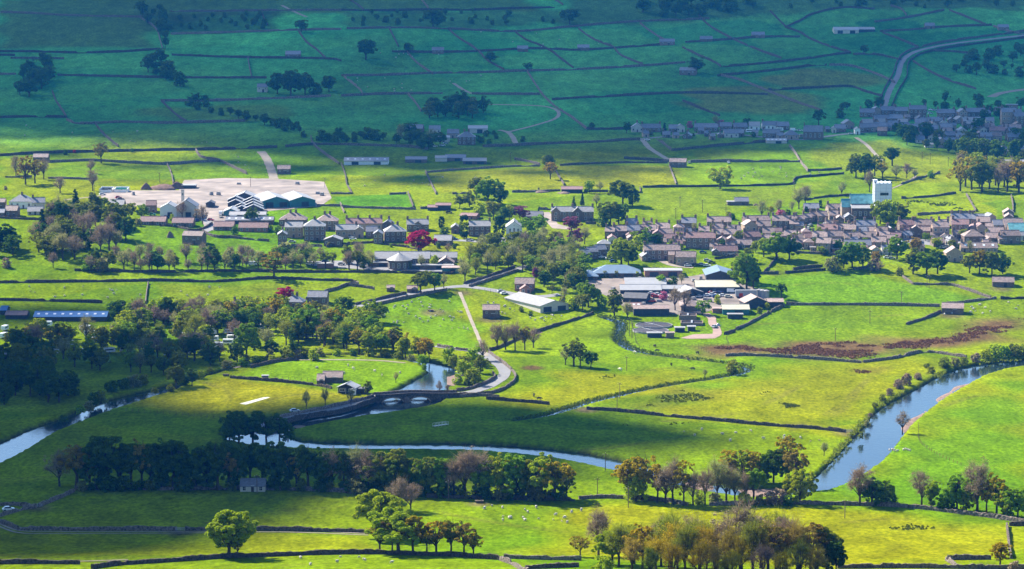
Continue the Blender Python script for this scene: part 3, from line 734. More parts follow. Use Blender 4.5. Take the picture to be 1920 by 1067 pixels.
# ------------------------------------------------------------------ dry stone walls
WALLS = [
    # upper hillside
    [(-20, 23), (60, 26), (130, 30), (270, 33)], [(-20, 98), (60, 98), (150, 100), (230, 98), (300, 93)], [(-20, 104), (28, 105)], [(20, 110), (120, 111)],
    [(-20, 140), (30, 140)], [(108, 142), (200, 144), (280, 146), (400, 147), (500, 147)], [(322, 104), (400, 107), (470, 109), (610, 111), (640, 115)], [(465, 110), (468, 128), (472, 145)], [(560, 60), (575, 80), (595, 95), (611, 111)],
    [(320, 22), (400, 22), (480, 21), (560, 20), (640, 20)], [(320, 65), (420, 62), (530, 58), (640, 56)], [(490, 22), (502, 48)], [(262, 33), (285, 48), (296, 60)], [(296, 60), (300, 75), (305, 92)],
    [(-20, 222), (60, 220), (125, 221)], [(98, 172), (105, 190), (115, 205), (125, 221)], [(125, 226), (150, 233), (230, 230), (300, 232), (360, 231), (460, 228)], [(302, 190), (318, 205), (335, 220), (350, 230)],
    [(178, 232), (190, 248), (205, 262), (222, 276)], [(305, 190), (400, 190), (480, 187), (560, 184), (620, 181)], [(-20, 294), (60, 289), (150, 286), (280, 283), (400, 281), (520, 277)], [(535, 276), (580, 272), (640, 272)],
    [(90, 305), (170, 302), (240, 306), (310, 309), (370, 305), (412, 303)], [(367, 283), (378, 296), (412, 303), (440, 316), (463, 327)], [(313, 308), (321, 325), (325, 345)], [(10, 333), (60, 333)], [(90, 335), (180, 337)],
    [(583, 258), (588, 272), (612, 292), (636, 308)], [(640, 308), (648, 330), (650, 345), (660, 364)], [(798, 323), (806, 340), (818, 365)],
    [(640, 20), (720, 21), (800, 19), (880, 20), (960, 17), (1040, 15)], [(655, 0), (668, 8), (683, 20)], [(790, 0), (797, 8), (804, 17)], [(1040, 0), (1056, 10)], [(650, 55), (760, 53), (840, 55), (965, 60), (1060, 52), (1180, 42), (1280, 38), (1330, 36)],
    [(730, 55), (738, 70), (747, 88)], [(840, 55), (860, 72), (885, 88), (900, 100), (915, 115), (945, 132)], [(965, 60), (985, 75), (1010, 85), (1035, 98), (1050, 110), (1075, 128)], [(1085, 55), (1105, 70), (1125, 80), (1150, 90), (1165, 105), (1205, 122)],
    [(1200, 45), (1220, 60), (1245, 76)], [(735, 98), (820, 99), (900, 97), (1000, 92), (1080, 95), (1150, 91), (1238, 85)], [(763, 98), (775, 112), (790, 125), (812, 140)], [(640, 143), (720, 142), (820, 138), (900, 137), (985, 134), (1060, 132), (1150, 128), (1240, 122), (1285, 118)],
    [(988, 134), (998, 150), (1008, 165), (1020, 182), (1040, 200), (1070, 220), (1100, 243)], [(640, 181), (700, 178), (760, 177), (830, 176)], [(885, 177), (950, 178), (1012, 178)], [(1035, 188), (1090, 184), (1140, 182), (1210, 178), (1285, 175)], [(1100, 243), (1150, 243), (1185, 242)],
    [(640, 272), (700, 274), (760, 276), (802, 281)], [(905, 276), (960, 274), (1040, 270), (1100, 268), (1150, 265), (1200, 262)], [(800, 324), (850, 320), (900, 317), (960, 313), (1012, 312)], [(1050, 311), (1100, 308), (1160, 306), (1252, 306)], [(965, 300), (990, 304), (1012, 310)],
    [(1255, 310), (1260, 325), (1268, 346)], [(645, 145), (662, 158), (676, 170), (680, 180)], [(765, 178), (778, 192), (790, 210)], [(1040, 318), (1050, 335), (1058, 348)], [(1170, 298), (1200, 300), (1255, 304)],
    [(1285, 80), (1370, 75), (1430, 70), (1500, 70)], [(1310, 30), (1325, 45), (1340, 56), (1362, 68), (1380, 77), (1430, 98), (1465, 110)], [(1472, 52), (1500, 40), (1525, 27), (1580, 15), (1640, 18)], [(1472, 52), (1500, 62), (1520, 74), (1555, 88), (1595, 100)], [(1444, 22), (1460, 38), (1474, 52)],
    [(1280, 90), (1310, 105), (1340, 118), (1352, 126)], [(1355, 126), (1440, 119), (1520, 110), (1560, 104), (1595, 100)], [(1600, 103), (1640, 103), (1690, 113)], [(1345, 143), (1400, 138), (1440, 134), (1490, 128), (1530, 123), (1550, 123)], [(1555, 123), (1590, 124), (1625, 133), (1655, 145), (1678, 156)],
    [(1285, 175), (1370, 176), (1440, 178)], [(1350, 142), (1390, 152), (1430, 168), (1460, 180), (1500, 195), (1540, 208)], [(1280, 190), (1310, 203), (1350, 218)], [(1440, 170), (1500, 167), (1590, 163), (1620, 172), (1655, 182)], [(1655, 62), (1690, 76), (1722, 90)], [(1640, 42), (1700, 34), (1770, 20)],
    [(1650, 60), (1720, 56), (1760, 52), (1860, 48)], [(1780, 20), (1815, 34), (1850, 48)], [(1862, 50), (1900, 62), (1935, 66)], [(1700, 30), (1690, 18), (1670, 12)], [(1745, 96), (1790, 98), (1825, 102)], [(1712, 116), (1745, 136), (1780, 152), (1830, 168)], [(1672, 200), (1684, 172), (1700, 145), (1702, 122), (1716, 107), (1745, 97), (1800, 87), (1935, 70)],
    [(1648, 196), (1658, 168), (1674, 140), (1682, 117), (1698, 99), (1735, 87), (1800, 75), (1935, 58)],
    # brow of the shaded hill and the town back fields
    [(1232, 262), (1246, 272), (1260, 283)], [(1262, 283), (1300, 279), (1340, 275), (1400, 270), (1430, 267), (1478, 266)], [(1295, 305), (1350, 304), (1400, 304), (1450, 304), (1500, 304)], [(1480, 274), (1492, 290), (1502, 306), (1515, 322)], [(1515, 320), (1545, 320), (1578, 317)], [(1205, 352), (1280, 351), (1350, 350), (1475, 347), (1488, 340), (1496, 334), (1530, 331), (1582, 326)],
    [(1690, 346), (1720, 336), (1762, 325)], [(1690, 373), (1740, 370), (1792, 363)], [(1812, 366), (1822, 382), (1830, 397)], [(1896, 368), (1899, 384), (1900, 398)], [(1720, 404), (1775, 400), (1828, 398)], [(1510, 376), (1540, 371), (1595, 367)], [(1200, 352), (1201, 362)], [(620, 364), (660, 364)], [(730, 365), (762, 364)], [(848, 364), (880, 363)],
    [(765, 362), (770, 376), (775, 388)], [(640, 389), (700, 391), (780, 393)], [(788, 392), (803, 391)], [(595, 386), (638, 387)], [(638, 382), (642, 392), (646, 400)], [(960, 361), (1010, 360), (1050, 358)], [(1095, 360), (1140, 360)], [(1010, 393), (1032, 394)],
    # fields west of the lane
    [(-20, 531), (60, 530), (150, 529), (240, 528), (300, 527), (400, 529), (500, 523), (600, 526), (650, 527), (669, 530)], [(278, 532), (275, 550), (273, 570)], [(-20, 563), (50, 564), (120, 566), (192, 568)], [(232, 567), (228, 580), (222, 596)], [(668, 531), (672, 534), (652, 535), (630, 543), (608, 549), (590, 560), (573, 562)], [(652, 536), (680, 539), (702, 543)],
    [(140, 508), (300, 511), (430, 509), (560, 511), (700, 511), (780, 513), (850, 514)], [(666, 572), (720, 560), (762, 551)], [(672, 580), (720, 569), (780, 556), (838, 544)], [(880, 538), (930, 522), (972, 508)], [(870, 533), (910, 521), (965, 502)], [(918, 658), (940, 651), (975, 635), (1010, 622), (1050, 609), (1085, 598), (1112, 589)], [(820, 650), (850, 655), (885, 659)],
    [(-10, 409), (30, 411), (75, 413)], [(300, 424), (330, 426), (362, 433), (385, 428), (398, 420)], [(432, 446), (470, 450), (505, 453)], [(380, 434), (392, 441), (410, 446), (432, 446)], [(612, 464), (660, 458), (705, 455)], [(720, 459), (762, 464), (790, 470)], [(545, 462), (590, 462), (604, 463)], [(1098, 420), (1118, 420)], [(1075, 493), (1098, 483)],
    [(1380, 619), (1400, 610), (1430, 594), (1455, 581), (1471, 574)], [(1474, 572), (1540, 572), (1600, 572), (1680, 573), (1762, 575)], [(1692, 519), (1708, 531), (1720, 534), (1780, 535), (1815, 545), (1858, 560)], [(1775, 571), (1820, 566), (1868, 560)], [(1876, 561), (1935, 560)], [(1764, 585), (1740, 596), (1699, 609)], [(1360, 668), (1400, 667), (1450, 669), (1540, 675), (1615, 681)], [(1618, 680), (1680, 672), (1735, 661), (1812, 671)],
    [(1432, 512), (1446, 498), (1458, 481)], [(1420, 514), (1460, 514)], [(1472, 513), (1530, 508), (1548, 507)], [(1487, 506), (1542, 500)], [(1320, 509), (1395, 509)], [(1340, 486), (1382, 481)], [(1490, 474), (1560, 478), (1590, 480)], [(1600, 506), (1625, 503), (1628, 496)],
    [(1358, 628), (1378, 622)],
    # valley floor
    [(912, 749), (950, 752), (990, 755), (1030, 759)], [(1100, 768), (1150, 771), (1200, 776), (1270, 783), (1340, 789), (1400, 795), (1450, 799), (1520, 804), (1586, 811)], [(432, 709), (480, 713), (530, 717), (590, 723), (622, 729)], [(470, 690), (520, 679), (560, 675)],
    [(860, 745), (900, 742), (938, 733), (964, 716), (965, 702), (954, 690), (936, 676), (916, 661)], [(856, 734), (884, 729), (912, 719), (928, 709), (924, 700)], [(500, 801), (560, 785), (640, 772), (700, 752), (716, 746)], [(500, 790), (560, 776), (620, 765), (680, 750), (712, 741)], [(862, 742), (905, 743), (936, 746)],
    # near fields
    [(-20, 948), (30, 948), (68, 951)], [(-20, 975), (10, 966), (40, 957), (68, 952)], [(72, 951), (100, 940), (140, 922)], [(140, 919), (230, 917), (300, 919), (450, 918), (560, 920), (640, 923), (684, 930)], [(-20, 978), (10, 984), (34, 994)], [(36, 994), (120, 995), (220, 995), (332, 995)], [(347, 995), (420, 995), (500, 995), (600, 997), (690, 999)], [(-20, 1058), (60, 1057), (150, 1058)],
    [(172, 1067), (220, 1060), (300, 1055), (400, 1048), (430, 1046), (520, 1043), (600, 1040), (700, 1039), (780, 1041), (860, 1044), (936, 1050)], [(945, 1047), (1000, 1049), (1090, 1051)], [(938, 1051), (958, 1058), (975, 1068), (990, 1075)], [(985, 1067), (1085, 1063)], [(800, 933), (860, 935), (960, 937), (1078, 939)], [(1085, 936), (1130, 934), (1190, 936), (1240, 940), (1290, 948)],
    [(1330, 948), (1400, 946), (1480, 945), (1560, 947), (1650, 949), (1720, 954), (1780, 961), (1850, 970), (1935, 983)], [(1888, 987), (1890, 1005), (1893, 1030), (1896, 1048)], [(1892, 986), (1935, 986)], [(1774, 1051), (1786, 1058), (1794, 1066)], [(1776, 1050), (1858, 1049)], [(1570, 1066), (1680, 1065), (1775, 1066), (1935, 1068)],
]
FENCES = [[(236, 771), (330, 778), (412, 785)], [(505, 709), (550, 712), (600, 716)], [(1184, 604), (1190, 628), (1196, 648), (1220, 652), (1300, 649), (1362, 648), (1362, 634), (1382, 620)], [(875, 545), (905, 545), (940, 549)], [(1722, 798), (1724, 828), (1745, 846), (1775, 862), (1802, 873)], [(615, 360), (640, 362)],
          [(1310, 655), (1340, 666), (1362, 668)], [(915, 548), (945, 562), (975, 578)], [(1045, 771), (1075, 764), (1100, 768)]]


def wall_mesh(pts):
    w = P(*smooth_px(pts, 5).T)[:, :2]
    dist = w[:, 1].mean()
    step = 0.9 if dist < 1300 else (1.3 if dist < 1800 else 2.2)
    w = resample(w, step)
    n = len(w)
    t = np.gradient(w, axis=0)
    t /= np.linalg.norm(t, axis=1)[:, None] + 1e-9
    nr = np.stack([-t[:, 1], t[:, 0]], -1)
    z = h0(w[:, 0], w[:, 1])
    hgt = (1.4 if dist < 1900 else 1.9) + RNG.normal(0, 0.10, n) + 0.16 * np.sin(np.arange(n) * 0.13 + RNG.uniform(0, 6))
    for g_ in np.where(RNG.random(n) < 0.02)[0]:
        hgt[max(0, g_ - 1):g_ + int(RNG.integers(1, 4))] *= RNG.uniform(0.25, 0.8)
    hgt += 0.12 * np.sin(np.arange(n) * 0.41 + RNG.uniform(0, 6))
    rows = []
    for off, zz in ((-0.42, -0.6), (-0.33, 0.55), (-0.24, 0.98), (0.22, 1.0), (0.33, 0.55), (0.42, -0.6)):
        j = RNG.normal(0, 0.05, n)
        xy = w + nr * (off + j)[:, None]
        hz = z + (hgt * zz + RNG.normal(0, 0.05, n) if zz > 0 else zz)
        rows.append(np.c_[xy, hz])
    v = np.stack(rows, 1).reshape(-1, 3)
    i = np.arange(n - 1)
    f = np.concatenate([np.stack([i * 6 + k, i * 6 + k + 1, (i + 1) * 6 + k + 1, (i + 1) * 6 + k], -1) for k in range(5)])
    caps = np.array([[0, 1, 4, 5], [1, 2, 3, 4]])
    f = np.concatenate([f, caps, caps[:, ::-1] + (n - 1) * 6])
    return mesh_np('dry_stone_wall', v, f, M['wall']), w, n * step


for pts in WALLS:
    me, w, L = wall_mesh(pts)
    o = obj('dry_stone_wall', me)
    a = np.array(pts, float)
    dx, dy = a[-1] - a[0]
    lie = 'level' if abs(dy) < 0.18 * abs(dx) else ('steep' if abs(dy) > 0.9 * abs(dx) else 'slanting')
    size = 'long' if L > 75 else ('short' if L < 26 else 'medium-length')
    c = a[len(a) // 2]
    thing(o, 'wall', f'{size} {lie} dry stone wall', c[0], c[1], group='dry stone field walls')

fp = MB().box((0, 0, 0.55), (0.13, 0.13, 1.5)).mesh('fence_post', M['wood'])
for pts in FENCES:
    w = resample(P(*smooth_px(pts, 5).T)[:, :2], 3.0)
    c = np.array(pts, float)[len(pts) // 2]
    root = empty('post_fence', (w[0][0], w[0][1], float(h0(*w[0]))))
    thing(root, 'fence', 'thin timber post fence', c[0], c[1], group='timber post fences')
    rl = MB()
    for i, q in enumerate(w):
        z = float(h0(q[0], q[1]))
        obj('fence_post', fp, root, (q[0] - root.location.x, q[1] - root.location.y, z - root.location.z))
        if i:
            p = w[i - 1]
            z2 = float(h0(p[0], p[1]))
            for hh in (0.5, 1.0):
                rl.tube((p[0] - root.location.x, p[1] - root.location.y, z2 + hh - root.location.z), (q[0] - root.location.x, q[1] - root.location.y, z + hh - root.location.z), 0.014, 0.014, 3)
    obj('fence_wire', rl.mesh('fence_wire', M['wood']), root)
# ------------------------------------------------------------------ buildings
def win_mesh(name, w, h):
    m = MB()
    m.box((0, -0.03, h / 2 + 0.08), (w + 0.3, 0.12, 0.16), 0).box((0, -0.03, -h / 2 - 0.08), (w + 0.3, 0.14, 0.16), 0)
    m.box((-w / 2 - 0.08, -0.03, 0), (0.16, 0.11, h), 0).box((w / 2 + 0.08, -0.03, 0), (0.16, 0.11, h), 0)
    m.box((0, 0.0, 0), (w, 0.02, h), 1)
    m.box((0, -0.02, 0), (0.07, 0.05, h), 0).box((0, -0.02, 0.1), (w - 0.01, 0.04, 0.06), 0)
    return m.mesh(name, [M['frame'], M['glass']])


WIN = win_mesh('window', 1.05, 1.35)
WINWIDE = win_mesh('window', 1.9, 1.2)
WINTALL = win_mesh('window', 0.8, 3.2)
DOORM = MB().box((0, -0.03, 1.05), (1.0, 0.1, 2.1), 0).box((0, -0.04, 2.2), (1.3, 0.14, 0.18), 1).mesh('door', [M['door'], M['frame']])
BIGDOOR = MB().box((0, -0.03, 1.6), (3.4, 0.12, 3.2), 0).box((0, -0.1, 1.6), (0.1, 0.1, 3.2), 1).mesh('door', [M['dark'], M['rdk']])
_c = MB().box((0, 0, 0.2), (1.25, 0.7, 3.0)).box((0, 0, 1.75), (1.4, 0.85, 0.14))
for _x in (-0.38, 0.02, 0.4):
    _c.tube((_x, 0, 1.8), (_x, 0, 2.25), 0.13, 0.1, 6, 1)
CHIM = _c.mesh('chimney', [M['chim'], M['pot']])
SKYL = MB().box((0, 0, 0), (1.3, 1.6, 0.1)).mesh('rooflight', principled('rooflight', (0.75, 0.77, 0.8), 0.2, 0.6))

ROOFWORD = dict(rst='brown-roofed', rrd='red-roofed', rsl='grey-slated', rwl='pale-roofed', rwh='white-roofed', rcr='cream-roofed', rbl='blue-roofed', rbd='deep-blue-roofed', rtl='green-roofed', rdk='dark-roofed')
STYLE = dict(r='ridged', g='gable-fronted', h='hipped', f='flat')


def roof_mesh(w, d, e, pitch, style, mat, ov=0.35):
    m = MB()
    th = 0.24
    t = math.tan(pitch)
    if style == 'r':
        r = e + d / 2 * t
        m.extrude([(-ov, e - ov * t), (d / 2, r), (d + ov, e - ov * t), (d + ov, e - ov * t + th), (d / 2, r + th), (-ov, e - ov * t + th)][::-1], 'x', -w / 2 - ov * 0.6, w / 2 + ov * 0.6)
        m.extrude([(d / 2 - 0.2, r + th - 0.05), (d / 2 + 0.2, r + th - 0.05), (d / 2 + 0.1, r + th + 0.13), (d / 2 - 0.1, r + th + 0.13)], 'x', -w / 2 - ov * 0.6, w / 2 + ov * 0.6)
    elif style == 'g':
        r = e + w / 2 * t
        m.extrude([(-w / 2 - ov, e - ov * t), (0, r), (w / 2 + ov, e - ov * t), (w / 2 + ov, e - ov * t + th), (0, r + th), (-w / 2 - ov, e - ov * t + th)], 'y', -ov * 0.6, d + ov * 0.6)
        m.extrude([(-0.2, r + th - 0.05), (0.2, r + th - 0.05), (0.1, r + th + 0.13), (-0.1, r + th + 0.13)], 'y', -ov * 0.6, d + ov * 0.6)
    elif style == 'h':
        x0, x1, y0, y1 = -w / 2 - ov, w / 2 + ov, -ov, d + ov
        run = min(x1 - x0, y1 - y0) / 2
        r = e + run * t
        cx, cy = (x0 + x1) / 2, (y0 + y1) / 2
        if w >= d:
            a, b = (x0 + run, cy, r), (x1 - run + 0.02, cy, r)
            f = [(0, 1, 5, 4), (1, 2, 5), (2, 3, 4, 5), (3, 0, 4)]
        else:
            a, b = (cx, y0 + run, r), (cx, y1 - run + 0.02, r)
            f = [(0, 1, 4), (1, 2, 5, 4), (2, 3, 5), (3, 0, 4, 5)]
        v = [(x0, y0, e), (x1, y0, e), (x1, y1, e), (x0, y1, e), a, b]
        v2 = [(x0, y0, e - 0.2), (x1, y0, e - 0.2), (x1, y1, e - 0.2), (x0, y1, e - 0.2)]
        m.add(v + v2, f + [(6, 7, 1, 0), (7, 8, 2, 1), (8, 9, 3, 2), (9, 6, 0, 3), (9, 8, 7, 6)])
    else:
        m.box((0, d / 2, e + 0.15), (w + 0.7, d + 0.7, 0.3))
        m.box((0, d / 2, e + 0.34), (w * 0.9, d * 0.9, 0.06))
    return m.mesh('roof', M[mat])


def wall_body(w, d, e, pitch, style, mat):
    t = math.tan(pitch)
    x, b = w / 2, -2.5
    if style == 'r':
        r = e + d / 2 * t
        v = [(-x, 0, b), (x, 0, b), (x, d, b), (-x, d, b), (-x, 0, e), (x, 0, e), (x, d, e), (-x, d, e), (-x, d / 2, r), (x, d / 2, r)]
        f = [(0, 1, 5, 4), (1, 2, 6, 9, 5), (2, 3, 7, 6), (3, 0, 4, 8, 7)]
    elif style == 'g':
        r = e + w / 2 * t
        v = [(-x, 0, b), (x, 0, b), (x, d, b), (-x, d, b), (-x, 0, e), (x, 0, e), (x, d, e), (-x, d, e), (0, 0, r), (0, d, r)]
        f = [(0, 1, 5, 8, 4), (1, 2, 6, 5), (2, 3, 7, 9, 6), (3, 0, 4, 7)]
    else:
        v = [(-x, 0, b), (x, 0, b), (x, d, b), (-x, d, b), (-x, 0, e), (x, 0, e), (x, d, e), (-x, d, e)]
        f = [(0, 1, 5, 4), (1, 2, 6, 5), (2, 3, 7, 6), (3, 0, 4, 7), (4, 5, 6, 7)]
    return mesh_np('walls', v, f, M[mat])


def building(x0, x1, yb, hpx, style='r', roof='rst', wall='stone', rot=0.0, d=None, ch=0, kind='house', pitch=None, wins=True, label=None, sky_=0, doors=1, name=None, group=None, look=None):
    """front wall between pixel columns x0..x1 with its foot on row yb and its eaves hpx rows higher"""
    if kind == 'house' and label is None and rot == 0.0:
        rot = float(RNG.uniform(-9, 8))
        wall = wall if wall != 'stone' or RNG.random() > 0.22 else 'sandstone'
        roof = roof if roof != 'rst' or RNG.random() > 0.25 else ('rsl' if RNG.random() < 0.5 else 'rrd')
    c = P1((x0 + x1) / 2, yb)
    s = ppm(c.y)
    w = max(2.2, (x1 - x0) / s / max(0.55, math.cos(math.radians(rot))))
    e = max(2.0, hpx / s)
    if d is None:
        d = {'house': 8.0, 'barn': 7.5, 'shed': 14.0, 'chapel': 14.0}.get(kind, 8.0)
        if style == 'g' and kind == 'house':
            d = 9.5
        if style == 'h':
            d = max(6.0, min(w * 0.85, 11))
        if kind == 'house':
            d = min(d, max(5.0, w * 1.2)) if style == 'r' else d
    if pitch is None:
        pitch = {'house': 33, 'barn': 30, 'shed': 16, 'chapel': 38}.get(kind, 30)
    pitch = math.radians(pitch)
    nm = name or {'house': 'house', 'barn': 'stone_barn', 'shed': 'shed', 'chapel': 'chapel'}[kind]
    root = empty(nm, c, math.radians(rot))
    obj('walls', wall_body(w, d, e, pitch, style, wall), root)
    ro = obj('roof', roof_mesh(w, d, e, pitch, style, roof, 0.3 if kind != 'shed' else 0.5), root)
    t = math.tan(pitch)
    rz = e + (d / 2 if style == 'r' else w / 2 if style == 'g' else min(w, d) / 2) * t
    for i in range(ch):
        if style == 'r':
            fx = (-w / 2 + 0.5 + (w - 1.0) * i / (ch - 1)) if ch > 1 else -w / 2 + 0.55
            loc = (fx, d / 2, rz)
        elif style == 'h':
            loc = ((i - (ch - 1) / 2) * min(3.2, w * 0.25), d / 2, rz - 0.1)
        else:
            loc = (0, d * (0.92 - 0.8 * i), rz)
        obj('chimney', CHIM, ro, loc)
    if wins and kind == 'house':
        n = max(1, int(round(w / 3.3)))
        st = max(1, int((e + 0.5) / 2.75))
        flr = e / st
        for k in range(st):
            for i in range(n):
                fx = (i + 0.5) / n * w - w / 2
                if k == 0 and doors and i % 3 == n // 2 % 3:
                    obj('door', DOORM, root, (fx, 0, 0))
                    continue
                obj('window', WIN if w > 4 or st > 1 else WIN, root, (fx, -0.02, flr * k + flr * 0.56))
        if style == 'r' and rot > -25:
            for k in range(st):
                obj('window', WIN, root, (-w / 2 - 0.02, d * 0.3, flr * k + flr * 0.56), -math.pi / 2)
        if style == 'g' and st > 1 and w > 6:
            obj('window', WIN, root, (0, -0.02, e + 0.5))
    elif wins and kind == 'barn':
        obj('door', DOORM, root, (w * 0.1, 0, 0), sc=(1.6, 1, 1.15))
        if e > 3.2:
            obj('window', WIN, root, (-w * 0.28, -0.02, e * 0.68), sc=(0.7, 1, 0.7))
            obj('window', WIN, root, (w * 0.32, -0.02, e * 0.68), sc=(0.7, 1, 0.7))
    elif wins and kind == 'shed':
        if w > 9:
            for fx in ((-0.25, 0.25) if w > 16 else (0.1,)):
                obj('door', BIGDOOR, root, (w * fx, 0, 0), sc=(min(1.4, w / 12), 1, min(1.0, e / 3.9)))
    for i in range(sky_):
        fx = (i + 0.5) / sky_ * w - w / 2
        yy = d * 0.24
        obj('rooflight', SKYL, ro, (fx, yy, e + yy * t + 0.26), 0.0).rotation_euler = (pitch, 0, 0)
    cat = {'house': 'house', 'barn': 'barn', 'shed': 'shed', 'chapel': 'chapel'}[kind]
    if label:
        thing(root, cat, label=label, group=group)
    else:
        size = 'large' if w * e > 95 else ('small' if w * e < 34 else '')
        if kind == 'house':
            tall = 'three-storey' if e > 7.4 else ('one-storey' if e < 3.6 else 'two-storey')
        else:
            tall = 'low' if e < 3 else ''
        wl = dict(stone='stone', sandstone='sandstone', lite='pale rendered', white='white', dark='dark', teal='teal', brick='reddish')[wall]
        lk = ' '.join(a for a in (size, tall, wl.replace('rendered', '').strip(), {'g': 'gable-fronted', 'h': 'hipped'}.get(style, ''), cat) if a)
        lk = ROOFWORD[roof] + ' ' + lk
        thing(root, cat, look or lk, (x0 + x1) / 2, yb - hpx, group=group or {'house': 'houses of the valley', 'barn': 'stone field barns', 'shed': 'sheds and workshops', 'chapel': None}[kind])
    return root, w, d, e, rz


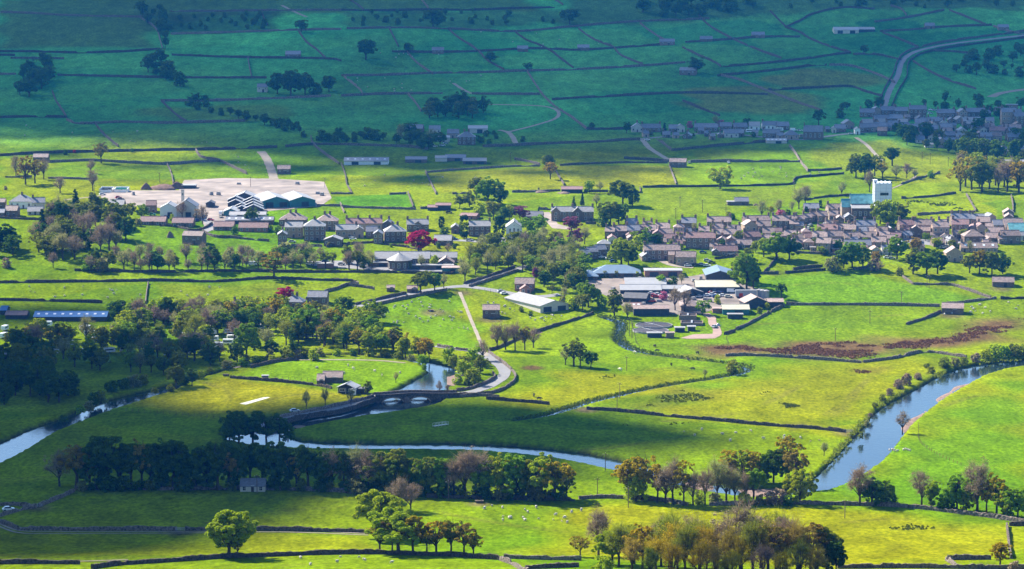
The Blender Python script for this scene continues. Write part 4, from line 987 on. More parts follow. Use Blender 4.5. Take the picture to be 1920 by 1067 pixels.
B = building
H = [  # x0, x1, foot row, wall rows, style, roof, wall, {more}
    # hamlet at the edge
    (-6, 9, 392, 13, 'r', 'rst', 'stone'), (17, 60, 391, 13, 'h', 'rsl', 'white', dict(ch=1)), (60, 84, 392, 12, 'r', 'rsl', 'lite', dict(ch=1)), (9, 32, 407, 12, 'r', 'rst', 'stone', dict(rot=-4)),
    (-8, 8, 408, 9, 'r', 'rst', 'stone'), (52, 80, 403, 6, 'r', 'rwl', 'lite', dict(rot=8)), (134, 167, 400, 7, 'r', 'rsl', 'stone', dict(ch=2)),
    (205, 232, 394, 10, 'r', 'rwl', 'stone'), (274, 293, 399, 14, 'r', 'rst', 'stone'), (262, 310, 422, 6, 'r', 'rrd', 'stone', dict(rot=-4)), (322, 362, 426, 8, 'r', 'rrd', 'stone', dict(rot=-4)),
    (400, 438, 432, 7, 'r', 'rrd', 'stone', dict(rot=-3)), (447, 502, 435, 8, 'r', 'rrd', 'brick', dict(rot=-2)),
    # villas below the sheds
    (523, 573, 425, 13, 'h', 'rst', 'stone', dict(ch=2)), (593, 633, 432, 18, 'h', 'rst', 'stone', dict(ch=2)), (534, 567, 446, 20, 'r', 'rwl', 'stone', dict(ch=1)), (570, 610, 452, 28, 'h', 'rwl', 'stone', dict(ch=1)),
    (521, 538, 464, 24, 'g', 'rwl', 'stone', dict(ch=1)), (607, 640, 462, 12, 'g', 'rwl', 'stone', dict(pitch=20)), (649, 717, 433, 14, 'r', 'rrd', 'stone', dict(ch=4)), (630, 670, 446, 15, 'r', 'rwl', 'stone', dict(ch=2)),
    (666, 682, 446, 15, 'g', 'rwl', 'stone'), (687, 708, 446, 12, 'r', 'rst', 'stone'), (717, 736, 430, 10, 'g', 'rsl', 'stone', dict(ch=1)), (722, 762, 454, 20, 'h', 'rwl', 'stone', dict(ch=2)), (763, 804, 434, 13, 'r', 'rwl', 'stone', dict(ch=2)),
    (777, 790, 434, 14, 'g', 'rwl', 'stone', dict(d=4)), (700, 717, 457, 18, 'g', 'rsl', 'stone', dict(doors=0)), (813, 846, 460, 9, 'r', 'rwl', 'stone'),
    (846, 862, 438, 11, 'g', 'rwl', 'stone'), (879, 920, 443, 19, 'r', 'rwl', 'stone', dict(ch=2)), (928, 957, 462, 5, 'h', 'rwl', 'lite'), (952, 976, 459, 5, 'h', 'rwl', 'lite'), (880, 905, 480, 8, 'r', 'rwl', 'lite'),
    (980, 1017, 412, 6, 'r', 'rsl', 'stone', dict(rot=-6)), (1034, 1113, 414, 17, 'r', 'rwl', 'stone', dict(ch=3, label='large stone manor house with pale roof and two gables beside a pink-purple tree')),
    # town, west part
    (1134, 1152, 448, 14, 'r', 'rst', 'stone', dict(ch=2)), (1150, 1175, 446, 13, 'r', 'rst', 'stone', dict(ch=1)), (1175, 1200, 441, 9, 'r', 'rst', 'stone', dict(ch=1)), (1176, 1197, 426, 5, 'r', 'rst', 'stone', dict(ch=2)), (1206, 1224, 431, 8, 'r', 'rst', 'stone', dict(ch=2)),
    (1174, 1197, 449, 8, 'h', 'rst', 'stone'), (1195, 1212, 436, 6, 'r', 'rst', 'stone', dict(ch=1)), (1210, 1230, 438, 7, 'r', 'rst', 'stone', dict(ch=1)), (1229, 1256, 437, 9, 'r', 'rst', 'stone', dict(ch=2)), (1263, 1283, 444, 18, 'h', 'rst', 'stone', dict(ch=2)),
    (1277, 1305, 432, 14, 'r', 'rsl', 'stone', dict(ch=2, rot=-6)), (1236, 1262, 446, 6, 'r', 'rst', 'stone', dict(ch=1)), (1247, 1265, 454, 7, 'r', 'rst', 'stone'), (1286, 1341, 466, 20, 'r', 'rst', 'stone', dict(ch=2)), (1208, 1276, 487, 18, 'r', 'rst', 'stone', dict(ch=2)),
    (1204, 1222, 490, 9, 'g', 'rst', 'stone'), (1267, 1304, 498, 16, 'r', 'rst', 'sandstone', dict(rot=-7)), (1253, 1264, 494, 16, 'r', 'rst', 'sandstone', dict(rot=-7)), (1120, 1144, 470, 13, 'h', 'rwl', 'sandstone'), (1090, 1107, 490, 14, 'r', 'rsl', 'stone', dict(rot=18)),
    (1104, 1122, 486, 14, 'r', 'rsl', 'stone', dict(rot=18)), (1119, 1138, 482, 14, 'r', 'rsl', 'stone', dict(rot=18)), (1275, 1300, 459, 7, 'r', 'rst', 'stone', dict(ch=1)), (1232, 1250, 461, 7, 'r', 'rst', 'stone'),
    (1326, 1371, 425, 9, 'r', 'rst', 'stone', dict(ch=2)), (1395, 1445, 424, 10, 'r', 'rst', 'stone', dict(ch=2)), (1336, 1358, 436, 7, 'r', 'rst', 'stone', dict(ch=2)), (1337, 1383, 453, 14, 'r', 'rst', 'stone', dict(ch=3)), (1366, 1390, 440, 8, 'r', 'rst', 'stone', dict(ch=2)),
    (1396, 1420, 434, 12, 'g', 'rst', 'stone', dict(ch=1)), (1420, 1446, 432, 8, 'r', 'rst', 'brick', dict(ch=1)), (1396, 1428, 460, 16, 'r', 'rst', 'stone', dict(ch=2)), (1361, 1380, 466, 15, 'g', 'rst', 'brick'), (1340, 1384, 478, 7, 'r', 'rst', 'stone'),
    (1335, 1349, 479, 7, 'g', 'rst', 'stone'), (1388, 1412, 466, 5, 'r', 'rst', 'stone'), (1448, 1490, 431, 17, 'r', 'rst', 'stone', dict(ch=3)), (1343, 1362, 466, 14, 'g', 'rst', 'stone', dict(ch=1)), (1310, 1330, 440, 6, 'r', 'rst', 'stone', dict(ch=1)), (1300, 1322, 450, 6, 'r', 'rst', 'stone', dict(ch=1)),
    (1430, 1452, 446, 9, 'r', 'rst', 'stone', dict(ch=1)), (1470, 1492, 452, 10, 'r', 'rst', 'stone', dict(ch=1)),
    # town, middle
    (1480, 1498, 433, 13, 'r', 'rst', 'stone', dict(ch=2)), (1493, 1509, 422, 11, 'r', 'rst', 'stone', dict(rot=10, ch=1)), (1507, 1523, 419, 11, 'r', 'rst', 'stone', dict(rot=10, ch=1)), (1521, 1537, 416, 11, 'r', 'rst', 'stone', dict(rot=10, ch=1)), (1534, 1553, 417, 12, 'r', 'rst', 'stone', dict(rot=10, ch=1)),
    (1504, 1522, 447, 13, 'h', 'rst', 'stone', dict(ch=1)), (1488, 1506, 455, 8, 'r', 'rst', 'stone'), (1555, 1575, 414, 10, 'r', 'rst', 'sandstone', dict(ch=2)), (1566, 1582, 423, 12, 'g', 'rst', 'stone', dict(ch=1)), (1584, 1602, 417, 9, 'g', 'rsl', 'stone'),
    (1532, 1570, 441, 11, 'r', 'rst', 'sandstone', dict(ch=2)), (1568, 1604, 441, 11, 'r', 'rst', 'stone', dict(ch=2)), (1604, 1644, 431, 8, 'r', 'rsl', 'stone', dict(ch=3)), (1607, 1626, 441, 7, 'r', 'rst', 'stone'), (1523, 1551, 453, 9, 'r', 'rst', 'lite', dict(ch=2)),
    (1551, 1584, 452, 9, 'r', 'rst', 'stone', dict(ch=2)), (1507, 1526, 468, 14, 'h', 'rst', 'sandstone'), (1530, 1556, 473, 17, 'r', 'rst', 'sandstone', dict(rot=-16, ch=1)), (1556, 1580, 469, 11, 'r', 'rst', 'stone'), (1584, 1612, 454, 8, 'r', 'rst', 'stone', dict(ch=1)),
    (1610, 1642, 452, 7, 'r', 'rst', 'stone', dict(ch=1)), (1584, 1634, 467, 7, 'r', 'rsl', 'stone'), (1634, 1661, 463, 9, 'r', 'rst', 'sandstone', dict(ch=1)), (1644, 1668, 449, 14, 'r', 'rst', 'sandstone', dict(ch=2)), (1662, 1680, 447, 14, 'g', 'rwl', 'stone', dict(ch=1)),
    (1561, 1574, 474, 7, 'f', 'rwl', 'brick'), (1520, 1540, 471, 4, 'f', 'rwl', 'stone'), (1508, 1536, 397, 5, 'r', 'rsl', 'stone'), (1553, 1577, 400, 8, 'r', 'rst', 'sandstone', dict(ch=1)), (1510, 1528, 452, 6, 'r', 'rst', 'stone'), (1625, 1645, 441, 6, 'r', 'rst', 'stone'),
    (1492, 1512, 464, 8, 'r', 'rst', 'stone', dict(ch=1)), (1596, 1616, 441, 6, 'r', 'rst', 'stone', dict(ch=1)),
    # town, east
    (1687, 1716, 440, 18, 'r', 'rst', 'stone', dict(ch=2)), (1715, 1748, 440, 18, 'r', 'rst', 'stone', dict(ch=2)), (1706, 1728, 446, 15, 'g', 'rst', 'stone', dict(d=6)), (1729, 1746, 446, 13, 'r', 'rst', 'brick'), (1749, 1780, 449, 23, 'r', 'rst', 'stone', dict(ch=2)),
    (1785, 1822, 425, 15, 'r', 'rsl', 'stone', dict(ch=3)), (1785, 1816, 440, 19, 'r', 'rst', 'stone', dict(ch=1)), (1822, 1845, 420, 9, 'r', 'rsl', 'stone', dict(ch=1)), (1852, 1868, 419, 12, 'g', 'rst', 'sandstone'), (1831, 1856, 423, 7, 'r', 'rst', 'stone'),
    (1863, 1884, 430, 8, 'r', 'rsl', 'stone'), (1882, 1901, 408, 9, 'g', 'rst', 'stone'), (1884, 1899, 417, 10, 'g', 'rst', 'stone'), (1832, 1848, 441, 16, 'g', 'rst', 'sandstone', dict(ch=1)), (1885, 1922, 432, 5, 'r', 'rst', 'stone', dict(d=13)), (1893, 1926, 440, 4, 'r', 'rtl', 'stone', dict(d=12)),
    (1853, 1882, 443, 7, 'r', 'rst', 'brick'), (1878, 1914, 457, 15, 'r', 'rst', 'stone'), (1808, 1846, 457, 14, 'h', 'rst', 'stone'), (1850, 1884, 455, 9, 'r', 'rst', 'stone'), (1803, 1871, 473, 8, 'r', 'rst', 'stone', dict(ch=1, sky_=4)), (1780, 1796, 463, 14, 'g', 'rst', 'sandstone'),
    (1774, 1806, 491, 16, 'g', 'rst', 'stone'), (1913, 1928, 451, 9, 'r', 'rwl', 'lite'), (1750, 1772, 463, 8, 'r', 'rst', 'stone'), (1760, 1780, 428, 7, 'r', 'rst', 'stone', dict(ch=2)),
    # by the beck and the meadows
    (965, 1001, 546, 14, 'r', 'rst', 'brick'), (976, 996, 550, 8, 'g', 'rst', 'brick'), (532, 568, 577, 11, 'h', 'rst', 'brick', dict(ch=2)), (576, 613, 572, 15, 'r', 'rsl', 'stone', dict(rot=-4)), (437, 484, 582, 7, 'r', 'rrd', 'lite', dict(ch=3)), (450, 497, 922, 9, 'r', 'rsl', 'lite', dict(d=6)),
    # shaded hillside farms and the row on the brow
    (858, 891, 272, 15, 'h', 'rsl', 'stone', dict(ch=2)), (838, 860, 259, 9, 'r', 'rsl', 'stone'), (805, 826, 250, 7, 'r', 'rsl', 'lite'), (760, 792, 248, 7, 'r', 'rsl', 'stone'), (1184, 1206, 248, 9, 'g', 'rsl', 'lite', dict(ch=1)), (1204, 1240, 248, 8, 'r', 'rsl', 'stone', dict(ch=2)),
    (1254, 1270, 248, 7, 'r', 'rsl', 'stone'), (1268, 1284, 248, 9, 'g', 'rsl', 'lite'), (1302, 1346, 247, 8, 'r', 'rsl', 'stone', dict(ch=2)), (1350, 1372, 245, 8, 'r', 'rsl', 'stone'), (1376, 1402, 246, 8, 'r', 'rsl', 'stone', dict(ch=1)), (1404, 1424, 244, 8, 'r', 'rwh', 'white'),
    (1430, 1460, 243, 8, 'r', 'rsl', 'white', dict(ch=1)), (1458, 1480, 244, 8, 'r', 'rsl', 'stone'), (1358, 1385, 258, 8, 'r', 'rsl', 'lite'), (1430, 1462, 259, 9, 'r', 'rsl', 'stone', dict(ch=1)), (1470, 1498, 261, 8, 'h', 'rsl', 'stone'), (1548, 1556, 248, 6, 'r', 'rsl', 'stone'),
    (1560, 1568, 249, 8, 'g', 'rsl', 'lite'), (1566, 1586, 248, 7, 'r', 'rsl', 'stone'), (1582, 1602, 242, 10, 'g', 'rsl', 'sandstone'), (1603, 1613, 252, 9, 'g', 'rsl', 'white'),
    (1613, 1640, 248, 9, 'r', 'rsl', 'stone', dict(ch=1)), (1638, 1664, 246, 9, 'r', 'rsl', 'stone', dict(ch=2)), (1662, 1690, 244, 10, 'r', 'rsl', 'stone', dict(ch=1)), (1686, 1706, 246, 9, 'r', 'rsl', 'stone', dict(ch=1)),
    (1612, 1640, 220, 9, 'r', 'rsl', 'stone', dict(ch=1)), (1636, 1652, 218, 12, 'g', 'rsl', 'stone', dict(ch=1)), (1652, 1680, 216, 9, 'r', 'rsl', 'stone', dict(ch=2)), (1678, 1702, 219, 11, 'r', 'rsl', 'stone', dict(ch=1)), (1705, 1737, 224, 19, 'r', 'rsl', 'stone', dict(ch=2)),
    (1640, 1668, 232, 9, 'r', 'rsl', 'stone', dict(ch=2)), (1666, 1692, 231, 9, 'r', 'rsl', 'stone', dict(ch=2)), (1740, 1762, 236, 9, 'r', 'rsl', 'stone', dict(ch=1)), (1758, 1790, 222, 10, 'r', 'rsl', 'stone', dict(ch=2)), (1798, 1814, 224, 14, 'g', 'rsl', 'sandstone'),
    (1812, 1848, 222, 12, 'r', 'rsl', 'stone', dict(ch=2)), (1806, 1840, 237, 10, 'r', 'rwl', 'stone', dict(ch=1)), (1740, 1758, 250, 8, 'r', 'rsl', 'stone', dict(ch=1)), (1764, 1786, 247, 8, 'r', 'rsl', 'stone'), (1758, 1774, 277, 13, 'g', 'rsl', 'sandstone', dict(ch=1)), (1770, 1802, 278, 12, 'r', 'rsl', 'stone', dict(ch=2)),
    (1838, 1866, 248, 9, 'r', 'rst', 'stone', dict(ch=1)), (1856, 1884, 254, 9, 'r', 'rst', 'stone', dict(ch=2)), (1878, 1905, 236, 26, 'r', 'rsl', 'stone', dict(ch=1)), (1887, 1908, 214, 17, 'f', 'rsl', 'stone'), (1902, 1930, 238, 20, 'r', 'rsl', 'stone', dict(ch=2)), (1880, 1915, 250, 9, 'r', 'rst', 'stone', dict(ch=1)),
    (1890, 1925, 266, 9, 'r', 'rsl', 'stone', dict(ch=1)), (1838, 1860, 266, 10, 'r', 'rsl', 'stone'), (1720, 1742, 262, 7, 'r', 'rwl', 'stone'), (1772, 1800, 262, 8, 'r', 'rsl', 'stone', dict(ch=1)), (1706, 1730, 248, 8, 'r', 'rsl', 'stone'),
]
for r in H:
    B(*r[:7], **(r[7] if len(r) > 7 else {}))

# smaller cottages and outhouses packed between the bigger roofs
hc = [((r[0] + r[1]) / 2, r[2] - r[3]) for r in H]
rng = np.random.default_rng(303)
for poly, n, wr, hr, gap, roofs in (([(1135, 432), (1240, 425), (1320, 428), (1390, 430), (1480, 430), (1500, 445), (1490, 470), (1400, 470), (1290, 462), (1150, 452)], 26, (11, 20), (6, 11), 10, ('rst', 'rst', 'rrd', 'rsl')),
                                   ([(1490, 420), (1580, 415), (1650, 425), (1690, 430), (1780, 420), (1900, 415), (1925, 450), (1880, 465), (1760, 466), (1640, 470), (1510, 470)], 34, (11, 20), (6, 11), 10, ('rst', 'rst', 'rrd', 'rsl')),
                                   ([(1605, 225), (1700, 212), (1800, 212), (1930, 205), (1930, 285), (1850, 285), (1770, 270), (1700, 258), (1610, 252)], 58, (10, 20), (6, 10), 10, ('rsl', 'rsl', 'rst', 'rwl')),
                                   ([(1190, 238), (1500, 236), (1500, 262), (1400, 258), (1210, 252)], 12, (9, 16), (5, 8), 12, ('rsl', 'rsl', 'rwl'))):
    pp = np.array(poly, float)
    k = 0
    for _ in range(4000):
        x, y = rng.uniform(pp[:, 0].min(), pp[:, 0].max()), rng.uniform(pp[:, 1].min(), pp[:, 1].max())
        if in_poly(np.array([x]), np.array([y]), pp)[0] and all(math.hypot(x - a, (y - b) * 1.9) > gap for a, b in hc):
            w_, h_ = rng.uniform(*wr), rng.uniform(*hr)
            B(x - w_ / 2, x + w_ / 2, y + h_, h_, 'rrrg'[int(rng.integers(0, 4))], roofs[int(rng.integers(0, len(roofs)))], ('stone', 'stone', 'sandstone', 'lite')[int(rng.integers(0, 4))], ch=int(rng.integers(0, 3)), rot=float(rng.uniform(-14, 12)))
            hc.append((x, y))
            k += 1
            if k >= n:
                break

BARN = [(341, 379, 458, 16, 'r', 'rst', 'stone', dict(rot=-14, look='large stone barn with brown stone slate roof')), (905, 937, 597, 16, 'r', 'rst', 'stone', dict(label='lone stone field barn with pinkish roof beside the pale footpath')), (1861, 1901, 538, 9, 'r', 'rst', 'stone', dict(rot=-8, label='low stone barn with pinkish roof alone in the sloping bright meadow')),
        (1766, 1806, 589, 11, 'r', 'rst', 'stone', dict(rot=-10, label='stone barn where three field walls meet near the reddish bracken')), (605, 642, 718, 10, 'r', 'rst', 'stone', dict(label='stone riverside barn in the field behind the cricket pavilion')), (594, 608, 722, 6, 'r', 'rst', 'stone'),
        (520, 544, 327, 10, 'r', 'rst', 'stone', dict(label='small stone barn beside the pale farm track above the concrete yard')), (535, 563, 109, 7, 'r', 'rsl', 'stone', dict(d=9)), (482, 501, 173, 10, 'r', 'rsl', 'lite'), (810, 832, 101, 7, 'r', 'rsl', 'stone'), (970, 990, 97, 6, 'r', 'rsl', 'stone'), (1083, 1105, 95, 6, 'r', 'rsl', 'stone'),
        (1237, 1265, 85, 7, 'r', 'rsl', 'stone'), (1313, 1336, 78, 5, 'r', 'rsl', 'stone'), (1410, 1434, 71, 6, 'r', 'rsl', 'stone'), (1274, 1304, 141, 9, 'r', 'rsl', 'stone', dict(rot=-14)), (1735, 1753, 54, 6, 'r', 'rsl', 'stone'), (1872, 1892, 57, 6, 'r', 'rsl', 'stone'), (62, 90, 302, 7, 'r', 'rst', 'stone'),
        (1255, 1286, 314, 10, 'r', 'rst', 'stone', dict(rot=-8, label='stone barn with pinkish roof at the foot of the pale lane')), (725, 740, 547, 6, 'r', 'rst', 'stone', dict(d=4)), (763, 783, 549, 7, 'r', 'rst', 'stone', dict(d=5)), (1378, 1404, 385, 7, 'r', 'rsl', 'stone')]
for r in BARN:
    B(*r[:7], kind='barn', **r[7] if len(r) > 7 else {})

SHED = [(817, 845, 394, 9, 'r', 'rrd', 'dark', dict(d=7)), (802, 820, 395, 6, 'r', 'rrd', 'dark', dict(d=7)), (595, 625, 503, 8, 'f', 'rwl', 'brick', dict(d=6)), (690, 735, 500, 6, 'f', 'rwh', 'stone', dict(d=8)), (756, 850, 505, 7, 'f', 'rwl', 'stone', dict(d=5)), (829, 862, 512, 9, 'f', 'rst', 'teal', dict(d=9)),
        (862, 893, 411, 4, 'r', 'rrd', 'brick', dict(d=8, rot=-16)), (386, 401, 389, 8, 'g', 'rdk', 'dark', dict(d=8, pitch=24)), (423, 512, 420, 7, 'r', 'rsl', 'stone', dict(d=10, sky_=7)), (430, 498, 409, 5, 'r', 'rwl', 'lite', dict(d=9)), (419, 446, 405, 8, 'g', 'rwh', 'teal', dict(d=16, pitch=22)),
        (456, 492, 386, 9, 'g', 'rwh', 'dark', dict(d=6, pitch=24)), (456, 492, 391, 9, 'g', 'rwh', 'dark', dict(d=5, pitch=24)), (456, 492, 396, 9, 'g', 'rwh', 'dark', dict(d=5, pitch=24)), (457, 493, 402, 10, 'g', 'rwh', 'dark', dict(d=5, pitch=24)), (427, 456, 382, 7, 'g', 'rwh', 'dark', dict(d=6, pitch=24)), (427, 456, 388, 7, 'g', 'rwh', 'dark', dict(d=5, pitch=24)),
        (440, 466, 394, 7, 'g', 'rwh', 'dark', dict(d=5, pitch=24)), (440, 466, 399, 7, 'g', 'rwh', 'dark', dict(d=5, pitch=24)), (440, 476, 376, 7, 'g', 'rwh', 'dark', dict(d=14, pitch=22)),
        (493, 544, 389, 12, 'g', 'rwh', 'teal', dict(d=34, pitch=17, rot=14, label='westerly teal gable shed with pale sheet roof joined to its twin')), (544, 591, 388, 12, 'g', 'rwh', 'teal', dict(d=34, pitch=17, rot=14, label='easterly teal gable shed with pale sheet roof beside the wall end')),
        (300, 331, 408, 18, 'g', 'rwh', 'white', dict(d=13, pitch=28, label='white gable-fronted building with white roof and small square windows')), (331, 368, 408, 21, 'g', 'rsl', 'lite', dict(d=14, pitch=33, label='tall cream gable-fronted building beside the white one')),
        (1111, 1201, 520, 8, 'h', 'rbl', 'stone', dict(d=15, pitch=24, label='long workshop with hipped pale blue roof beneath the round yellow-green tree')), (1086, 1121, 525, 6, 'h', 'rbl', 'stone', dict(d=11, pitch=27, label='small square building with pyramid blue roof at the end of the blue workshop')),
        (1209, 1279, 519, 11, 'f', 'rwh', 'brick', dict(d=10)), (1172, 1249, 540, 5, 'r', 'rwh', 'brick', dict(d=16)), (1163, 1240, 551, 7, 'r', 'rwh', 'dark', dict(d=13)), (1238, 1282, 549, 7, 'r', 'rwh', 'dark', dict(d=9)), (1278, 1318, 557, 9, 'g', 'rwl', 'dark', dict(d=14, rot=12, pitch=18)),
        (1168, 1211, 568, 9, 'r', 'rdk', 'dark', dict(d=12, rot=-14, pitch=18)), (1188, 1255, 592, 13, 'r', 'rst', 'dark', dict(d=9, pitch=14)), (1176, 1202, 583, 7, 'r', 'rrd', 'brick', dict(d=10, sky_=3)), (1277, 1306, 583, 9, 'h', 'rst', 'stone', dict(d=18, pitch=26)),
        (1324, 1376, 528, 12, 'g', 'rbl', 'dark', dict(d=24, pitch=17, label='tall shed with pale blue roof and dark blue cladding')), (1305, 1386, 549, 11, 'r', 'rcr', 'dark', dict(d=17, pitch=15, label='long open-fronted shed with cream roof below the tall blue shed')), (1397, 1441, 578, 11, 'g', 'rst', 'dark', dict(d=12, rot=10, pitch=24)),
        (1440, 1469, 576, 10, 'r', 'rst', 'dark', dict(d=8, pitch=16)), (1355, 1405, 590, 10, 'r', 'rcr', 'teal', dict(d=11, pitch=16)), (1336, 1356, 587, 7, 'f', 'rst', 'brick', dict(d=6)), (1013, 1067, 584, 12, 'g', 'rwl', 'lite', dict(d=36, rot=30, pitch=15, label='long farm shed with pale grey sheet roof beside the lane bend')),
        (63, 200, 602, 8, 'r', 'rbd', 'dark', dict(d=12, pitch=17, sky_=9, label='very long low barn with deep blue roof and white rooflights')), (-10, 34, 676, 8, 'r', 'rwl', 'stone', dict(d=12)), (878, 914, 250, 9, 'r', 'rwh', 'lite', dict(d=12)), (820, 843, 266, 8, 'r', 'rwh', 'lite', dict(d=8)), (645, 728, 309, 7, 'r', 'rsl', 'white', dict(d=13, sky_=6)),
        (760, 800, 305, 6, 'r', 'rsl', 'stone', dict(d=10)), (816, 838, 303, 7, 'r', 'rwl', 'lite', dict(d=8)), (835, 873, 302, 6, 'r', 'rsl', 'stone', dict(d=12)), (868, 912, 308, 6, 'r', 'rwl', 'stone', dict(d=11)), (1564, 1610, 63, 7, 'r', 'rwh', 'lite', dict(d=14)), (1606, 1640, 60, 5, 'r', 'rwl', 'dark', dict(d=11)), (1053, 1092, 362, 7, 'r', 'rrd', 'dark', dict(d=9)),
        (1364, 1381, 385, 4, 'f', 'rwl', 'stone', dict(d=6)), (1437, 1475, 269, 5, 'r', 'rwl', 'lite', dict(d=8, sky_=5)), (1868, 1935, 312, 6, 'r', 'rwl', 'lite', dict(d=12)), (335, 366, 354, 3, 'f', 'rwh', 'dark', dict(d=8)), (0, 12, 590, 8, 'r', 'rbd', 'dark', dict(d=10)), (10, 50, 598, 5, 'r', 'rrd', 'dark', dict(d=9)), (1500, 1512, 258, 5, 'f', 'rwl', 'lite', dict(d=4)),
        (1735, 1750, 277, 6, 'r', 'rwl', 'lite', dict(d=6))]
for r in SHED:
    B(*r[:7], kind='shed', **r[7] if len(r) > 7 else {})

# the manor's two front gables, parts of the manor
manor = [o for o in COL.objects if o.get('label', '').startswith('large stone manor')][0]
for gx in (1042, 1083):
    c = P1(gx, 415)
    loc = (c.x - manor.location.x, -0.6 - 0.25 * (gx > 1050), 0)
    g = obj('front_gable', wall_body(5.2, 5.0, 5.6, math.radians(42), 'g', 'stone'), manor, loc)
    obj('gable_roof', roof_mesh(5.2, 5.0, 5.6, math.radians(42), 'g', 'rwl'), g)
    for zz in (1.5, 4.1):
        obj('window', WIN, g, (0, -0.03, zz))

# school: long ranges and the round hall
B(702, 806, 497, 12, 'r', 'rwl', 'stone', d=11, pitch=30, kind='house', label='long stone school range with pale grey roof behind the round hall')
B(794, 857, 492, 9, 'r', 'rwl', 'stone', d=9, pitch=28, kind='house', label='shorter stone school range with pale roof east of the round hall')
B(821, 851, 500, 7, 'g', 'rst', 'stone', d=9, pitch=34, kind='house', label='gabled stone school wing with brown roof before the shorter range')
c = P1(748, 507)
root = empty('round_hall', c + Vector((0, 6.6, 0)))
thing(root, 'hall', label='round stone school hall with a pale conical roof')
m = MB()
n = 20
R_, E_ = 6.3, 5.2
for i in range(n):
    a0, a1 = 2 * math.pi * i / n, 2 * math.pi * (i + 1) / n
    m.add([(R_ * math.cos(a0), R_ * math.sin(a0), -2), (R_ * math.cos(a1), R_ * math.sin(a1), -2), (R_ * math.cos(a1), R_ * math.sin(a1), E_), (R_ * math.cos(a0), R_ * math.sin(a0), E_)], [(0, 1, 2, 3)])
obj('walls', m.mesh('walls', M['stone']), root)
m = MB()
for i in range(n):
    a0, a1 = 2 * math.pi * i / n, 2 * math.pi * (i + 1) / n
    r = R_ + 0.8
    m.add([(r * math.cos(a0), r * math.sin(a0), E_ - 0.1), (r * math.cos(a1), r * math.sin(a1), E_ - 0.1), (0, 0, E_ + 3.6)], [(0, 1, 2)])
obj('conical_roof', m.mesh('conical_roof', M['rwl']), root)
obj('finial', MB().tube((0, 0, E_ + 3.3), (0, 0, E_ + 4.3), 0.35, 0.2, 8).mesh('finial', M['rwl']), root)
for i in range(5):
    a = math.radians(-150 + i * 30)
    obj('window', WINTALL, root, (R_ * math.cos(a), R_ * math.sin(a), 2.4), a + math.pi / 2, sc=(1.2, 1, 0.8))

# white chapel with three tall windows
c = P1(964, 446)
root = empty('chapel', c)
thing(root, 'chapel', label='white gable-fronted chapel with three tall dark windows')
obj('walls', wall_body(9.2, 15, 6.0, math.radians(36), 'g', 'white'), root)
obj('roof', roof_mesh(9.2, 15, 6.0, math.radians(36), 'g', 'rwl'), root)
for x in (-2.3, 0, 2.3):
    o = obj('window', WINTALL, root, (x, -0.03, 3.6 + (0.4 if x == 0 else 0)))
obj('door', DOORM, root, (0, 0, 0), sc=(1.4, 1, 0.85))
obj('roundel', MB().tube((0, -0.08, 7.2), (0, 0.02, 7.2), 0.5, 0.5, 10).mesh('roundel', M['frame']), root)

# church: nave, aisle, chancel and a sheeted tower
c = P1(1612, 410)
s = ppm(c.y)
root = empty('church', c)
thing(root, 'church', label='stone church with blue-green roof and a tower wrapped in white sheeting')
mpx = lambda px: (px - 1612) / s
W_ = mpx(1641) - mpx(1597)
a0 = mpx(1619)
obj('aisle', wall_body(W_, 5.0, 6.0, math.radians(20), 'f', 'stone'), root, (a0, 0, 0))
m = MB().add([(-W_ / 2 - .3, -.4, 6.0), (W_ / 2 + .3, -.4, 6.0), (W_ / 2 + .3, 5.0, 7.6), (-W_ / 2 - .3, 5.0, 7.6), (-W_ / 2 - .3, -.4, 6.25), (W_ / 2 + .3, -.4, 6.25), (W_ / 2 + .3, 5.0, 7.9), (-W_ / 2 - .3, 5.0, 7.9)],
             [(3, 2, 1, 0), (4, 5, 6, 7), (0, 1, 5, 4), (1, 2, 6, 5), (2, 3, 7, 6), (3, 0, 4, 7)])
obj('aisle_roof', m.mesh('aisle_roof', M['rwh']), root, (a0, 0, 0))
obj('nave', wall_body(W_, 10.0, 8.6, math.radians(44), 'r', 'sandstone'), root, (a0, 5.0, 0))
obj('nave_roof', roof_mesh(W_, 10.0, 8.6, math.radians(44), 'r', 'rtl'), root, (a0, 5.0, 0))
cw = mpx(1597) - mpx(1580)
obj('chancel', wall_body(cw, 8.0, 6.6, math.radians(46), 'r', 'sandstone'), root, (mpx(1588.5), 4.6, 0))
obj('chancel_roof', roof_mesh(cw, 8.0, 6.6, math.radians(46), 'r', 'rtl'), root, (mpx(1588.5), 4.6, 0))
for i in range(4):
    obj('window', WINTALL, root, (a0 - W_ / 2 + (i + 0.6) * W_ / 4.4, -0.03, 3.0), sc=(1.3, 1, 0.8))
obj('east_window', WINTALL, root, (mpx(1580) - 0.02, 8.6, 5.2), -math.pi / 2, sc=(2.0, 1, 1.4))
tw = 10.0
tx, ty = mpx(1656), 6.5
th = 21.0
m = MB().box((0, 0, th / 2 - 1), (tw, tw, th + 2))
t_o = obj('tower', m.mesh('tower', M['sheet']), root, (tx, ty, 0))
m = MB()
for zz in np.arange(2, th, 2.0):
    m.box((0, 0, zz), (tw + 0.16, tw + 0.16, 0.07))
for xx in (-tw / 2, -tw / 6, tw / 6, tw / 2):
    m.tube((xx, -tw / 2 - 0.12, 0), (xx, -tw / 2 - 0.12, th + 0.9), 0.05, 0.05, 4)
    m.tube((-tw / 2 - 0.12, xx, 0), (-tw / 2 - 0.12, xx, th + 0.9), 0.05, 0.05, 4)
obj('scaffold_rail', m.mesh('scaffold_rail', M['steel']), t_o)
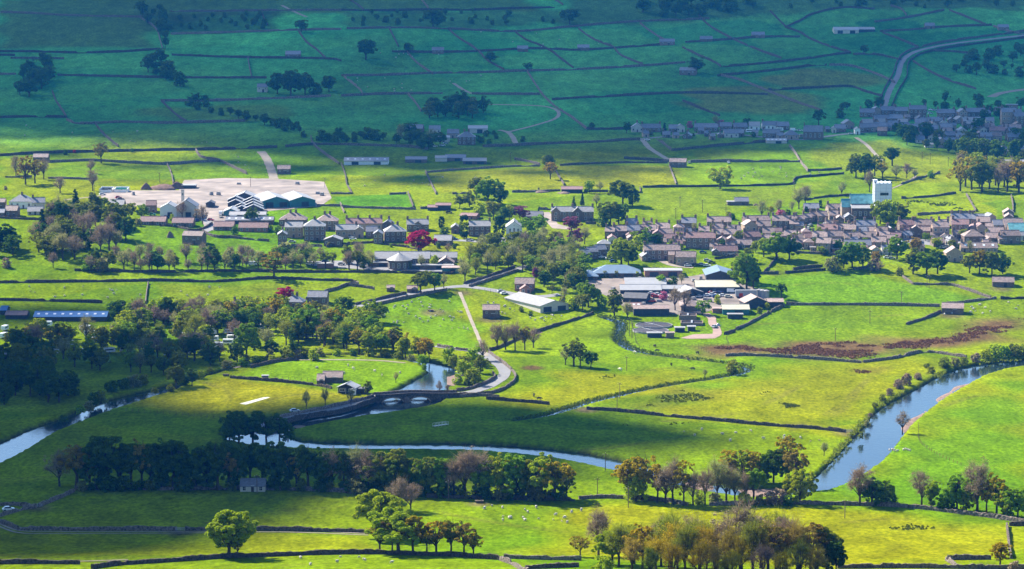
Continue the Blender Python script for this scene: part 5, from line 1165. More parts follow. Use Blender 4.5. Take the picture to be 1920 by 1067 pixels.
obj('louvre', MB().box((0.6, -tw / 2 - 0.1, 14.5), (5.0, 0.1, 1.6)).mesh('louvre', M['glass']), t_o)
m = MB()
for i in range(5):
    for sx, sy in ((i / 4 * tw - tw / 2, -tw / 2), (-tw / 2, i / 4 * tw - tw / 2), (i / 4 * tw - tw / 2, tw / 2), (tw / 2, i / 4 * tw - tw / 2)):
        m.box((sx * 0.95, sy * 0.95, th + 0.3), (0.8, 0.5, 0.6))
obj('battlement', m.mesh('battlement', M['sheet']), t_o)
m = MB().box((-tw / 2 + 0.6, -0.5, th / 2 + 0.4), (2.2, 2.6, th + 2.2)).box((-tw / 2 + 0.6, -0.5, th + 1.6), (2.6, 3.0, 0.25))
obj('stair_turret', m.mesh('stair_turret', M['sheet']), t_o)
obj('weather_vane', MB().tube((-tw / 2 + 0.2, -0.5, th + 1.7), (-tw / 2 + 0.2, -0.5, th + 4.0), 0.08, 0.05, 5).mesh('weather_vane', M['steel']), t_o)

# hillside chapel of the upper village
c = P1(1524, 262)
root = empty('chapel', c, math.radians(-12))
thing(root, 'chapel', label='grey stone chapel with lit gable and bellcote in the shaded upper village')
obj('walls', wall_body(14, 8, 6.0, math.radians(45), 'r', 'stone'), root)
obj('roof', roof_mesh(14, 8, 6.0, math.radians(45), 'r', 'rsl'), root)
for i in range(4):
    obj('window', WINTALL, root, (-5 + i * 3.3, -0.03, 3.2), sc=(1, 1, 0.8))
obj('bellcote', MB().box((-6.8, 4, 11), (0.8, 1.4, 3.2), taper=0.5).mesh('bellcote', M['stone']), root)

# slim tower behind the white building
c = P1(343, 386)
root = empty('hose_tower', c)
thing(root, 'tower', label='slim pale hose tower behind the white twin-gabled building')
obj('shaft', MB().box((0, 0, 4.2), (1.7, 1.7, 11)).mesh('shaft', M['lite']), root)
obj('cap', MB().box((0, 0, 9.8), (2.0, 2.0, 0.3)).mesh('cap', M['rsl']), root)
obj('opening', MB().box((0, -0.86, 7.2), (0.8, 0.1, 1.4)).mesh('opening', M['glass']), root)

# cricket pavilion
c = P1(650, 738)
root = empty('cricket_pavilion', c, math.radians(-14))
thing(root, 'pavilion', label='small dark timber cricket pavilion with pale roof and veranda')
obj('walls', wall_body(7.5, 6, 2.6, math.radians(24), 'g', 'dark'), root)
obj('roof', roof_mesh(8.2, 7.2, 2.6, math.radians(22), 'g', 'rwh'), root, (0, -1.0, 0))
for x in (-3.6, 0, 3.6):
    obj('veranda_post', MB().box((x, -1.3, 0.9), (0.14, 0.14, 3.4)).mesh('veranda_post', M['frame']), root)
obj('window', WINWIDE, root, (-2, -0.03, 1.5))
obj('window', WINWIDE, root, (2, -0.03, 1.5))
obj('lean_to', wall_body(4.5, 4.5, 2.0, 0, 'f', 'dark'), root, (6.0, 0.4, 0))
obj('lean_to_roof', roof_mesh(4.5, 4.5, 2.0, 0, 'f', 'rdk'), root, (6.0, 0.4, 0))
c = P1(662, 741)
root = empty('score_hut', c)
thing(root, 'hut', label='tiny white score hut beside the cricket pavilion')
obj('walls', wall_body(2.4, 2.0, 2.2, math.radians(20), 'g', 'white'), root)
obj('roof', roof_mesh(2.4, 2.0, 2.2, math.radians(20), 'g', 'rsl', 0.2), root)
obj('hatch', MB().box((0, -0.05, 1.3), (1.4, 0.1, 0.8)).mesh('hatch', M['glass']), root)
c = P1(497, 713)
root = empty('roller_hut', c)
thing(root, 'hut', label='small dark hut at the end of the cricket field wall')
obj('walls', wall_body(2.6, 2.0, 1.8, 0, 'f', 'dark'), root)
obj('roof', roof_mesh(2.6, 2.0, 1.8, 0, 'f', 'rwl'), root)

# ------------------------------------------------------------------ the two-arched road bridge
A_, B_ = P1(704, 750), P1(862, 745)
dv = (B_ - A_)
dv.z = 0
LB = dv.length
ux = dv.normalized()
root = empty('stone_bridge', A_, math.atan2(ux.y, ux.x))
thing(root, 'bridge', label='two-arched grey stone road bridge over the river')


def arch_face(z_of_top, y, mb, spans, flip, inner=False):
    xs = sorted(set(list(np.linspace(0, LB, 60)) + [v for s_ in spans for v in np.linspace(s_[0], s_[1], 15)]))
    pts = []
    for x in xs:
        zb = z_of_top(x) - 1.2 if inner else -3.2
        for a, b, rise, spr in spans:
            if a <= x <= b:
                q = (x - (a + b) / 2) / ((b - a) / 2)
                zb = spr + rise * math.sqrt(max(0, 1 - q * q))
        pts.append((x, zb, z_of_top(x)))
    v, f = [], []
    for x, zb, zt in pts:
        v += [(x, y, zb), (x, y, zt)]
    for i in range(len(pts) - 1):
        q = (2 * i, 2 * i + 2, 2 * i + 3, 2 * i + 1)
        f.append(q[::-1] if flip else q)
    mb.add(v, f)
    return pts


k_ = LB / 158.0
spans = [((717 - 704) * k_, (756 - 704) * k_, 2.1, -1.5), ((768 - 704) * k_, (806 - 704) * k_, 2.1, -1.5)]
top = lambda x: 2.05 + 0.55 * math.exp(-((x - LB * 0.43) / (LB * 0.24)) ** 2)
m = MB()
p0 = arch_face(top, -0.2, m, spans, False)
p1 = arch_face(top, 0.35, m, [], True, True)
m.add([(x, yy, z) for x, _, z in p0 for yy in (-0.28, 0.43)], [(2 * i, 2 * i + 2, 2 * i + 3, 2 * i + 1) for i in range(len(p0) - 1)])
obj('parapet', m.mesh('parapet', M['wall']), root)
m = MB()
arch_face(top, 6.9, m, [], False, True)
arch_face(top, 7.5, m, spans, True)
m.add([(x, yy, z) for x, _, z in p0 for yy in (6.85, 7.55)], [(2 * i, 2 * i + 2, 2 * i + 3, 2 * i + 1) for i in range(len(p0) - 1)])
obj('parapet', m.mesh('parapet', M['wall']), root)
for a, b, rise, spr in spans:
    m = MB()
    v = []
    for q in np.linspace(-1, 1, 17):
        x, z = (a + b) / 2 + q * (b - a) / 2, spr + rise * math.sqrt(max(0, 1 - q * q))
        v += [(x, -0.2, z), (x, 7.5, z)]
    m.add([(a, -0.2, -3.2), (a, 7.5, -3.2)] + v + [(b, -0.2, -3.2), (b, 7.5, -3.2)], [(2 * i, 2 * i + 2, 2 * i + 3, 2 * i + 1) for i in range(18)])
    obj('arch_barrel', m.mesh('arch_barrel', M['stone']), root)
    m = MB()
    for i in range(16):
        q0, q1 = -1 + i / 8, -1 + (i + 1) / 8
        pr = []
        for q in (q0 + 0.006, q1 - 0.006):
            for gg in (0, 0.5):
                pr.append(((a + b) / 2 + q * ((b - a) / 2 + gg), spr + (rise + gg) * math.sqrt(max(0, 1 - q * q))))
        x_ = [(p[0], -0.3, p[1]) for p in pr] + [(p[0], -0.19, p[1]) for p in pr]
        m.add(x_, [(0, 2, 3, 1), (4, 5, 7, 6), (0, 4, 6, 2), (1, 3, 7, 5), (0, 1, 5, 4), (2, 6, 7, 3)])
    obj('arch_ring', m.mesh('arch_ring', M['sandstone']), root)
pc = (spans[0][1] + spans[1][0]) / 2
pw = (spans[1][0] - spans[0][1])
m = MB().add([(pc - pw / 2, -0.2, -3), (pc, -2.2, -3), (pc + pw / 2, -0.2, -3), (pc - pw / 2, -0.2, 0.4), (pc, -2.2, 0.1), (pc + pw / 2, -0.2, 0.4), (pc, -0.2, 1.3)], [(0, 1, 4, 3), (1, 2, 5, 4), (3, 4, 6), (4, 5, 6)])
obj('cutwater', m.mesh('cutwater', M['stone']), root)
v = [(x, yy, z - 1.0) for x, _, z in p0 for yy in (0.3, 6.95)]
obj('deck', mesh_np('deck', v, [(2 * i, 2 * i + 2, 2 * i + 3, 2 * i + 1) for i in range(len(p0) - 1)], M['road']), root)

# timber footbridge over the beck in the shaded meadow
c = P1(826, 799)
root = empty('footbridge', c, math.radians(-50))
thing(root, 'footbridge', label='small pale timber footbridge over the ditch in the shaded meadow')
for i in range(12):
    obj('plank', MB().box((0, -3.3 + i * 0.6, 0.45), (1.5, 0.5, 0.08)).mesh('plank', M['frame']) if i == 0 else [o for o in root.children if o.name.startswith('plank')][0].data, root, (0, 0 if i == 0 else 0.6 * i, 0))
for sx in (-0.75, 0.75):
    m = MB().tube((sx, -3.5, 1.5), (sx, 3.5, 1.5), 0.06, 0.06, 5)
    for yy in (-3.4, -1.7, 0, 1.7, 3.4):
        m.tube((sx, yy, -0.5), (sx, yy, 1.5), 0.06, 0.06, 5)
    obj('handrail', m.mesh('handrail', M['frame']), root)

# ------------------------------------------------------------------ sewage works
for px, py, wpx, lab in ((1226, 611, 68, 'round dark filter bed of the sewage works, the one next to the grass mound'), (1220, 621, 66, 'round dark filter bed of the sewage works, the one next to the two huts')):
    c = P1(px, py)
    R_ = wpx / ppm(c.y) / 2
    root = empty('filter_bed', c)
    thing(root, 'filter bed', label=lab, group='round filter beds')
    m = MB()
    n = 40
    for r0, z0, r1, z1 in ((R_ + 0.25, -1, R_ + 0.25, 0.7), (R_ + 0.25, 0.7, R_, 0.7), (R_, 0.7, R_, 0.35)):
        ring = []
        for i in range(n):
            a = 2 * math.pi * i / n
            ring += [(r0 * math.cos(a), r0 * math.sin(a), z0), (r1 * math.cos(a), r1 * math.sin(a), z1)]
        m.add(ring, [(2 * i, (2 * i + 2) % (2 * n), (2 * i + 3) % (2 * n), 2 * i + 1) for i in range(n)])
    obj('tank_wall', m.mesh('tank_wall', M['rwl']), root)
    m = MB().add([(R_ * math.cos(2 * math.pi * i / n), R_ * math.sin(2 * math.pi * i / n), 0.45) for i in range(n)], [tuple(range(n))])
    obj('clinker', m.mesh('clinker', M['media']), root)
    obj('centre_column', MB().tube((0, 0, 0.3), (0, 0, 3.2), 0.18, 0.1, 6).mesh('centre_column', M['steel']), root)
    for i in range(4):
        a = 0.5 + i * math.pi / 2
        obj('spray_arm', MB().tube((0, 0, 0.85), (R_ * 0.96 * math.cos(a), R_ * 0.96 * math.sin(a), 0.75), 0.09, 0.07, 5).mesh('spray_arm', M['steel']), root)


def tank(px0, px1, py, depth, label, hgt=1.4):
    c = P1((px0 + px1) / 2, py)
    w = (px1 - px0) / ppm(c.y)
    root = empty('settling_tank', c, math.radians(-4))
    thing(root, 'tank', label=label)
    m = MB().box((0, 0.2, hgt / 2 - 1), (w, 0.4, hgt + 2)).box((0, depth, hgt / 2 - 1), (w, 0.4, hgt + 2)).box((-w / 2 + 0.2, depth / 2, hgt / 2 - 1), (0.4, depth - 0.42, hgt + 2)).box((w / 2 - 0.2, depth / 2, hgt / 2 - 1), (0.4, depth - 0.42, hgt + 2))
    obj('tank_wall', m.mesh('tank_wall', M['stone']), root)
    obj('tank_water', MB().box((0, depth / 2, hgt - 0.6), (w - 0.8, depth - 0.5, 0.1)).mesh('tank_water', M['media']), root)
    obj('walkway', MB().box((0, depth / 2, hgt + 0.15), (0.9, depth, 0.12)).mesh('walkway', M['steel']), root)


tank(1276, 1318, 611, 9, 'rectangular dark settling tank beside the clay track')
tank(1273, 1306, 600, 8, 'dark round-ended tank behind the settling tank', 2.2)
for x0, x1, yb, h, lab in ((1214, 1241, 633, 4, 'low dark hut with pale edge in front of the round filter bed'), (1249, 1264, 634, 9, 'square stone pump house in front of the filter beds'), (1266, 1284, 623, 6, 'small dark control hut between filter bed and settling tank'), (1290, 1304, 621, 5, 'low pipework shed beside the settling tank'), (1365, 1393, 598, 8, 'dark cylindrical plant shed below the cream-roofed shed')):
    B(x0, x1, yb, h, 'f', 'rst' if h == 9 else 'rwl', 'stone' if h == 9 else 'dark', kind='shed', d=4, wins=False, label=lab, name='pump_house')
# ------------------------------------------------------------------ trees: a few kinds are grown once, every tree in the valley is a copy of trunk and crown
def leaf_cloud(centers, radii, per, size, rng, flat=0.75, up=0.35, shell=0.55, core=None):
    c = np.repeat(centers, per, 0)
    r = np.repeat(radii, per)
    n = len(c)
    d = rng.normal(size=(n, 3))
    if core is not None:
        g = c - np.array(core)
        g /= np.linalg.norm(g, axis=1)[:, None] + 1e-9
        d += g * 0.9
        d[:, 2] += 0.35
    d /= np.linalg.norm(d, axis=1)[:, None]
    rr = (shell + (1 - shell) * rng.random(n)) ** 0.8
    off = d * (rr * r)[:, None]
    off[:, 2] *= flat
    p = c + off
    nr = d + rng.normal(0, 0.55 if core is None else 0.42, (n, 3))
    nr[:, 2] += up
    nr /= np.linalg.norm(nr, axis=1)[:, None]
    t = np.cross(nr, rng.normal(size=(n, 3)))
    t /= np.linalg.norm(t, axis=1)[:, None] + 1e-9
    b = np.cross(nr, t)
    s = size * rng.uniform(0.6, 1.35, n)[:, None]
    v = np.stack([p - t * s * 0.5 - b * s * 0.32, p + t * s * 0.42 - b * s * 0.45, p + t * s * 0.55 + b * s * 0.35, p - t * s * 0.38 + b * s * 0.5], 1).reshape(-1, 3)
    return v, np.arange(4 * n).reshape(-1, 4)


def grow(kind, seed, detail):
    """returns (trunk mesh, crown mesh) for a tree of unit height 10 m"""
    rng = np.random.default_rng(seed)
    H_ = 10.0
    tr = MB()
    cents, rads = [], []
    if kind == 'conifer':
        tr.tube((0, 0, -0.6), (0, 0, 8.5), 0.22, 0.05, 6)
        for z in np.linspace(1.0, 9.6, 20):
            r = 2.1 * (1 - z / 10.2) + 0.12
            for i in range(max(3, int(6 * r))):
                a = rng.uniform(0, 6.28)
                cents.append((math.cos(a) * r * rng.uniform(.45, 1), math.sin(a) * r * rng.uniform(.45, 1), z + rng.uniform(-.3, .3)))
                rads.append(0.42 + 0.12 * r)
        v, f = leaf_cloud(np.array(cents), np.array(rads), 16 if detail else 8, 0.34 if detail else 0.5, rng, 0.5)
    elif kind == 'yew':
        tr.tube((0, 0, -0.6), (0, 0, 6), 0.3, 0.1, 6)
        for i in range(60):
            z = rng.uniform(0.6, 9.3)
            r = 2.3 * math.sin(min(1, (z + 1.2) / 5) * math.pi / 2) * math.sqrt(max(0.02, 1 - (max(0, z - 4) / 6) ** 2))
            a = rng.uniform(0, 6.28)
            cents.append((math.cos(a) * r * .8, math.sin(a) * r * .8, z))
            rads.append(0.9)
        v, f = leaf_cloud(np.array(cents), np.array(rads), 26 if detail else 16, 0.4 if detail else 0.55, rng)
    elif kind == 'bush':
        for i in range(5):
            a = rng.uniform(0, 6.28)
            tr.tube((0, 0, -0.5), (math.cos(a) * 2, math.sin(a) * 2, 4.5), 0.2, 0.06, 5)
        for i in range(46):
            a, z = rng.uniform(0, 6.28), rng.uniform(0.6, 8.6)
            r = 4.2 * math.sqrt(max(0.05, 1 - ((z - 3.4) / 6.2) ** 2)) * rng.uniform(0.35, 1)
            cents.append((math.cos(a) * r, math.sin(a) * r, z))
            rads.append(rng.uniform(1.0, 1.7))
        v, f = leaf_cloud(np.array(cents), np.array(rads), 34 if detail else 18, 0.62 if detail else 0.85, rng)
    else:
        # broadleaf: forked trunk, limbs to the crown envelope, clumps at the limb ends
        lean = rng.normal(0, 0.25, 2)
        fork = dict(dome=1.9, round=2.3, tall=3.2, airy=2.6, bare=2.4, ball=2.2)[kind]
        sq = rng.uniform(0.8, 1.2, 3) if kind != 'dome' else np.ones(3)
        rx = dict(dome=4.3, round=3.9, tall=2.7, airy=3.5, bare=3.3, ball=3.0)[kind]
        cz, rz = dict(dome=(5.3, 4.5), round=(5.4, 4.3), tall=(6.4, 3.7), airy=(6.2, 3.7), bare=(6.2, 3.8), ball=(5.9, 3.9))[kind]
        tr.tube((0, 0, -0.8), (lean[0] * .4, lean[1] * .4, fork), 0.36, 0.25, 8)
        nl = dict(dome=12, round=9, tall=7, airy=8, bare=9, ball=10)[kind]
        tips = []
        fk = Vector((lean[0] * .4, lean[1] * .4, fork))
        for i in range(nl):
            a = 6.283 * i / nl + rng.uniform(-.35, .35)
            el = rng.uniform(-0.25, 1.0) if i else 1.0
            out = math.cos(el * 1.35) * rx * rng.uniform(0.75, 0.98)
            tip = Vector((math.cos(a) * out, math.sin(a) * out, cz + rz * math.sin(el * 1.35) * 0.85))
            st = fk + Vector((0, 0, rng.uniform(-0.7, 0.5)))
            mid = st.lerp(tip, 0.5) + Vector((rng.normal(0, .3), rng.normal(0, .3), 0.35))
            tr.tube(st, mid, 0.17, 0.10, 6)
            tr.tube(mid, tip, 0.10, 0.03, 5)
            tips.append((mid, tip))
            for j in range(4):
                b = mid.lerp(tip, rng.uniform(0.0, 0.85))
                dirv = Vector(rng.normal(size=3)).normalized() * rng.uniform(1.0, 2.0)
                e = b + dirv + Vector((0, 0, 0.4))
                tr.tube(b, e, 0.05, 0.015, 4)
                tips.append((b, e))
        lump = [(rng.normal(size=3)) for _ in range(6)]
        ncl = dict(dome=90, round=64, tall=56, airy=60, bare=70, ball=90)[kind] if not detail else dict(dome=190, round=125, tall=105, airy=95, bare=90, ball=130)[kind]
        while len(cents) < ncl:
            d = rng.normal(size=3)
            d /= np.linalg.norm(d)
            rr = rng.uniform(0.3, 1.0) ** 0.5 * 0.9
            bump = 1 + (0.26 if kind != 'dome' else 0.1) * sum(math.sin(2.3 * float(np.dot(d, l)) + k) for k, l in enumerate(lump)) / 2
            p = np.array((d[0] * rx * rr * bump * sq[0] + lean[0], d[1] * rx * rr * bump * sq[1] + lean[1], cz + d[2] * rz * rr * bump))
            if d[0] > 0.3:
                p[2] *= 0.86 + 0.16 * sq[2]
            if d[2] < -0.35 and kind != 'ball':
                p[2] += 0.7
            if p[2] < 1.2:
                continue
            cents.append(p)
            rads.append(rng.uniform(0.75, 1.35) * dict(dome=0.85, round=1.0, ball=0.75, tall=0.85, airy=0.72, bare=0.8)[kind])
        cents, rads = np.array(cents), np.array(rads) * (0.68 if detail else 1.0)
        if kind == 'bare':
            # fine twigs, each a slim sliver, plus a mist of unopened leaves
            n = 2400 if detail else 900
            k = rng.integers(0, len(tips), n)
            a = np.array([tips[i][0] for i in k])
            e = np.array([tips[i][1] for i in k])
            s0 = a + (e - a) * rng.uniform(0.2, 1.0, (n, 1))
            d = rng.normal(size=(n, 3)) * 0.75 + (s0 - np.array((0, 0, 3.5))) * 0.16
            e0 = s0 + d * rng.uniform(0.5, 1.25, (n, 1))
            wd = np.cross(d, rng.normal(size=(n, 3)))
            wd /= np.linalg.norm(wd, axis=1)[:, None]
            wd *= 0.022 if detail else 0.04
            v1 = np.stack([s0 - wd, s0 + wd, e0 + wd * 0.3, e0 - wd * 0.3], 1).reshape(-1, 3)
            f1 = np.arange(4 * n).reshape(-1, 4)
            v2, f2 = leaf_cloud(cents, rads * 1.5, 26 if detail else 11, 0.18 if detail else 0.28, rng, shell=0.1)
            v, f = np.vstack([v1, v2]), np.vstack([f1, f2 + len(v1)])
        else:
            per = dict(dome=130, round=150, tall=130, airy=85, ball=90)[kind] if detail else dict(dome=40, round=46, tall=40, airy=30, ball=28)[kind]
            v, f = leaf_cloud(cents, rads, per, dict(dome=0.26, round=0.27, tall=0.26, airy=0.24, ball=0.26)[kind] * (1 if detail else 1.75), rng, flat=0.7, up=0.25, shell=0.7, core=(0, 0, cz - 1.5))
    return tr.mesh('trunk', M['bark']), mesh_np('crown', v, f, LEAF['dark'])


PROTO = {}
for kind, nv in (('round', 6), ('tall', 5), ('airy', 6), ('bare', 6), ('ball', 1), ('dome', 1), ('bush', 3), ('conifer', 2), ('yew', 1)):
    for det in (0, 1):
        PROTO[kind, det] = [grow(kind, 100 + i * 7 + det * 50 + len(kind) * 13, det) for i in range(nv)]

LOOKS = {  # code: (kind, foliage, thing name, category, look)
    'S': ('round', 'bright', 'leafy_tree', 'tree', 'rounded bright green leafy tree'), 'Y': ('round', 'yellow', 'leafy_tree', 'tree', 'rounded yellow-green leafy tree'),
    'D': ('round', 'dark', 'dark_tree', 'tree', 'dense dark green tree'), 'T': ('tall', 'dark', 'dark_tree', 'tree', 'tall narrow dark green tree'), 't': ('tall', 'bright', 'leafy_tree', 'tree', 'tall bright green tree'),
    'V': ('round', 'olive', 'olive_tree', 'tree', 'spreading olive-green tree'), 'G': ('airy', 'gold', 'golden_tree', 'tree', 'open golden-leaved tree'), 'g': ('tall', 'gold', 'golden_tree', 'tree', 'tall golden-leaved tree'),
    'O': ('airy', 'orange', 'russet_tree', 'tree', 'open russet-leaved tree'), 'o': ('airy', 'olive', 'olive_tree', 'tree', 'open olive-leaved tree'), 'B': ('bare', 'bare', 'bare_tree', 'tree', 'nearly leafless brown tree'), 'Z': ('dome', 'yellow', 'leafy_tree', 'tree', 'broad domed lime-green tree'), 'b': ('bare', 'greybush', 'bare_tree', 'tree', 'thin grey-green budding tree'),
    'C': ('conifer', 'conifer', 'conifer_tree', 'tree', 'dark pointed conifer'), 'W': ('yew', 'conifer', 'yew_tree', 'tree', 'dark columnar yew'), 'R': ('round', 'copper', 'copper_tree', 'tree', 'rounded copper-red tree'), 'L': ('round', 'plum', 'copper_tree', 'tree', 'dusky plum-coloured tree'),
    'A': ('bare', 'gold', 'budding_tree', 'tree', 'twiggy golden-brown budding tree'), 'a': ('bare', 'olive', 'budding_tree', 'tree', 'twiggy olive budding tree'), 'E': ('bare', 'orange', 'budding_tree', 'tree', 'twiggy russet budding tree'),
    'P': ('bush', 'pink', 'blossom_tree', 'tree', 'pink blossoming tree'), 'U': ('bush', 'bright', 'green_bush', 'bush', 'bright green bush'), 'u': ('bush', 'dark', 'dark_bush', 'bush', 'dark green bush'), 'v': ('bush', 'olive', 'olive_bush', 'bush', 'olive-green bush'), 'q': ('bush', 'greybush', 'grey_bush', 'bush', 'grey-green bush'),
    'y': ('bush', 'yellow', 'green_bush', 'bush', 'yellow-green bush'), 'K': ('ball', 'gold', 'golden_tree', 'tree', 'round golden lollipop-shaped tree'), 'k': ('bush', 'bare', 'brown_bush', 'bush', 'brown twiggy bush'), 'l': ('bush', 'copper', 'copper_bush', 'bush', 'copper-red bush'),
}
WID = dict(dome=8.6, round=7.8, tall=5.4, airy=7.2, bare=7.0, ball=6.2, bush=8.6, conifer=4.2, yew=4.8)
NT = [0]


def tree(px, py, hpx, code, w=1.0, label=None, group='trees of the valley'):
    kind, lf, nm, cat, look = LOOKS[code]
    c = P1(px, py)
    s = ppm(c.y)
    if label is None and hpx > 55 and not (400 < px < 470 and py > 1040):
        hpx *= RNG.uniform(0.86, 1.1)
        w *= RNG.uniform(0.9, 1.15)
    hm = hpx / s
    NT[0] += 1
    var = PROTO[kind, 1 if hpx > 44 else 0]
    tm, cm = var[(NT[0] * 5 + int(px)) % len(var)]
    k = hm / 10.0
    root = empty(nm, c, RNG.uniform(0, 6.28))
    root.scale = (k * w, k * w, k)
    obj('trunk', tm, root)
    o = obj('crown', cm, root)
    o.material_slots[0].link = 'OBJECT'
    o.material_slots[0].material = LEAF[lf]
    size = 'tall' if hm > 17 and 'tall' not in look else ('little' if hm < 7.5 and cat == 'tree' else '')
    thing(root, cat, (size + ' ' + look).strip() if not label else None, px, py - hpx * 0.5, label=label, group=group)
    return root


def scatter(poly, n, codes, h, dmin, seed, squash=2.6, wj=(0.85, 1.2)):
    rng = np.random.default_rng(seed)
    p = np.array(poly, float)
    got = []
    for _ in range(n * 60):
        x, y = rng.uniform(p[:, 0].min(), p[:, 0].max()), rng.uniform(p[:, 1].min(), p[:, 1].max())
        if in_poly(np.array([x]), np.array([y]), p)[0] and all((x - a) ** 2 + ((y - b) * squash) ** 2 > dmin ** 2 for a, b in got):
            got.append((x, y))
        if len(got) >= n:
            break
    for x, y in got:
        tree(x, y, rng.uniform(*h), codes[int(rng.integers(0, len(codes)))], rng.uniform(*wj))


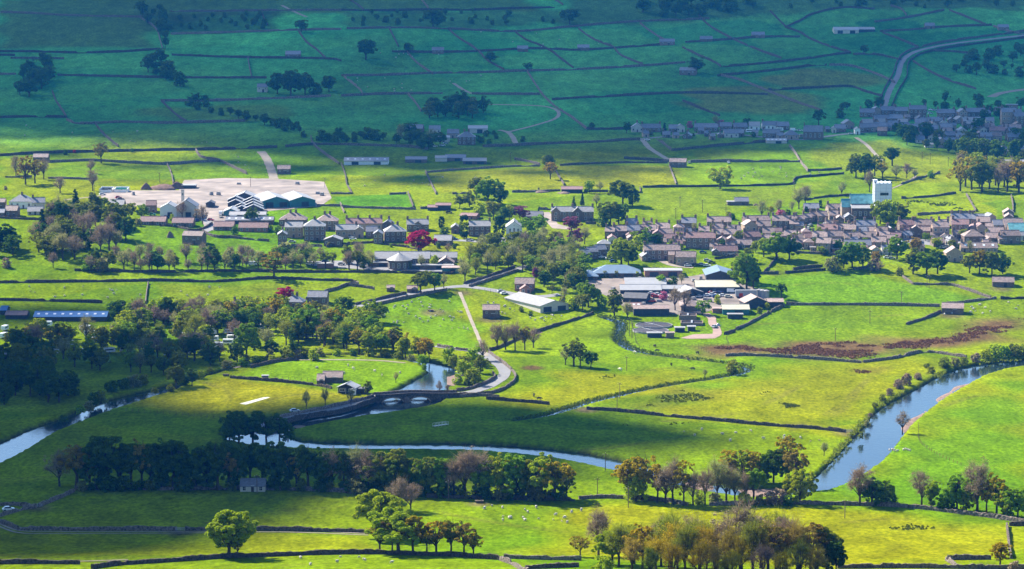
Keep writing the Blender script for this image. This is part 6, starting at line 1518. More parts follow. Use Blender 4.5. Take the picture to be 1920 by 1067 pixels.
TR = [
    # near trees along the lower wall
    (428, 1045, 98, 'Z', 1.16), (446, 1044, 40, 'o', 1.0), (720, 1008, 108, 'Y', 1.0), (770, 958, 50, 'B', 1.1), (748, 958, 62, 'B', .8), (712, 1038, 66, 'O', .9), (748, 1039, 100, 'Y', 1.2), (775, 1040, 84, 'g', 1.0), (735, 1037, 54, 't', 1),
    (818, 1041, 84, 'G', 1.0), (845, 1041, 82, 'o', 1.05), (870, 1042, 66, 'O', 1.0), (888, 1043, 46, 'G', 1.1), (800, 1040, 60, 'o', .9),
    (1122, 1042, 92, 'B', .9), (1088, 1044, 42, 'O', 1.2), (1148, 1058, 74, 'Y', 1), (1160, 1062, 90, 'a', .9), (1205, 1066, 108, 'G', .85), (1185, 1076, 74, 'E', 1), (1230, 1076, 78, 'A', 1), (1255, 1068, 108, 'a', 1), (1285, 1078, 96, 'a', .9), (1300, 1064, 98, 'B', 1), (1325, 1078, 104, 'A', .9), (1345, 1068, 104, 'B', .9), (1365, 1080, 92, 'E', 1),
    (1390, 1070, 112, 'B', 1), (1385, 1082, 74, 'A', 1), (1412, 1078, 104, 'a', 1), (1440, 1072, 108, 'E', .95), (1455, 1080, 96, 'O', 1), (1475, 1074, 104, 'B', 1), (1495, 1078, 100, 'E', 1), (1520, 1074, 92, 'O', .9), (1550, 1072, 92, 'V', 1), (1568, 1076, 60, 'D', .9), (1130, 1078, 40, 'y', 1.2), (1260, 1086, 64, 'A', 1.1), (1310, 1088, 70, 'A', 1), (1430, 1088, 70, 'B', 1.1), (1500, 1088, 66, 'a', 1.1),
    (1218, 1088, 60, 'a', 1), (1340, 1090, 62, 'E', 1.1), (1370, 1092, 58, 'A', 1.1), (1465, 1092, 60, 'A', 1.1), (1530, 1090, 62, 'E', 1), (1270, 1074, 86, 'A', .9), (1312, 1070, 90, 'a', .9), (1360, 1066, 98, 'A', .9), (1425, 1066, 104, 'A', .9), (1458, 1066, 104, 'a', .9), (1240, 1062, 96, 'B', .8), (1190, 1058, 88, 'a', .8),
    (1875, 1061, 50, 'K', 1.15), (1902, 1074, 24, 'k', 1.2),
    # shaded belt
    (143, 916, 92, 'O', 1.25), (112, 912, 60, 'B', 1), (168, 918, 86, 'D', .8), (186, 915, 92, 'T', .9), (205, 918, 92, 'T', 1), (226, 916, 88, 'D', .8), (246, 918, 90, 'T', 1), (266, 915, 92, 'O', .8), (284, 918, 84, 'T', 1), (304, 916, 92, 'D', .9), (326, 918, 88, 'T', 1.1), (348, 918, 92, 'D', .85), (368, 917, 84, 'T', 1), (388, 918, 90, 'D', .8), (408, 919, 88, 'T', 1), (428, 918, 84, 'O', .8), (446, 916, 90, 'D', .8),
    (470, 910, 86, 'T', 1), (492, 912, 88, 'T', 1), (515, 914, 90, 'D', .9), (538, 916, 84, 'D', .8), (556, 917, 78, 'G', .9), (578, 918, 80, 'T', 1), (600, 918, 84, 'D', .9), (622, 917, 80, 'B', 1.1), (645, 918, 76, 'T', .9), (668, 917, 78, 'b', .9), (690, 922, 84, 'B', 1.1), (655, 915, 50, 'V', .9),
    (722, 920, 84, 'V', 1.15), (752, 924, 86, 'V', 1.1), (735, 926, 70, 'D', 1), (780, 925, 74, 'S', 1), (805, 928, 80, 'V', .9), (830, 928, 78, 'S', .9), (852, 930, 78, 'T', 1), (872, 931, 92, 'B', 1.1), (893, 932, 86, 'B', 1), (915, 933, 76, 'S', .95), (940, 933, 82, 'Y', .9), (968, 934, 84, 'S', 1), (992, 935, 76, 'V', .9), (1015, 936, 86, 'Y', .9), (1040, 937, 84, 'G', 1), (1062, 936, 60, 'o', .9), (845, 932, 60, 'B', 1), (910, 934, 56, 'T', 1), (790, 930, 56, 'u', .7),
    (448, 832, 62, 'D', 1.0), (474, 831, 58, 'D', 1), (500, 831, 56, 'D', 1), (524, 830, 52, 'T', 1.1), (540, 828, 36, 'u', .9), (430, 826, 40, 'u', .9),
    # river bend, right
    (1178, 936, 84, 'G', 1.1), (1204, 938, 92, 'G', 1.15), (1192, 940, 60, 'y', .8), (1232, 942, 80, 'O', .8), (1248, 944, 80, 'B', .9), (1262, 945, 74, 'B', .9), (1282, 948, 86, 'G', .75), (1300, 948, 70, 'B', .9), (1322, 946, 72, 'B', .9), (1345, 942, 78, 'b', .9), (1362, 940, 72, 'B', .9), (1378, 942, 64, 'b', 1), (1398, 944, 66, 'B', .9), (1412, 944, 62, 't', 1.1),
    (1368, 905, 68, 'G', 1), (1392, 902, 66, 'Y', .9), (1412, 906, 60, 'G', .9), (1432, 906, 62, 'S', .9), (1450, 905, 66, 'D', 1), (1490, 910, 80, 'O', 1), (1478, 900, 78, 'G', .9), (1500, 944, 66, 'Y', .9), (1462, 944, 30, 'k', 1.2), (1445, 946, 26, 'k', 1.2), (1340, 945, 24, 'q', 1.2), (1395, 946, 26, 'y', 1.1), (1425, 947, 22, 'q', 1.1), (1312, 946, 22, 'y', 1), (1545, 855, 28, 'b', .9), (1478, 948, 22, 'u', 1),
    (1612, 948, 72, 'B', .95), (1634, 948, 60, 'D', 1.1), (1660, 948, 50, 'S', .95), (1650, 948, 34, 'u', 1), (1672, 948, 26, 'u', 1), (1728, 948, 60, 'B', .9), (1745, 953, 54, 'Y', .95), (1768, 956, 34, 'U', .8), (1794, 958, 66, 'S', .9), (1812, 960, 62, 'Y', .8), (1832, 962, 88, 'B', 1.05), (1850, 964, 66, 'g', .9), (1868, 966, 74, 'G', .9), (1888, 970, 68, 'Y', .9), (1908, 972, 62, 'S', 1), (1780, 958, 26, 'u', .9),
    # river bushes
    (1692, 812, 42, 'B', .9), (1686, 729, 20, 'k', 1.1), (1700, 722, 24, 'k', 1), (1668, 742, 16, 'k', 1), (1655, 752, 14, 'v', 1.2), (1640, 765, 12, 'v', 1.2), (1772, 690, 22, 'v', 1.3), (1790, 687, 18, 'q', 1.3), (1806, 684, 16, 'v', 1.4), (1830, 680, 20, 'k', 1.1), (1848, 676, 24, 'y', 1.2), (1866, 672, 28, 'y', 1.2), (1884, 670, 24, 'U', 1.2), (1902, 668, 26, 'v', 1.2), (1918, 667, 26, 'y', 1.2), (1632, 783, 10, 'k', 1.2), (1626, 800, 14, 'q', 1), (1614, 822, 14, 'v', .9), (1745, 700, 14, 'v', 1.3), (1722, 712, 14, 'k', 1.3),
    # meadow
    (1076, 686, 52, 'o', 1.15), (1088, 688, 46, 'o', .9), (1060, 684, 36, 'b', 1), (1108, 690, 36, 'D', .9), (932, 656, 48, 'B', 1), (948, 656, 46, 'B', .9), (966, 658, 52, 'B', .9), (984, 657, 48, 'O', .9), (1000, 652, 38, 'B', 1), (1375, 702, 30, 'v', 1), (1322, 708, 16, 'b', 1),
    # bridge and road side
    (868, 702, 30, 'y', 1.1), (885, 722, 34, 'v', 1.1), (900, 700, 34, 'V', 1), (858, 720, 22, 'y', 1), (905, 676, 40, 'B', 1), (890, 684, 36, 'U', 1), (872, 690, 24, 'V', 1), (850, 688, 24, 'v', 1), (842, 682, 34, 'U', .9), (824, 740, 26, 'B', .7), (838, 742, 20, 'B', .7), (574, 767, 34, 'b', .75), (610, 761, 34, 'b', .8), (690, 748, 36, 'o', .8), (658, 760, 30, 'b', .8), (742, 718, 22, 'b', .7), (795, 693, 12, 'U', 1), (892, 712, 22, 'y', 1.1), (910, 690, 18, 'U', 1),
    # field and garden trees
    (514, 523, 50, 'O', 1.35), (403, 510, 56, 'D', .95), (788, 549, 46, 'V', 1.15), (815, 546, 38, 'S', 1), (832, 540, 26, 'b', 1), (645, 588, 34, 'D', 1.25), (534, 565, 28, 'R', 1.5), (785, 472, 42, 'R', 1.55), (975, 414, 32, 'L', 1.1), (1072, 436, 34, 'L', 1.1), (1078, 462, 36, 'L', 1), (1096, 458, 34, 'b', 1),
    (200, 402, 14, 'l', 2.0), (870, 447, 46, 'W', .85), (936, 446, 44, 'W', 1.05), (1002, 446, 42, 'S', 1.25), (1070, 472, 38, 'C', 1.1), (1076, 388, 20, 'C', 1), (1092, 386, 26, 'C', .8), (1010, 398, 10, 'C', 1), (1118, 388, 24, 'b', 1), (1125, 362, 22, 'b', 1), (1105, 362, 24, 'S', .9), (828, 428, 24, 'W', 1), (834, 442, 18, 'u', 1.2), (1262, 466, 18, 'u', 1.2), (1058, 402, 16, 'C', .9),
    (470, 418, 28, 'D', 1.05), (506, 434, 14, 'y', 1.2), (522, 440, 18, 'u', 1), (440, 440, 18, 'u', .9), (242, 410, 34, 'V', .95), (266, 412, 30, 'S', 1.0), (342, 410, 32, 'B', 1), (370, 412, 22, 'k', .8), (380, 420, 34, 'B', .9), (260, 424, 16, 'q', 1), (322, 414, 14, 'y', .7), (196, 388, 20, 'Y', 1.2), (186, 392, 22, 'y', 1),
    (812, 52, 36, 'D', 1.3), (1068, 46, 34, 'D', 1.4), (686, 112, 42, 'D', 1.3), (765, 100, 22, 'D', 1.2), (920, 118, 22, 'D', 1.3), (990, 133, 16, 'D', 1.2), (1306, 138, 32, 'D', 1.2), (1620, 102, 20, 'D', .9), (565, 60, 26, 'D', 1.1), (617, 172, 32, 'D', 1.1), (92, 113, 12, 'D', 1), (1535, 238, 34, 'T', 1.1), (1110, 242, 14, 'u', 1), (1175, 250, 22, 'D', .9), (1246, 252, 22, 'C', 1.2), (1294, 240, 14, 'P', 1), (1352, 238, 14, 'P', 1.2), (1343, 238, 22, 'b', 1), (1400, 236, 16, 'u', 1.3), (980, 266, 12, 'u', 1),
    (520, 176, 42, 'D', .95), (545, 180, 50, 'D', 1.1), (572, 177, 42, 'D', 1), (592, 178, 26, 'u', 1.1), (190, 306, 40, 'O', 1.1), (123, 290, 11, 'u', .9), (140, 287, 7, 'l', 1), (248, 285, 8, 'u', 1), (48, 346, 52, 'O', .95), (66, 344, 48, 'O', 1), (82, 336, 38, 'B', .9), (30, 332, 40, 'B', .8), (170, 325, 26, 'B', 1), (174, 358, 42, 'B', .9), (113, 362, 30, 'B', 1.2), (10, 356, 8, 'k', 1),
    (1028, 318, 30, 'V', 1), (1032, 336, 36, 'O', .95), (1024, 312, 22, 'Y', .9), (893, 372, 42, 'V', .9), (915, 382, 52, 'S', 1.05), (938, 384, 40, 'D', 1), (862, 390, 26, 'V', 1), (880, 388, 30, 'V', 1), (925, 412, 40, 'V', .9), (945, 420, 36, 'D', .9), (900, 402, 26, 'y', 1), (955, 414, 32, 'Y', .9),
    (1168, 384, 52, 'V', 1.05), (1186, 388, 40, 'D', .9), (1144, 422, 46, 'V', 1.2), (1160, 420, 44, 'D', 1), (1130, 424, 28, 'u', 1), (1350, 354, 42, 'Y', 1.1), (1578, 368, 28, 'b', .9), (1498, 392, 40, 'b', 1), (1510, 386, 38, 'B', 1), (1460, 402, 28, 'b', 1.1), (1485, 398, 20, 'b', 1), (1428, 410, 34, 'b', 1), (1373, 412, 14, 'u', 1), (1366, 410, 16, 'y', 1), (1445, 405, 20, 'O', 1), (1464, 404, 12, 'P', 2), (1478, 404, 12, 'u', 1), (1538, 390, 16, 'W', 1), (1512, 398, 12, 'W', 1),
    (1605, 333, 46, 'V', 1), (1622, 335, 48, 'D', 1), (1640, 330, 44, 'o', 1), (1673, 311, 36, 'T', 1.4), (1655, 336, 36, 'G', 1), (1680, 336, 28, 'b', 1), (1700, 334, 28, 'B', 1), (1715, 336, 20, 'b', 1), (1745, 334, 16, 'U', 1), (1650, 420, 46, 'Y', 1), (1668, 421, 50, 'y', .8), (1690, 418, 40, 'V', 1), (1662, 424, 34, 'Y', 1.1), (1630, 360, 40, 'B', .8),
    (1455, 488, 58, 'S', 1.25), (1432, 482, 40, 'Y', 1), (1480, 486, 46, 'D', 1.1), (1400, 542, 70, 'S', .95), (1392, 528, 54, 'V', .9), (1412, 540, 46, 'D', 1), (1404, 492, 30, 'o', 1.1), (1385, 500, 24, 'B', 1.2), (1165, 499, 56, 'Y', 1.1), (1178, 498, 42, 'D', 1), (1210, 462, 34, 'S', 1), (1228, 464, 28, 'D', 1.1), (1195, 468, 30, 'y', .8), (1465, 560, 30, 'T', 1.1), (1276, 466, 14, 'y', 1),
    (1598, 502, 50, 'S', 1.1), (1618, 500, 44, 'S', .9), (1642, 506, 36, 'O', .9), (1682, 486, 46, 'S', 1.1), (1716, 482, 38, 'O', 1.1), (1712, 514, 58, 'V', .95), (1738, 516, 56, 'S', 1.05), (1758, 514, 50, 'D', 1), (1818, 512, 40, 'V', 1), (1836, 514, 50, 'G', .9), (1860, 516, 46, 'V', 1), (1880, 514, 40, 'D', 1), (1560, 510, 32, 'q', .9), (1572, 508, 28, 'y', .8), (1650, 512, 22, 'B', 1), (1686, 516, 16, 'v', 1.2), (1640, 508, 26, 'k', 1), (1582, 506, 42, 'D', 1),
    # industrial estate
    (1103, 575, 50, 'S', 1.05), (1092, 582, 36, 'V', 1), (1127, 580, 30, 'U', .8), (1152, 592, 50, 'V', .95), (1176, 600, 34, 'b', 1), (1240, 534, 20, 'U', 1.3), (1262, 534, 18, 'u', 1.2), (1278, 532, 18, 'b', 1.1), (1317, 590, 28, 'S', 1.15), (1346, 570, 20, 'y', .7), (1266, 582, 42, 'B', 1), (1284, 584, 40, 'B', .9), (1244, 562, 18, 'P', 1), (1134, 520, 14, 'q', .7), (1156, 520, 14, 'q', .7), (1195, 520, 12, 'y', .7), (1438, 580, 14, 'y', .8), (1424, 588, 14, 'v', 1), (1076, 580, 28, 'y', 1), (1058, 565, 26, 'b', 1), (1062, 548, 24, 'V', 1),
    (995, 592, 10, 'u', 1), (978, 585, 12, 'v', 1), (1055, 568, 14, 'q', 1), (1035, 552, 20, 'o', 1), (790, 500, 12, 'u', 1), (745, 504, 18, 'q', .7), (770, 505, 16, 'q', .6), (790, 503, 26, 'b', .9), (815, 500, 24, 'y', .8), (840, 476, 20, 'B', 1),
    (100, 502, 30, 'B', .9), (12, 502, 20, 'k', 1), (215, 602, 40, 'D', 1), (228, 590, 30, 'D', .9), (375, 590, 36, 'B', 1.1), (362, 588, 30, 'B', 1), (330, 726, 46, 'V', 1), (360, 724, 34, 'D', 1), (140, 742, 26, 'u', .8), (176, 758, 24, 'u', 1.1), (190, 756, 26, 'v', 1), (210, 735, 24, 'u', 1.3), (232, 730, 24, 'u', 1.2), (250, 726, 26, 'q', 1.3), (268, 722, 22, 'v', 1.2), (1738, 690, 10, 'v', 1.5),
    (505, 675, 24, 'q', .8), (535, 672, 26, 'y', .8), (588, 676, 26, 'y', .9), (460, 682, 20, 'q', .9), (560, 672, 20, 'k', 1),
]
for t_ in TR:
    tree(*t_[:4], *(t_[4:5]))
# the beech by the villas is a landmark
for o, look, px, py in list(THINGS):
    if look.endswith('rounded copper-red tree') and abs(px - 785) < 3:
        o['label'] = 'big wide copper-red beech beside the villas above the school'
        THINGS.remove((o, look, px, py))

# understorey of the shaded belt
scatter([(150, 921), (300, 921), (560, 921), (690, 928), (900, 938), (1060, 940), (1060, 934), (900, 930), (690, 918), (400, 914), (150, 914)], 70, 'uuqvu', (14, 34), 12, 77, 3.0, (0.9, 1.3))
# woods: every tree its own
scatter([(20, 690), (20, 650), (60, 646), (180, 642), (235, 612), (300, 600), (430, 600), (540, 620), (640, 650), (680, 660), (640, 668), (500, 676), (420, 690), (340, 705), (250, 700), (120, 690)], 88, 'DVoTbBYSoaVD', (34, 52), 13, 5)
scatter([(20, 656), (40, 640), (90, 634), (200, 632), (250, 592), (330, 596), (420, 592), (520, 590), (600, 604), (690, 612), (705, 630), (640, 648), (560, 628), (440, 612), (300, 618), (220, 642), (90, 652)], 84, 'YSGoVYbSYB', (26, 46), 13, 6)
scatter([(660, 628), (706, 600), (700, 640), (760, 660), (830, 676), (800, 680), (720, 672), (660, 662)], 16, 'YGoYSV', (36, 50), 15, 8)
for a_ in ((462, 668, 62, 'S', .9), (574, 636, 62, 'S', 1.05), (445, 680, 40, 'D', 1), (594, 634, 50, 'B', 1), (625, 622, 50, 'G', 1), (610, 648, 46, 'O', 1), (650, 655, 44, 'D', 1), (680, 630, 36, 'D', 1.2), (700, 628, 36, 'V', 1), (715, 658, 40, 'Y', .9), (735, 660, 40, 'O', .9), (760, 668, 44, 'O', .8), (785, 672, 40, 'V', .9), (805, 676, 42, 'G', .8), (365, 672, 50, 'B', 1.3)):
    tree(*a_)
scatter([(-10, 690), (30, 668), (70, 675), (110, 700), (130, 740), (110, 756), (0, 762), (-10, 740)], 24, 'DDTDV', (42, 58), 16, 9)
scatter([(60, 440), (80, 410), (130, 398), (180, 400), (220, 420), (248, 450), (240, 480), (150, 490), (90, 488), (60, 470)], 38, 'BBbDVVCo', (34, 52), 14, 10)
for a_ in ((98, 428, 56, 'Y', .8), (112, 432, 62, 'T', 1), (80, 445, 56, 'C', 1), (225, 448, 50, 'V', 1), (205, 470, 52, 'B', 1.2), (236, 452, 46, 'D', 1), (15, 466, 48, 'D', 1.2), (2, 470, 44, 'C', 1), (24, 478, 40, 'D', 1), (-8, 480, 30, 'D', 1)):
    tree(*a_)
scatter([(160, 512), (160, 494), (250, 490), (360, 488), (480, 486), (600, 486), (700, 488), (700, 508), (500, 508), (300, 512)], 56, 'bBBVbDqoBb', (24, 38), 13, 12, 2.0)
for a_ in ((285, 508, 42, 'D', 1), (165, 508, 24, 'U', 1.1), (190, 510, 28, 'V', 1), (670, 506, 40, 'o', .9), (655, 506, 36, 'B', 1), (440, 506, 34, 'D', .9), (455, 498, 40, 'B', .8)):
    tree(*a_)
scatter([(862, 530), (870, 505), (900, 480), (950, 465), (1000, 462), (1050, 468), (1085, 490), (1098, 520), (1085, 545), (1040, 550), (990, 515), (930, 512), (890, 528)], 54, 'bBaVoVaVbS', (28, 44), 16, 13)
for a_ in ((920, 490, 36, 'V', 1.2), (945, 482, 30, 'S', 1), (985, 470, 32, 'V', 1), (1038, 492, 32, 't', 1), (1020, 456, 30, 'b', 1), (1005, 528, 30, 'L', .8), (1060, 528, 40, 'D', 1), (1080, 542, 30, 'D', 1.2), (1020, 538, 34, 'D', 1.1)):
    tree(*a_)
scatter([(1790, 362), (1790, 350), (1930, 345), (1930, 362)], 16, 'GaBVGo', (46, 62), 15, 14, 1.5)
scatter([(1790, 318), (1800, 308), (1870, 312), (1930, 316), (1930, 324)], 12, 'GYoV', (16, 26), 13, 15, 1.5)
for a_ in ((1805, 308, 26, 'G', 1), (1800, 318, 30, 'B', .9), (1830, 316, 32, 'Y', 1)):
    tree(*a_)
scatter([(800, 222), (815, 205), (880, 203), (912, 212), (900, 222), (850, 226)], 13, 'DDDV', (28, 36), 14, 16)
scatter([(28, 180), (38, 140), (90, 135), (104, 150), (100, 172), (60, 182)], 12, 'DDT', (28, 40), 14, 17)
scatter([(262, 125), (300, 115), (320, 140), (345, 168), (330, 165), (290, 145)], 12, 'DDu', (18, 34), 12, 18)
scatter([(345, 195), (385, 192), (390, 208), (450, 218), (520, 230), (560, 240), (580, 262), (540, 248), (450, 226), (380, 212)], 22, 'uDuD', (12, 24), 14, 19)
scatter([(580, 262), (620, 256), (720, 262), (760, 270), (700, 272), (620, 270)], 14, 'uDu', (14, 24), 12, 20)
scatter([(720, 268), (760, 255), (800, 262), (830, 275), (790, 282)], 10, 'DDb', (22, 32), 13, 21)
scatter([(890, 260), (930, 252), (950, 262), (930, 272), (895, 272)], 6, 'u', (9, 14), 10, 22)
scatter([(255, 10), (300, 10), (310, 40), (320, 70), (312, 95), (296, 60), (270, 40)], 14, 'DuD', (14, 26), 12, 23)
scatter([(330, 60), (330, 30), (510, 26), (510, 56)], 22, 'uu', (8, 14), 14, 24)
scatter([(650, 50), (660, 24), (1040, 22), (1040, 48)], 26, 'uuD', (7, 14), 20, 25)
scatter([(1190, 30), (1190, 5), (1300, -5), (1400, 5), (1420, 20), (1300, 34)], 26, 'DuD', (14, 28), 13, 26)
scatter([(1430, 15), (1600, 0), (1900, -10), (1900, 12), (1700, 18), (1560, 16)], 24, 'uD', (8, 18), 18, 27)
scatter([(1780, 140), (1800, 115), (1850, 100), (1935, 95), (1935, 150), (1860, 140)], 22, 'uDuT', (12, 24), 15, 28)
scatter([(1560, 225), (1560, 205), (1620, 200), (1760, 196), (1860, 196), (1935, 210), (1935, 225), (1850, 228), (1700, 205), (1620, 212)], 24, 'DuDT', (14, 26), 14, 29)
scatter([(1640, 262), (1700, 240), (1760, 265), (1840, 245), (1930, 260), (1930, 300), (1830, 300), (1760, 285)], 34, 'DuDVT', (16, 34), 15, 30)
for a_ in ((1812, 300, 44, 'D', 1), (1870, 302, 40, 'D', 1), (1850, 298, 40, 'D', 1.1), (1900, 296, 36, 'T', 1)):
    tree(*a_)
scatter([(1170, 252), (1300, 248), (1420, 252), (1500, 256), (1500, 262), (1300, 256)], 12, 'uqu', (6, 12), 18, 31)
scatter([(1140, 440), (1300, 450), (1480, 452), (1640, 455), (1780, 462), (1900, 462), (1900, 476), (1640, 482), (1480, 482), (1300, 478), (1140, 478)], 20, 'SYVbSD', (16, 26), 26, 37)
scatter([(1180, 425), (1320, 432), (1500, 440), (1700, 445), (1860, 440), (1860, 452), (1500, 452), (1320, 445), (1180, 440)], 14, 'SVbY', (13, 20), 30, 38)
for k_, (bx, by) in enumerate(((395, 700), (425, 693), (455, 687), (482, 682), (510, 678), (540, 674), (570, 670), (600, 668), (632, 667), (662, 667), (694, 668), (722, 670), (748, 673), (772, 677), (792, 684), (345, 722), (375, 710), (320, 734), (290, 738), (168, 770), (150, 776), (120, 792))):
    tree(bx, by, 13 + (k_ * 7) % 9, 'vqUuyv'[k_ % 6], 1.25)
# small garden bushes in the town
scatter([(1300, 445), (1480, 440), (1620, 440), (1780, 452), (1780, 475), (1500, 480), (1300, 470)], 14, 'uUq', (7, 12), 30, 32)
scatter([(520, 462), (640, 455), (800, 455), (1000, 455), (1000, 470), (800, 466), (560, 466)], 14, 'uUqy', (7, 12), 20, 33)
# ------------------------------------------------------------------ sheep and cattle
def skin_body(name, verts, edges, radii, mat):
    me = bpy.data.meshes.new(name)
    me.from_pydata(verts, edges, [])
    o = bpy.data.objects.new(name, me)
    COL.objects.link(o)
    sk = o.modifiers.new('skin', 'SKIN')
    me.skin_vertices[0].data[0].use_root = True
    for i, r in enumerate(radii):
        me.skin_vertices[0].data[i].radius = r if isinstance(r, tuple) else (r, r)
    sb = o.modifiers.new('sub', 'SUBSURF')
    sb.levels = sb.render_levels = 1
    dg = bpy.context.evaluated_depsgraph_get()
    out = bpy.data.meshes.new_from_object(o.evaluated_get(dg))
    out.name = name
    bpy.data.objects.remove(o)
    out.materials.clear()
    out.materials.append(mat)
    out.polygons.foreach_set('use_smooth', [True] * len(out.polygons))
    return out


def quadruped(name, mat, L, hgt, fat, head_down):
    b, leg = hgt * 0.68, hgt * 0.36
    v = [(0, 0, b), (L * .36, 0, b * 1.02), (-L * .38, 0, b), (L * .56, 0, b * (0.9 if head_down else 1.3)), (L * .74, 0, b * (0.45 if head_down else 1.38)),
         (L * .34, .13, leg), (L * .34, .14, 0), (L * .34, -.13, leg), (L * .34, -.14, 0), (-L * .36, .13, leg), (-L * .40, .14, 0), (-L * .36, -.13, leg), (-L * .40, -.14, 0), (-L * .56, 0, b * .7)]
    e = [(0, 1), (0, 2), (1, 3), (3, 4), (1, 5), (5, 6), (1, 7), (7, 8), (2, 9), (9, 10), (2, 11), (11, 12), (2, 13)]
    r = [fat, fat * .86, fat * .9, fat * .45, fat * .3] + [fat * .24, fat * .18] * 4 + [fat * .14]
    return skin_body(name, v, e, r, mat)


SHEEP = [quadruped('sheep', M['wool'], 1.15, 0.85, 0.33, hd) for hd in (True, False)]
COWB = quadruped('cow', M['cowhide'], 2.1, 1.45, 0.42, True)
COWW = quadruped('cow', M['car_cream'], 2.1, 1.45, 0.42, True)
LAMBS = 0.62
FLOCKS = [  # (what the field is, group, outline or points, count)
    ('the pasture between footpath and lane', [(700, 582), (780, 562), (850, 556), (870, 590), (880, 620), (800, 612), (720, 606)], 44, 40),
    ('the pasture behind the lone field barn', [(900, 575), (910, 556), (980, 588), (1060, 590), (1040, 604), (950, 604)], 20, 41),
    ('the walled field under the dark hedge', [(5, 540), (120, 535), (270, 536), (270, 560), (60, 560)], 14, 42),
    ('the field by two grey hedge trees', [(285, 540), (470, 538), (480, 560), (420, 572), (290, 565)], 9, 43),
    ('the near pasture above the russet grove', [(880, 945), (1010, 950), (1110, 960), (1090, 985), (960, 985), (900, 975)], 20, 44),
    ('the long river meadow', [(1280, 800), (1400, 805), (1560, 818), (1530, 845), (1400, 830), (1260, 824)], 18, 45),
    ('the slope field west of the church tower', [(1380, 318), (1480, 310), (1560, 330), (1480, 340), (1380, 345)], 20, 46),
    ('the bracken-edged field below the corner barn', [(1740, 575), (1900, 562), (1915, 580), (1840, 590), (1780, 600)], 16, 47),
    ('the riverside field behind the pavilion', [(560, 690), (720, 684), (780, 690), (740, 712), (600, 705)], 8, 48),
    ('the foot of the picture below the lowest wall', [(560, 1046), (700, 1045), (760, 1062), (580, 1062)], 7, 49),
    ('the bright field below the milky yard', [(650, 322), (780, 328), (950, 330), (940, 350), (680, 350)], 10, 50),
    ('the shaded hill fields under the tree clump', [(640, 145), (900, 140), (960, 170), (760, 172), (660, 170)], 14, 51),
    ('the shaded hill fields beside the dark round tree', [(650, 112), (760, 118), (850, 96), (740, 92)], 9, 52),
    ('the shaded hill fields by the upper barns', [(880, 60), (1060, 62), (1150, 88), (940, 92)], 9, 53),
    ('the half-lit hill field above the long wall', [(30, 235), (230, 238), (500, 250), (480, 272), (60, 280)], 14, 54),
    ('the bright field beside the copper garden tree', [(400, 290), (470, 290), (480, 320), (440, 312)], 5, 55),
]
NS = 0
for where, poly, n, seed in FLOCKS:
    rng = np.random.default_rng(seed)
    p = np.array(poly, float)
    k = 0
    while k < n:
        x, y = rng.uniform(p[:, 0].min(), p[:, 0].max()), rng.uniform(p[:, 1].min(), p[:, 1].max())
        if not in_poly(np.array([x]), np.array([y]), p)[0]:
            continue
        c = P1(x, y)
        sc_ = (LAMBS if rng.random() < 0.3 else 1.0) * rng.uniform(1.0, 1.2)
        o = obj('sheep', SHEEP[NS % 2], None, c, rng.uniform(0, 6.28), (sc_,) * 3)
        thing(o, 'sheep', label=('small white lamb' if sc_ < 0.9 else 'white sheep') + (' grazing' if NS % 2 == 0 else ' with raised head') + f' in {where}', group=f'sheep in {where}')
        NS += 1
        k += 1
for x, y in ((1668, 846), (1673, 845), (1677, 846), (1683, 847), (1694, 845), (1698, 844), (1702, 845), (1706, 846)):
    o = obj('sheep', SHEEP[NS % 2], None, P1(x, y), RNG.uniform(0, 6.28))
    thing(o, 'sheep', label='white sheep in the tight line on the green bank of the broad river', group='line of sheep beside the broad river')
    NS += 1
for i, (x, y, ww) in enumerate(((1001, 744, 0), (1011, 750, 0), (1228, 651, 0), (1232, 660, 0), (1290, 676, 0), (1259, 686, 0), (1299, 694, 0), (1163, 695, 1), (1308, 664, 0), (1190, 663, 1), (1352, 436, 0), (1010, 356, 0))):
    o = obj('cow', COWW if ww else COWB, None, P1(x, y), RNG.uniform(0, 6.28))
    thing(o, 'cow', ('pale' if ww else 'black') + ' cow grazing', x, y, group='cattle in the beck meadow')

# ------------------------------------------------------------------ vehicles
prof_low = [(-2.05, 0.35), (2.05, 0.35), (2.12, 0.62), (1.95, 0.82), (0.95, 0.95), (-1.85, 0.98), (-2.1, 0.8)]
prof_cab = [(-1.75, 0.96), (0.98, 0.94), (0.32, 1.45), (-1.25, 1.47)]
_m = MB().extrude(prof_low, 'y', -0.84, 0.84)
CARB = {}
for k in ('white', 'red', 'silver', 'blue', 'black', 'green', 'cream', 'orange'):
    CARB[k] = _m.mesh('body', M['car_' + k])
CARG = MB().extrude(prof_cab, 'y', -0.72, 0.72).mesh('windows', M['glass'])
CARR = {}
for k in CARB:
    CARR[k] = MB().box((-0.47, 0, 1.48), (1.5, 1.3, 0.06)).mesh('roof_panel', M['car_' + k])
WHEEL = MB().tube((0, -0.1, 0), (0, 0.1, 0), 0.33, 0.33, 10).mesh('wheel', M['tyre'])
VANB = {k: MB().extrude([(-2.6, 0.4), (2.6, 0.4), (2.65, 1.0), (1.9, 1.3), (1.35, 2.25), (-2.6, 2.3)], 'y', -0.95, 0.95).mesh('body', M['car_' + k]) for k in ('white', 'red', 'silver')}
VANG = MB().extrude([(1.33, 1.35), (1.96, 1.3), (1.42, 2.1), (1.0, 2.1), (0.9, 1.35)], 'y', -0.965, 0.965).mesh('windows', M['glass'])
CVB = MB().extrude([(-2.6, 0.5), (2.6, 0.5), (2.75, 1.0), (2.4, 2.5), (-2.5, 2.55), (-2.7, 1.2)], 'y', -1.1, 1.1).mesh('body', M['car_white'])
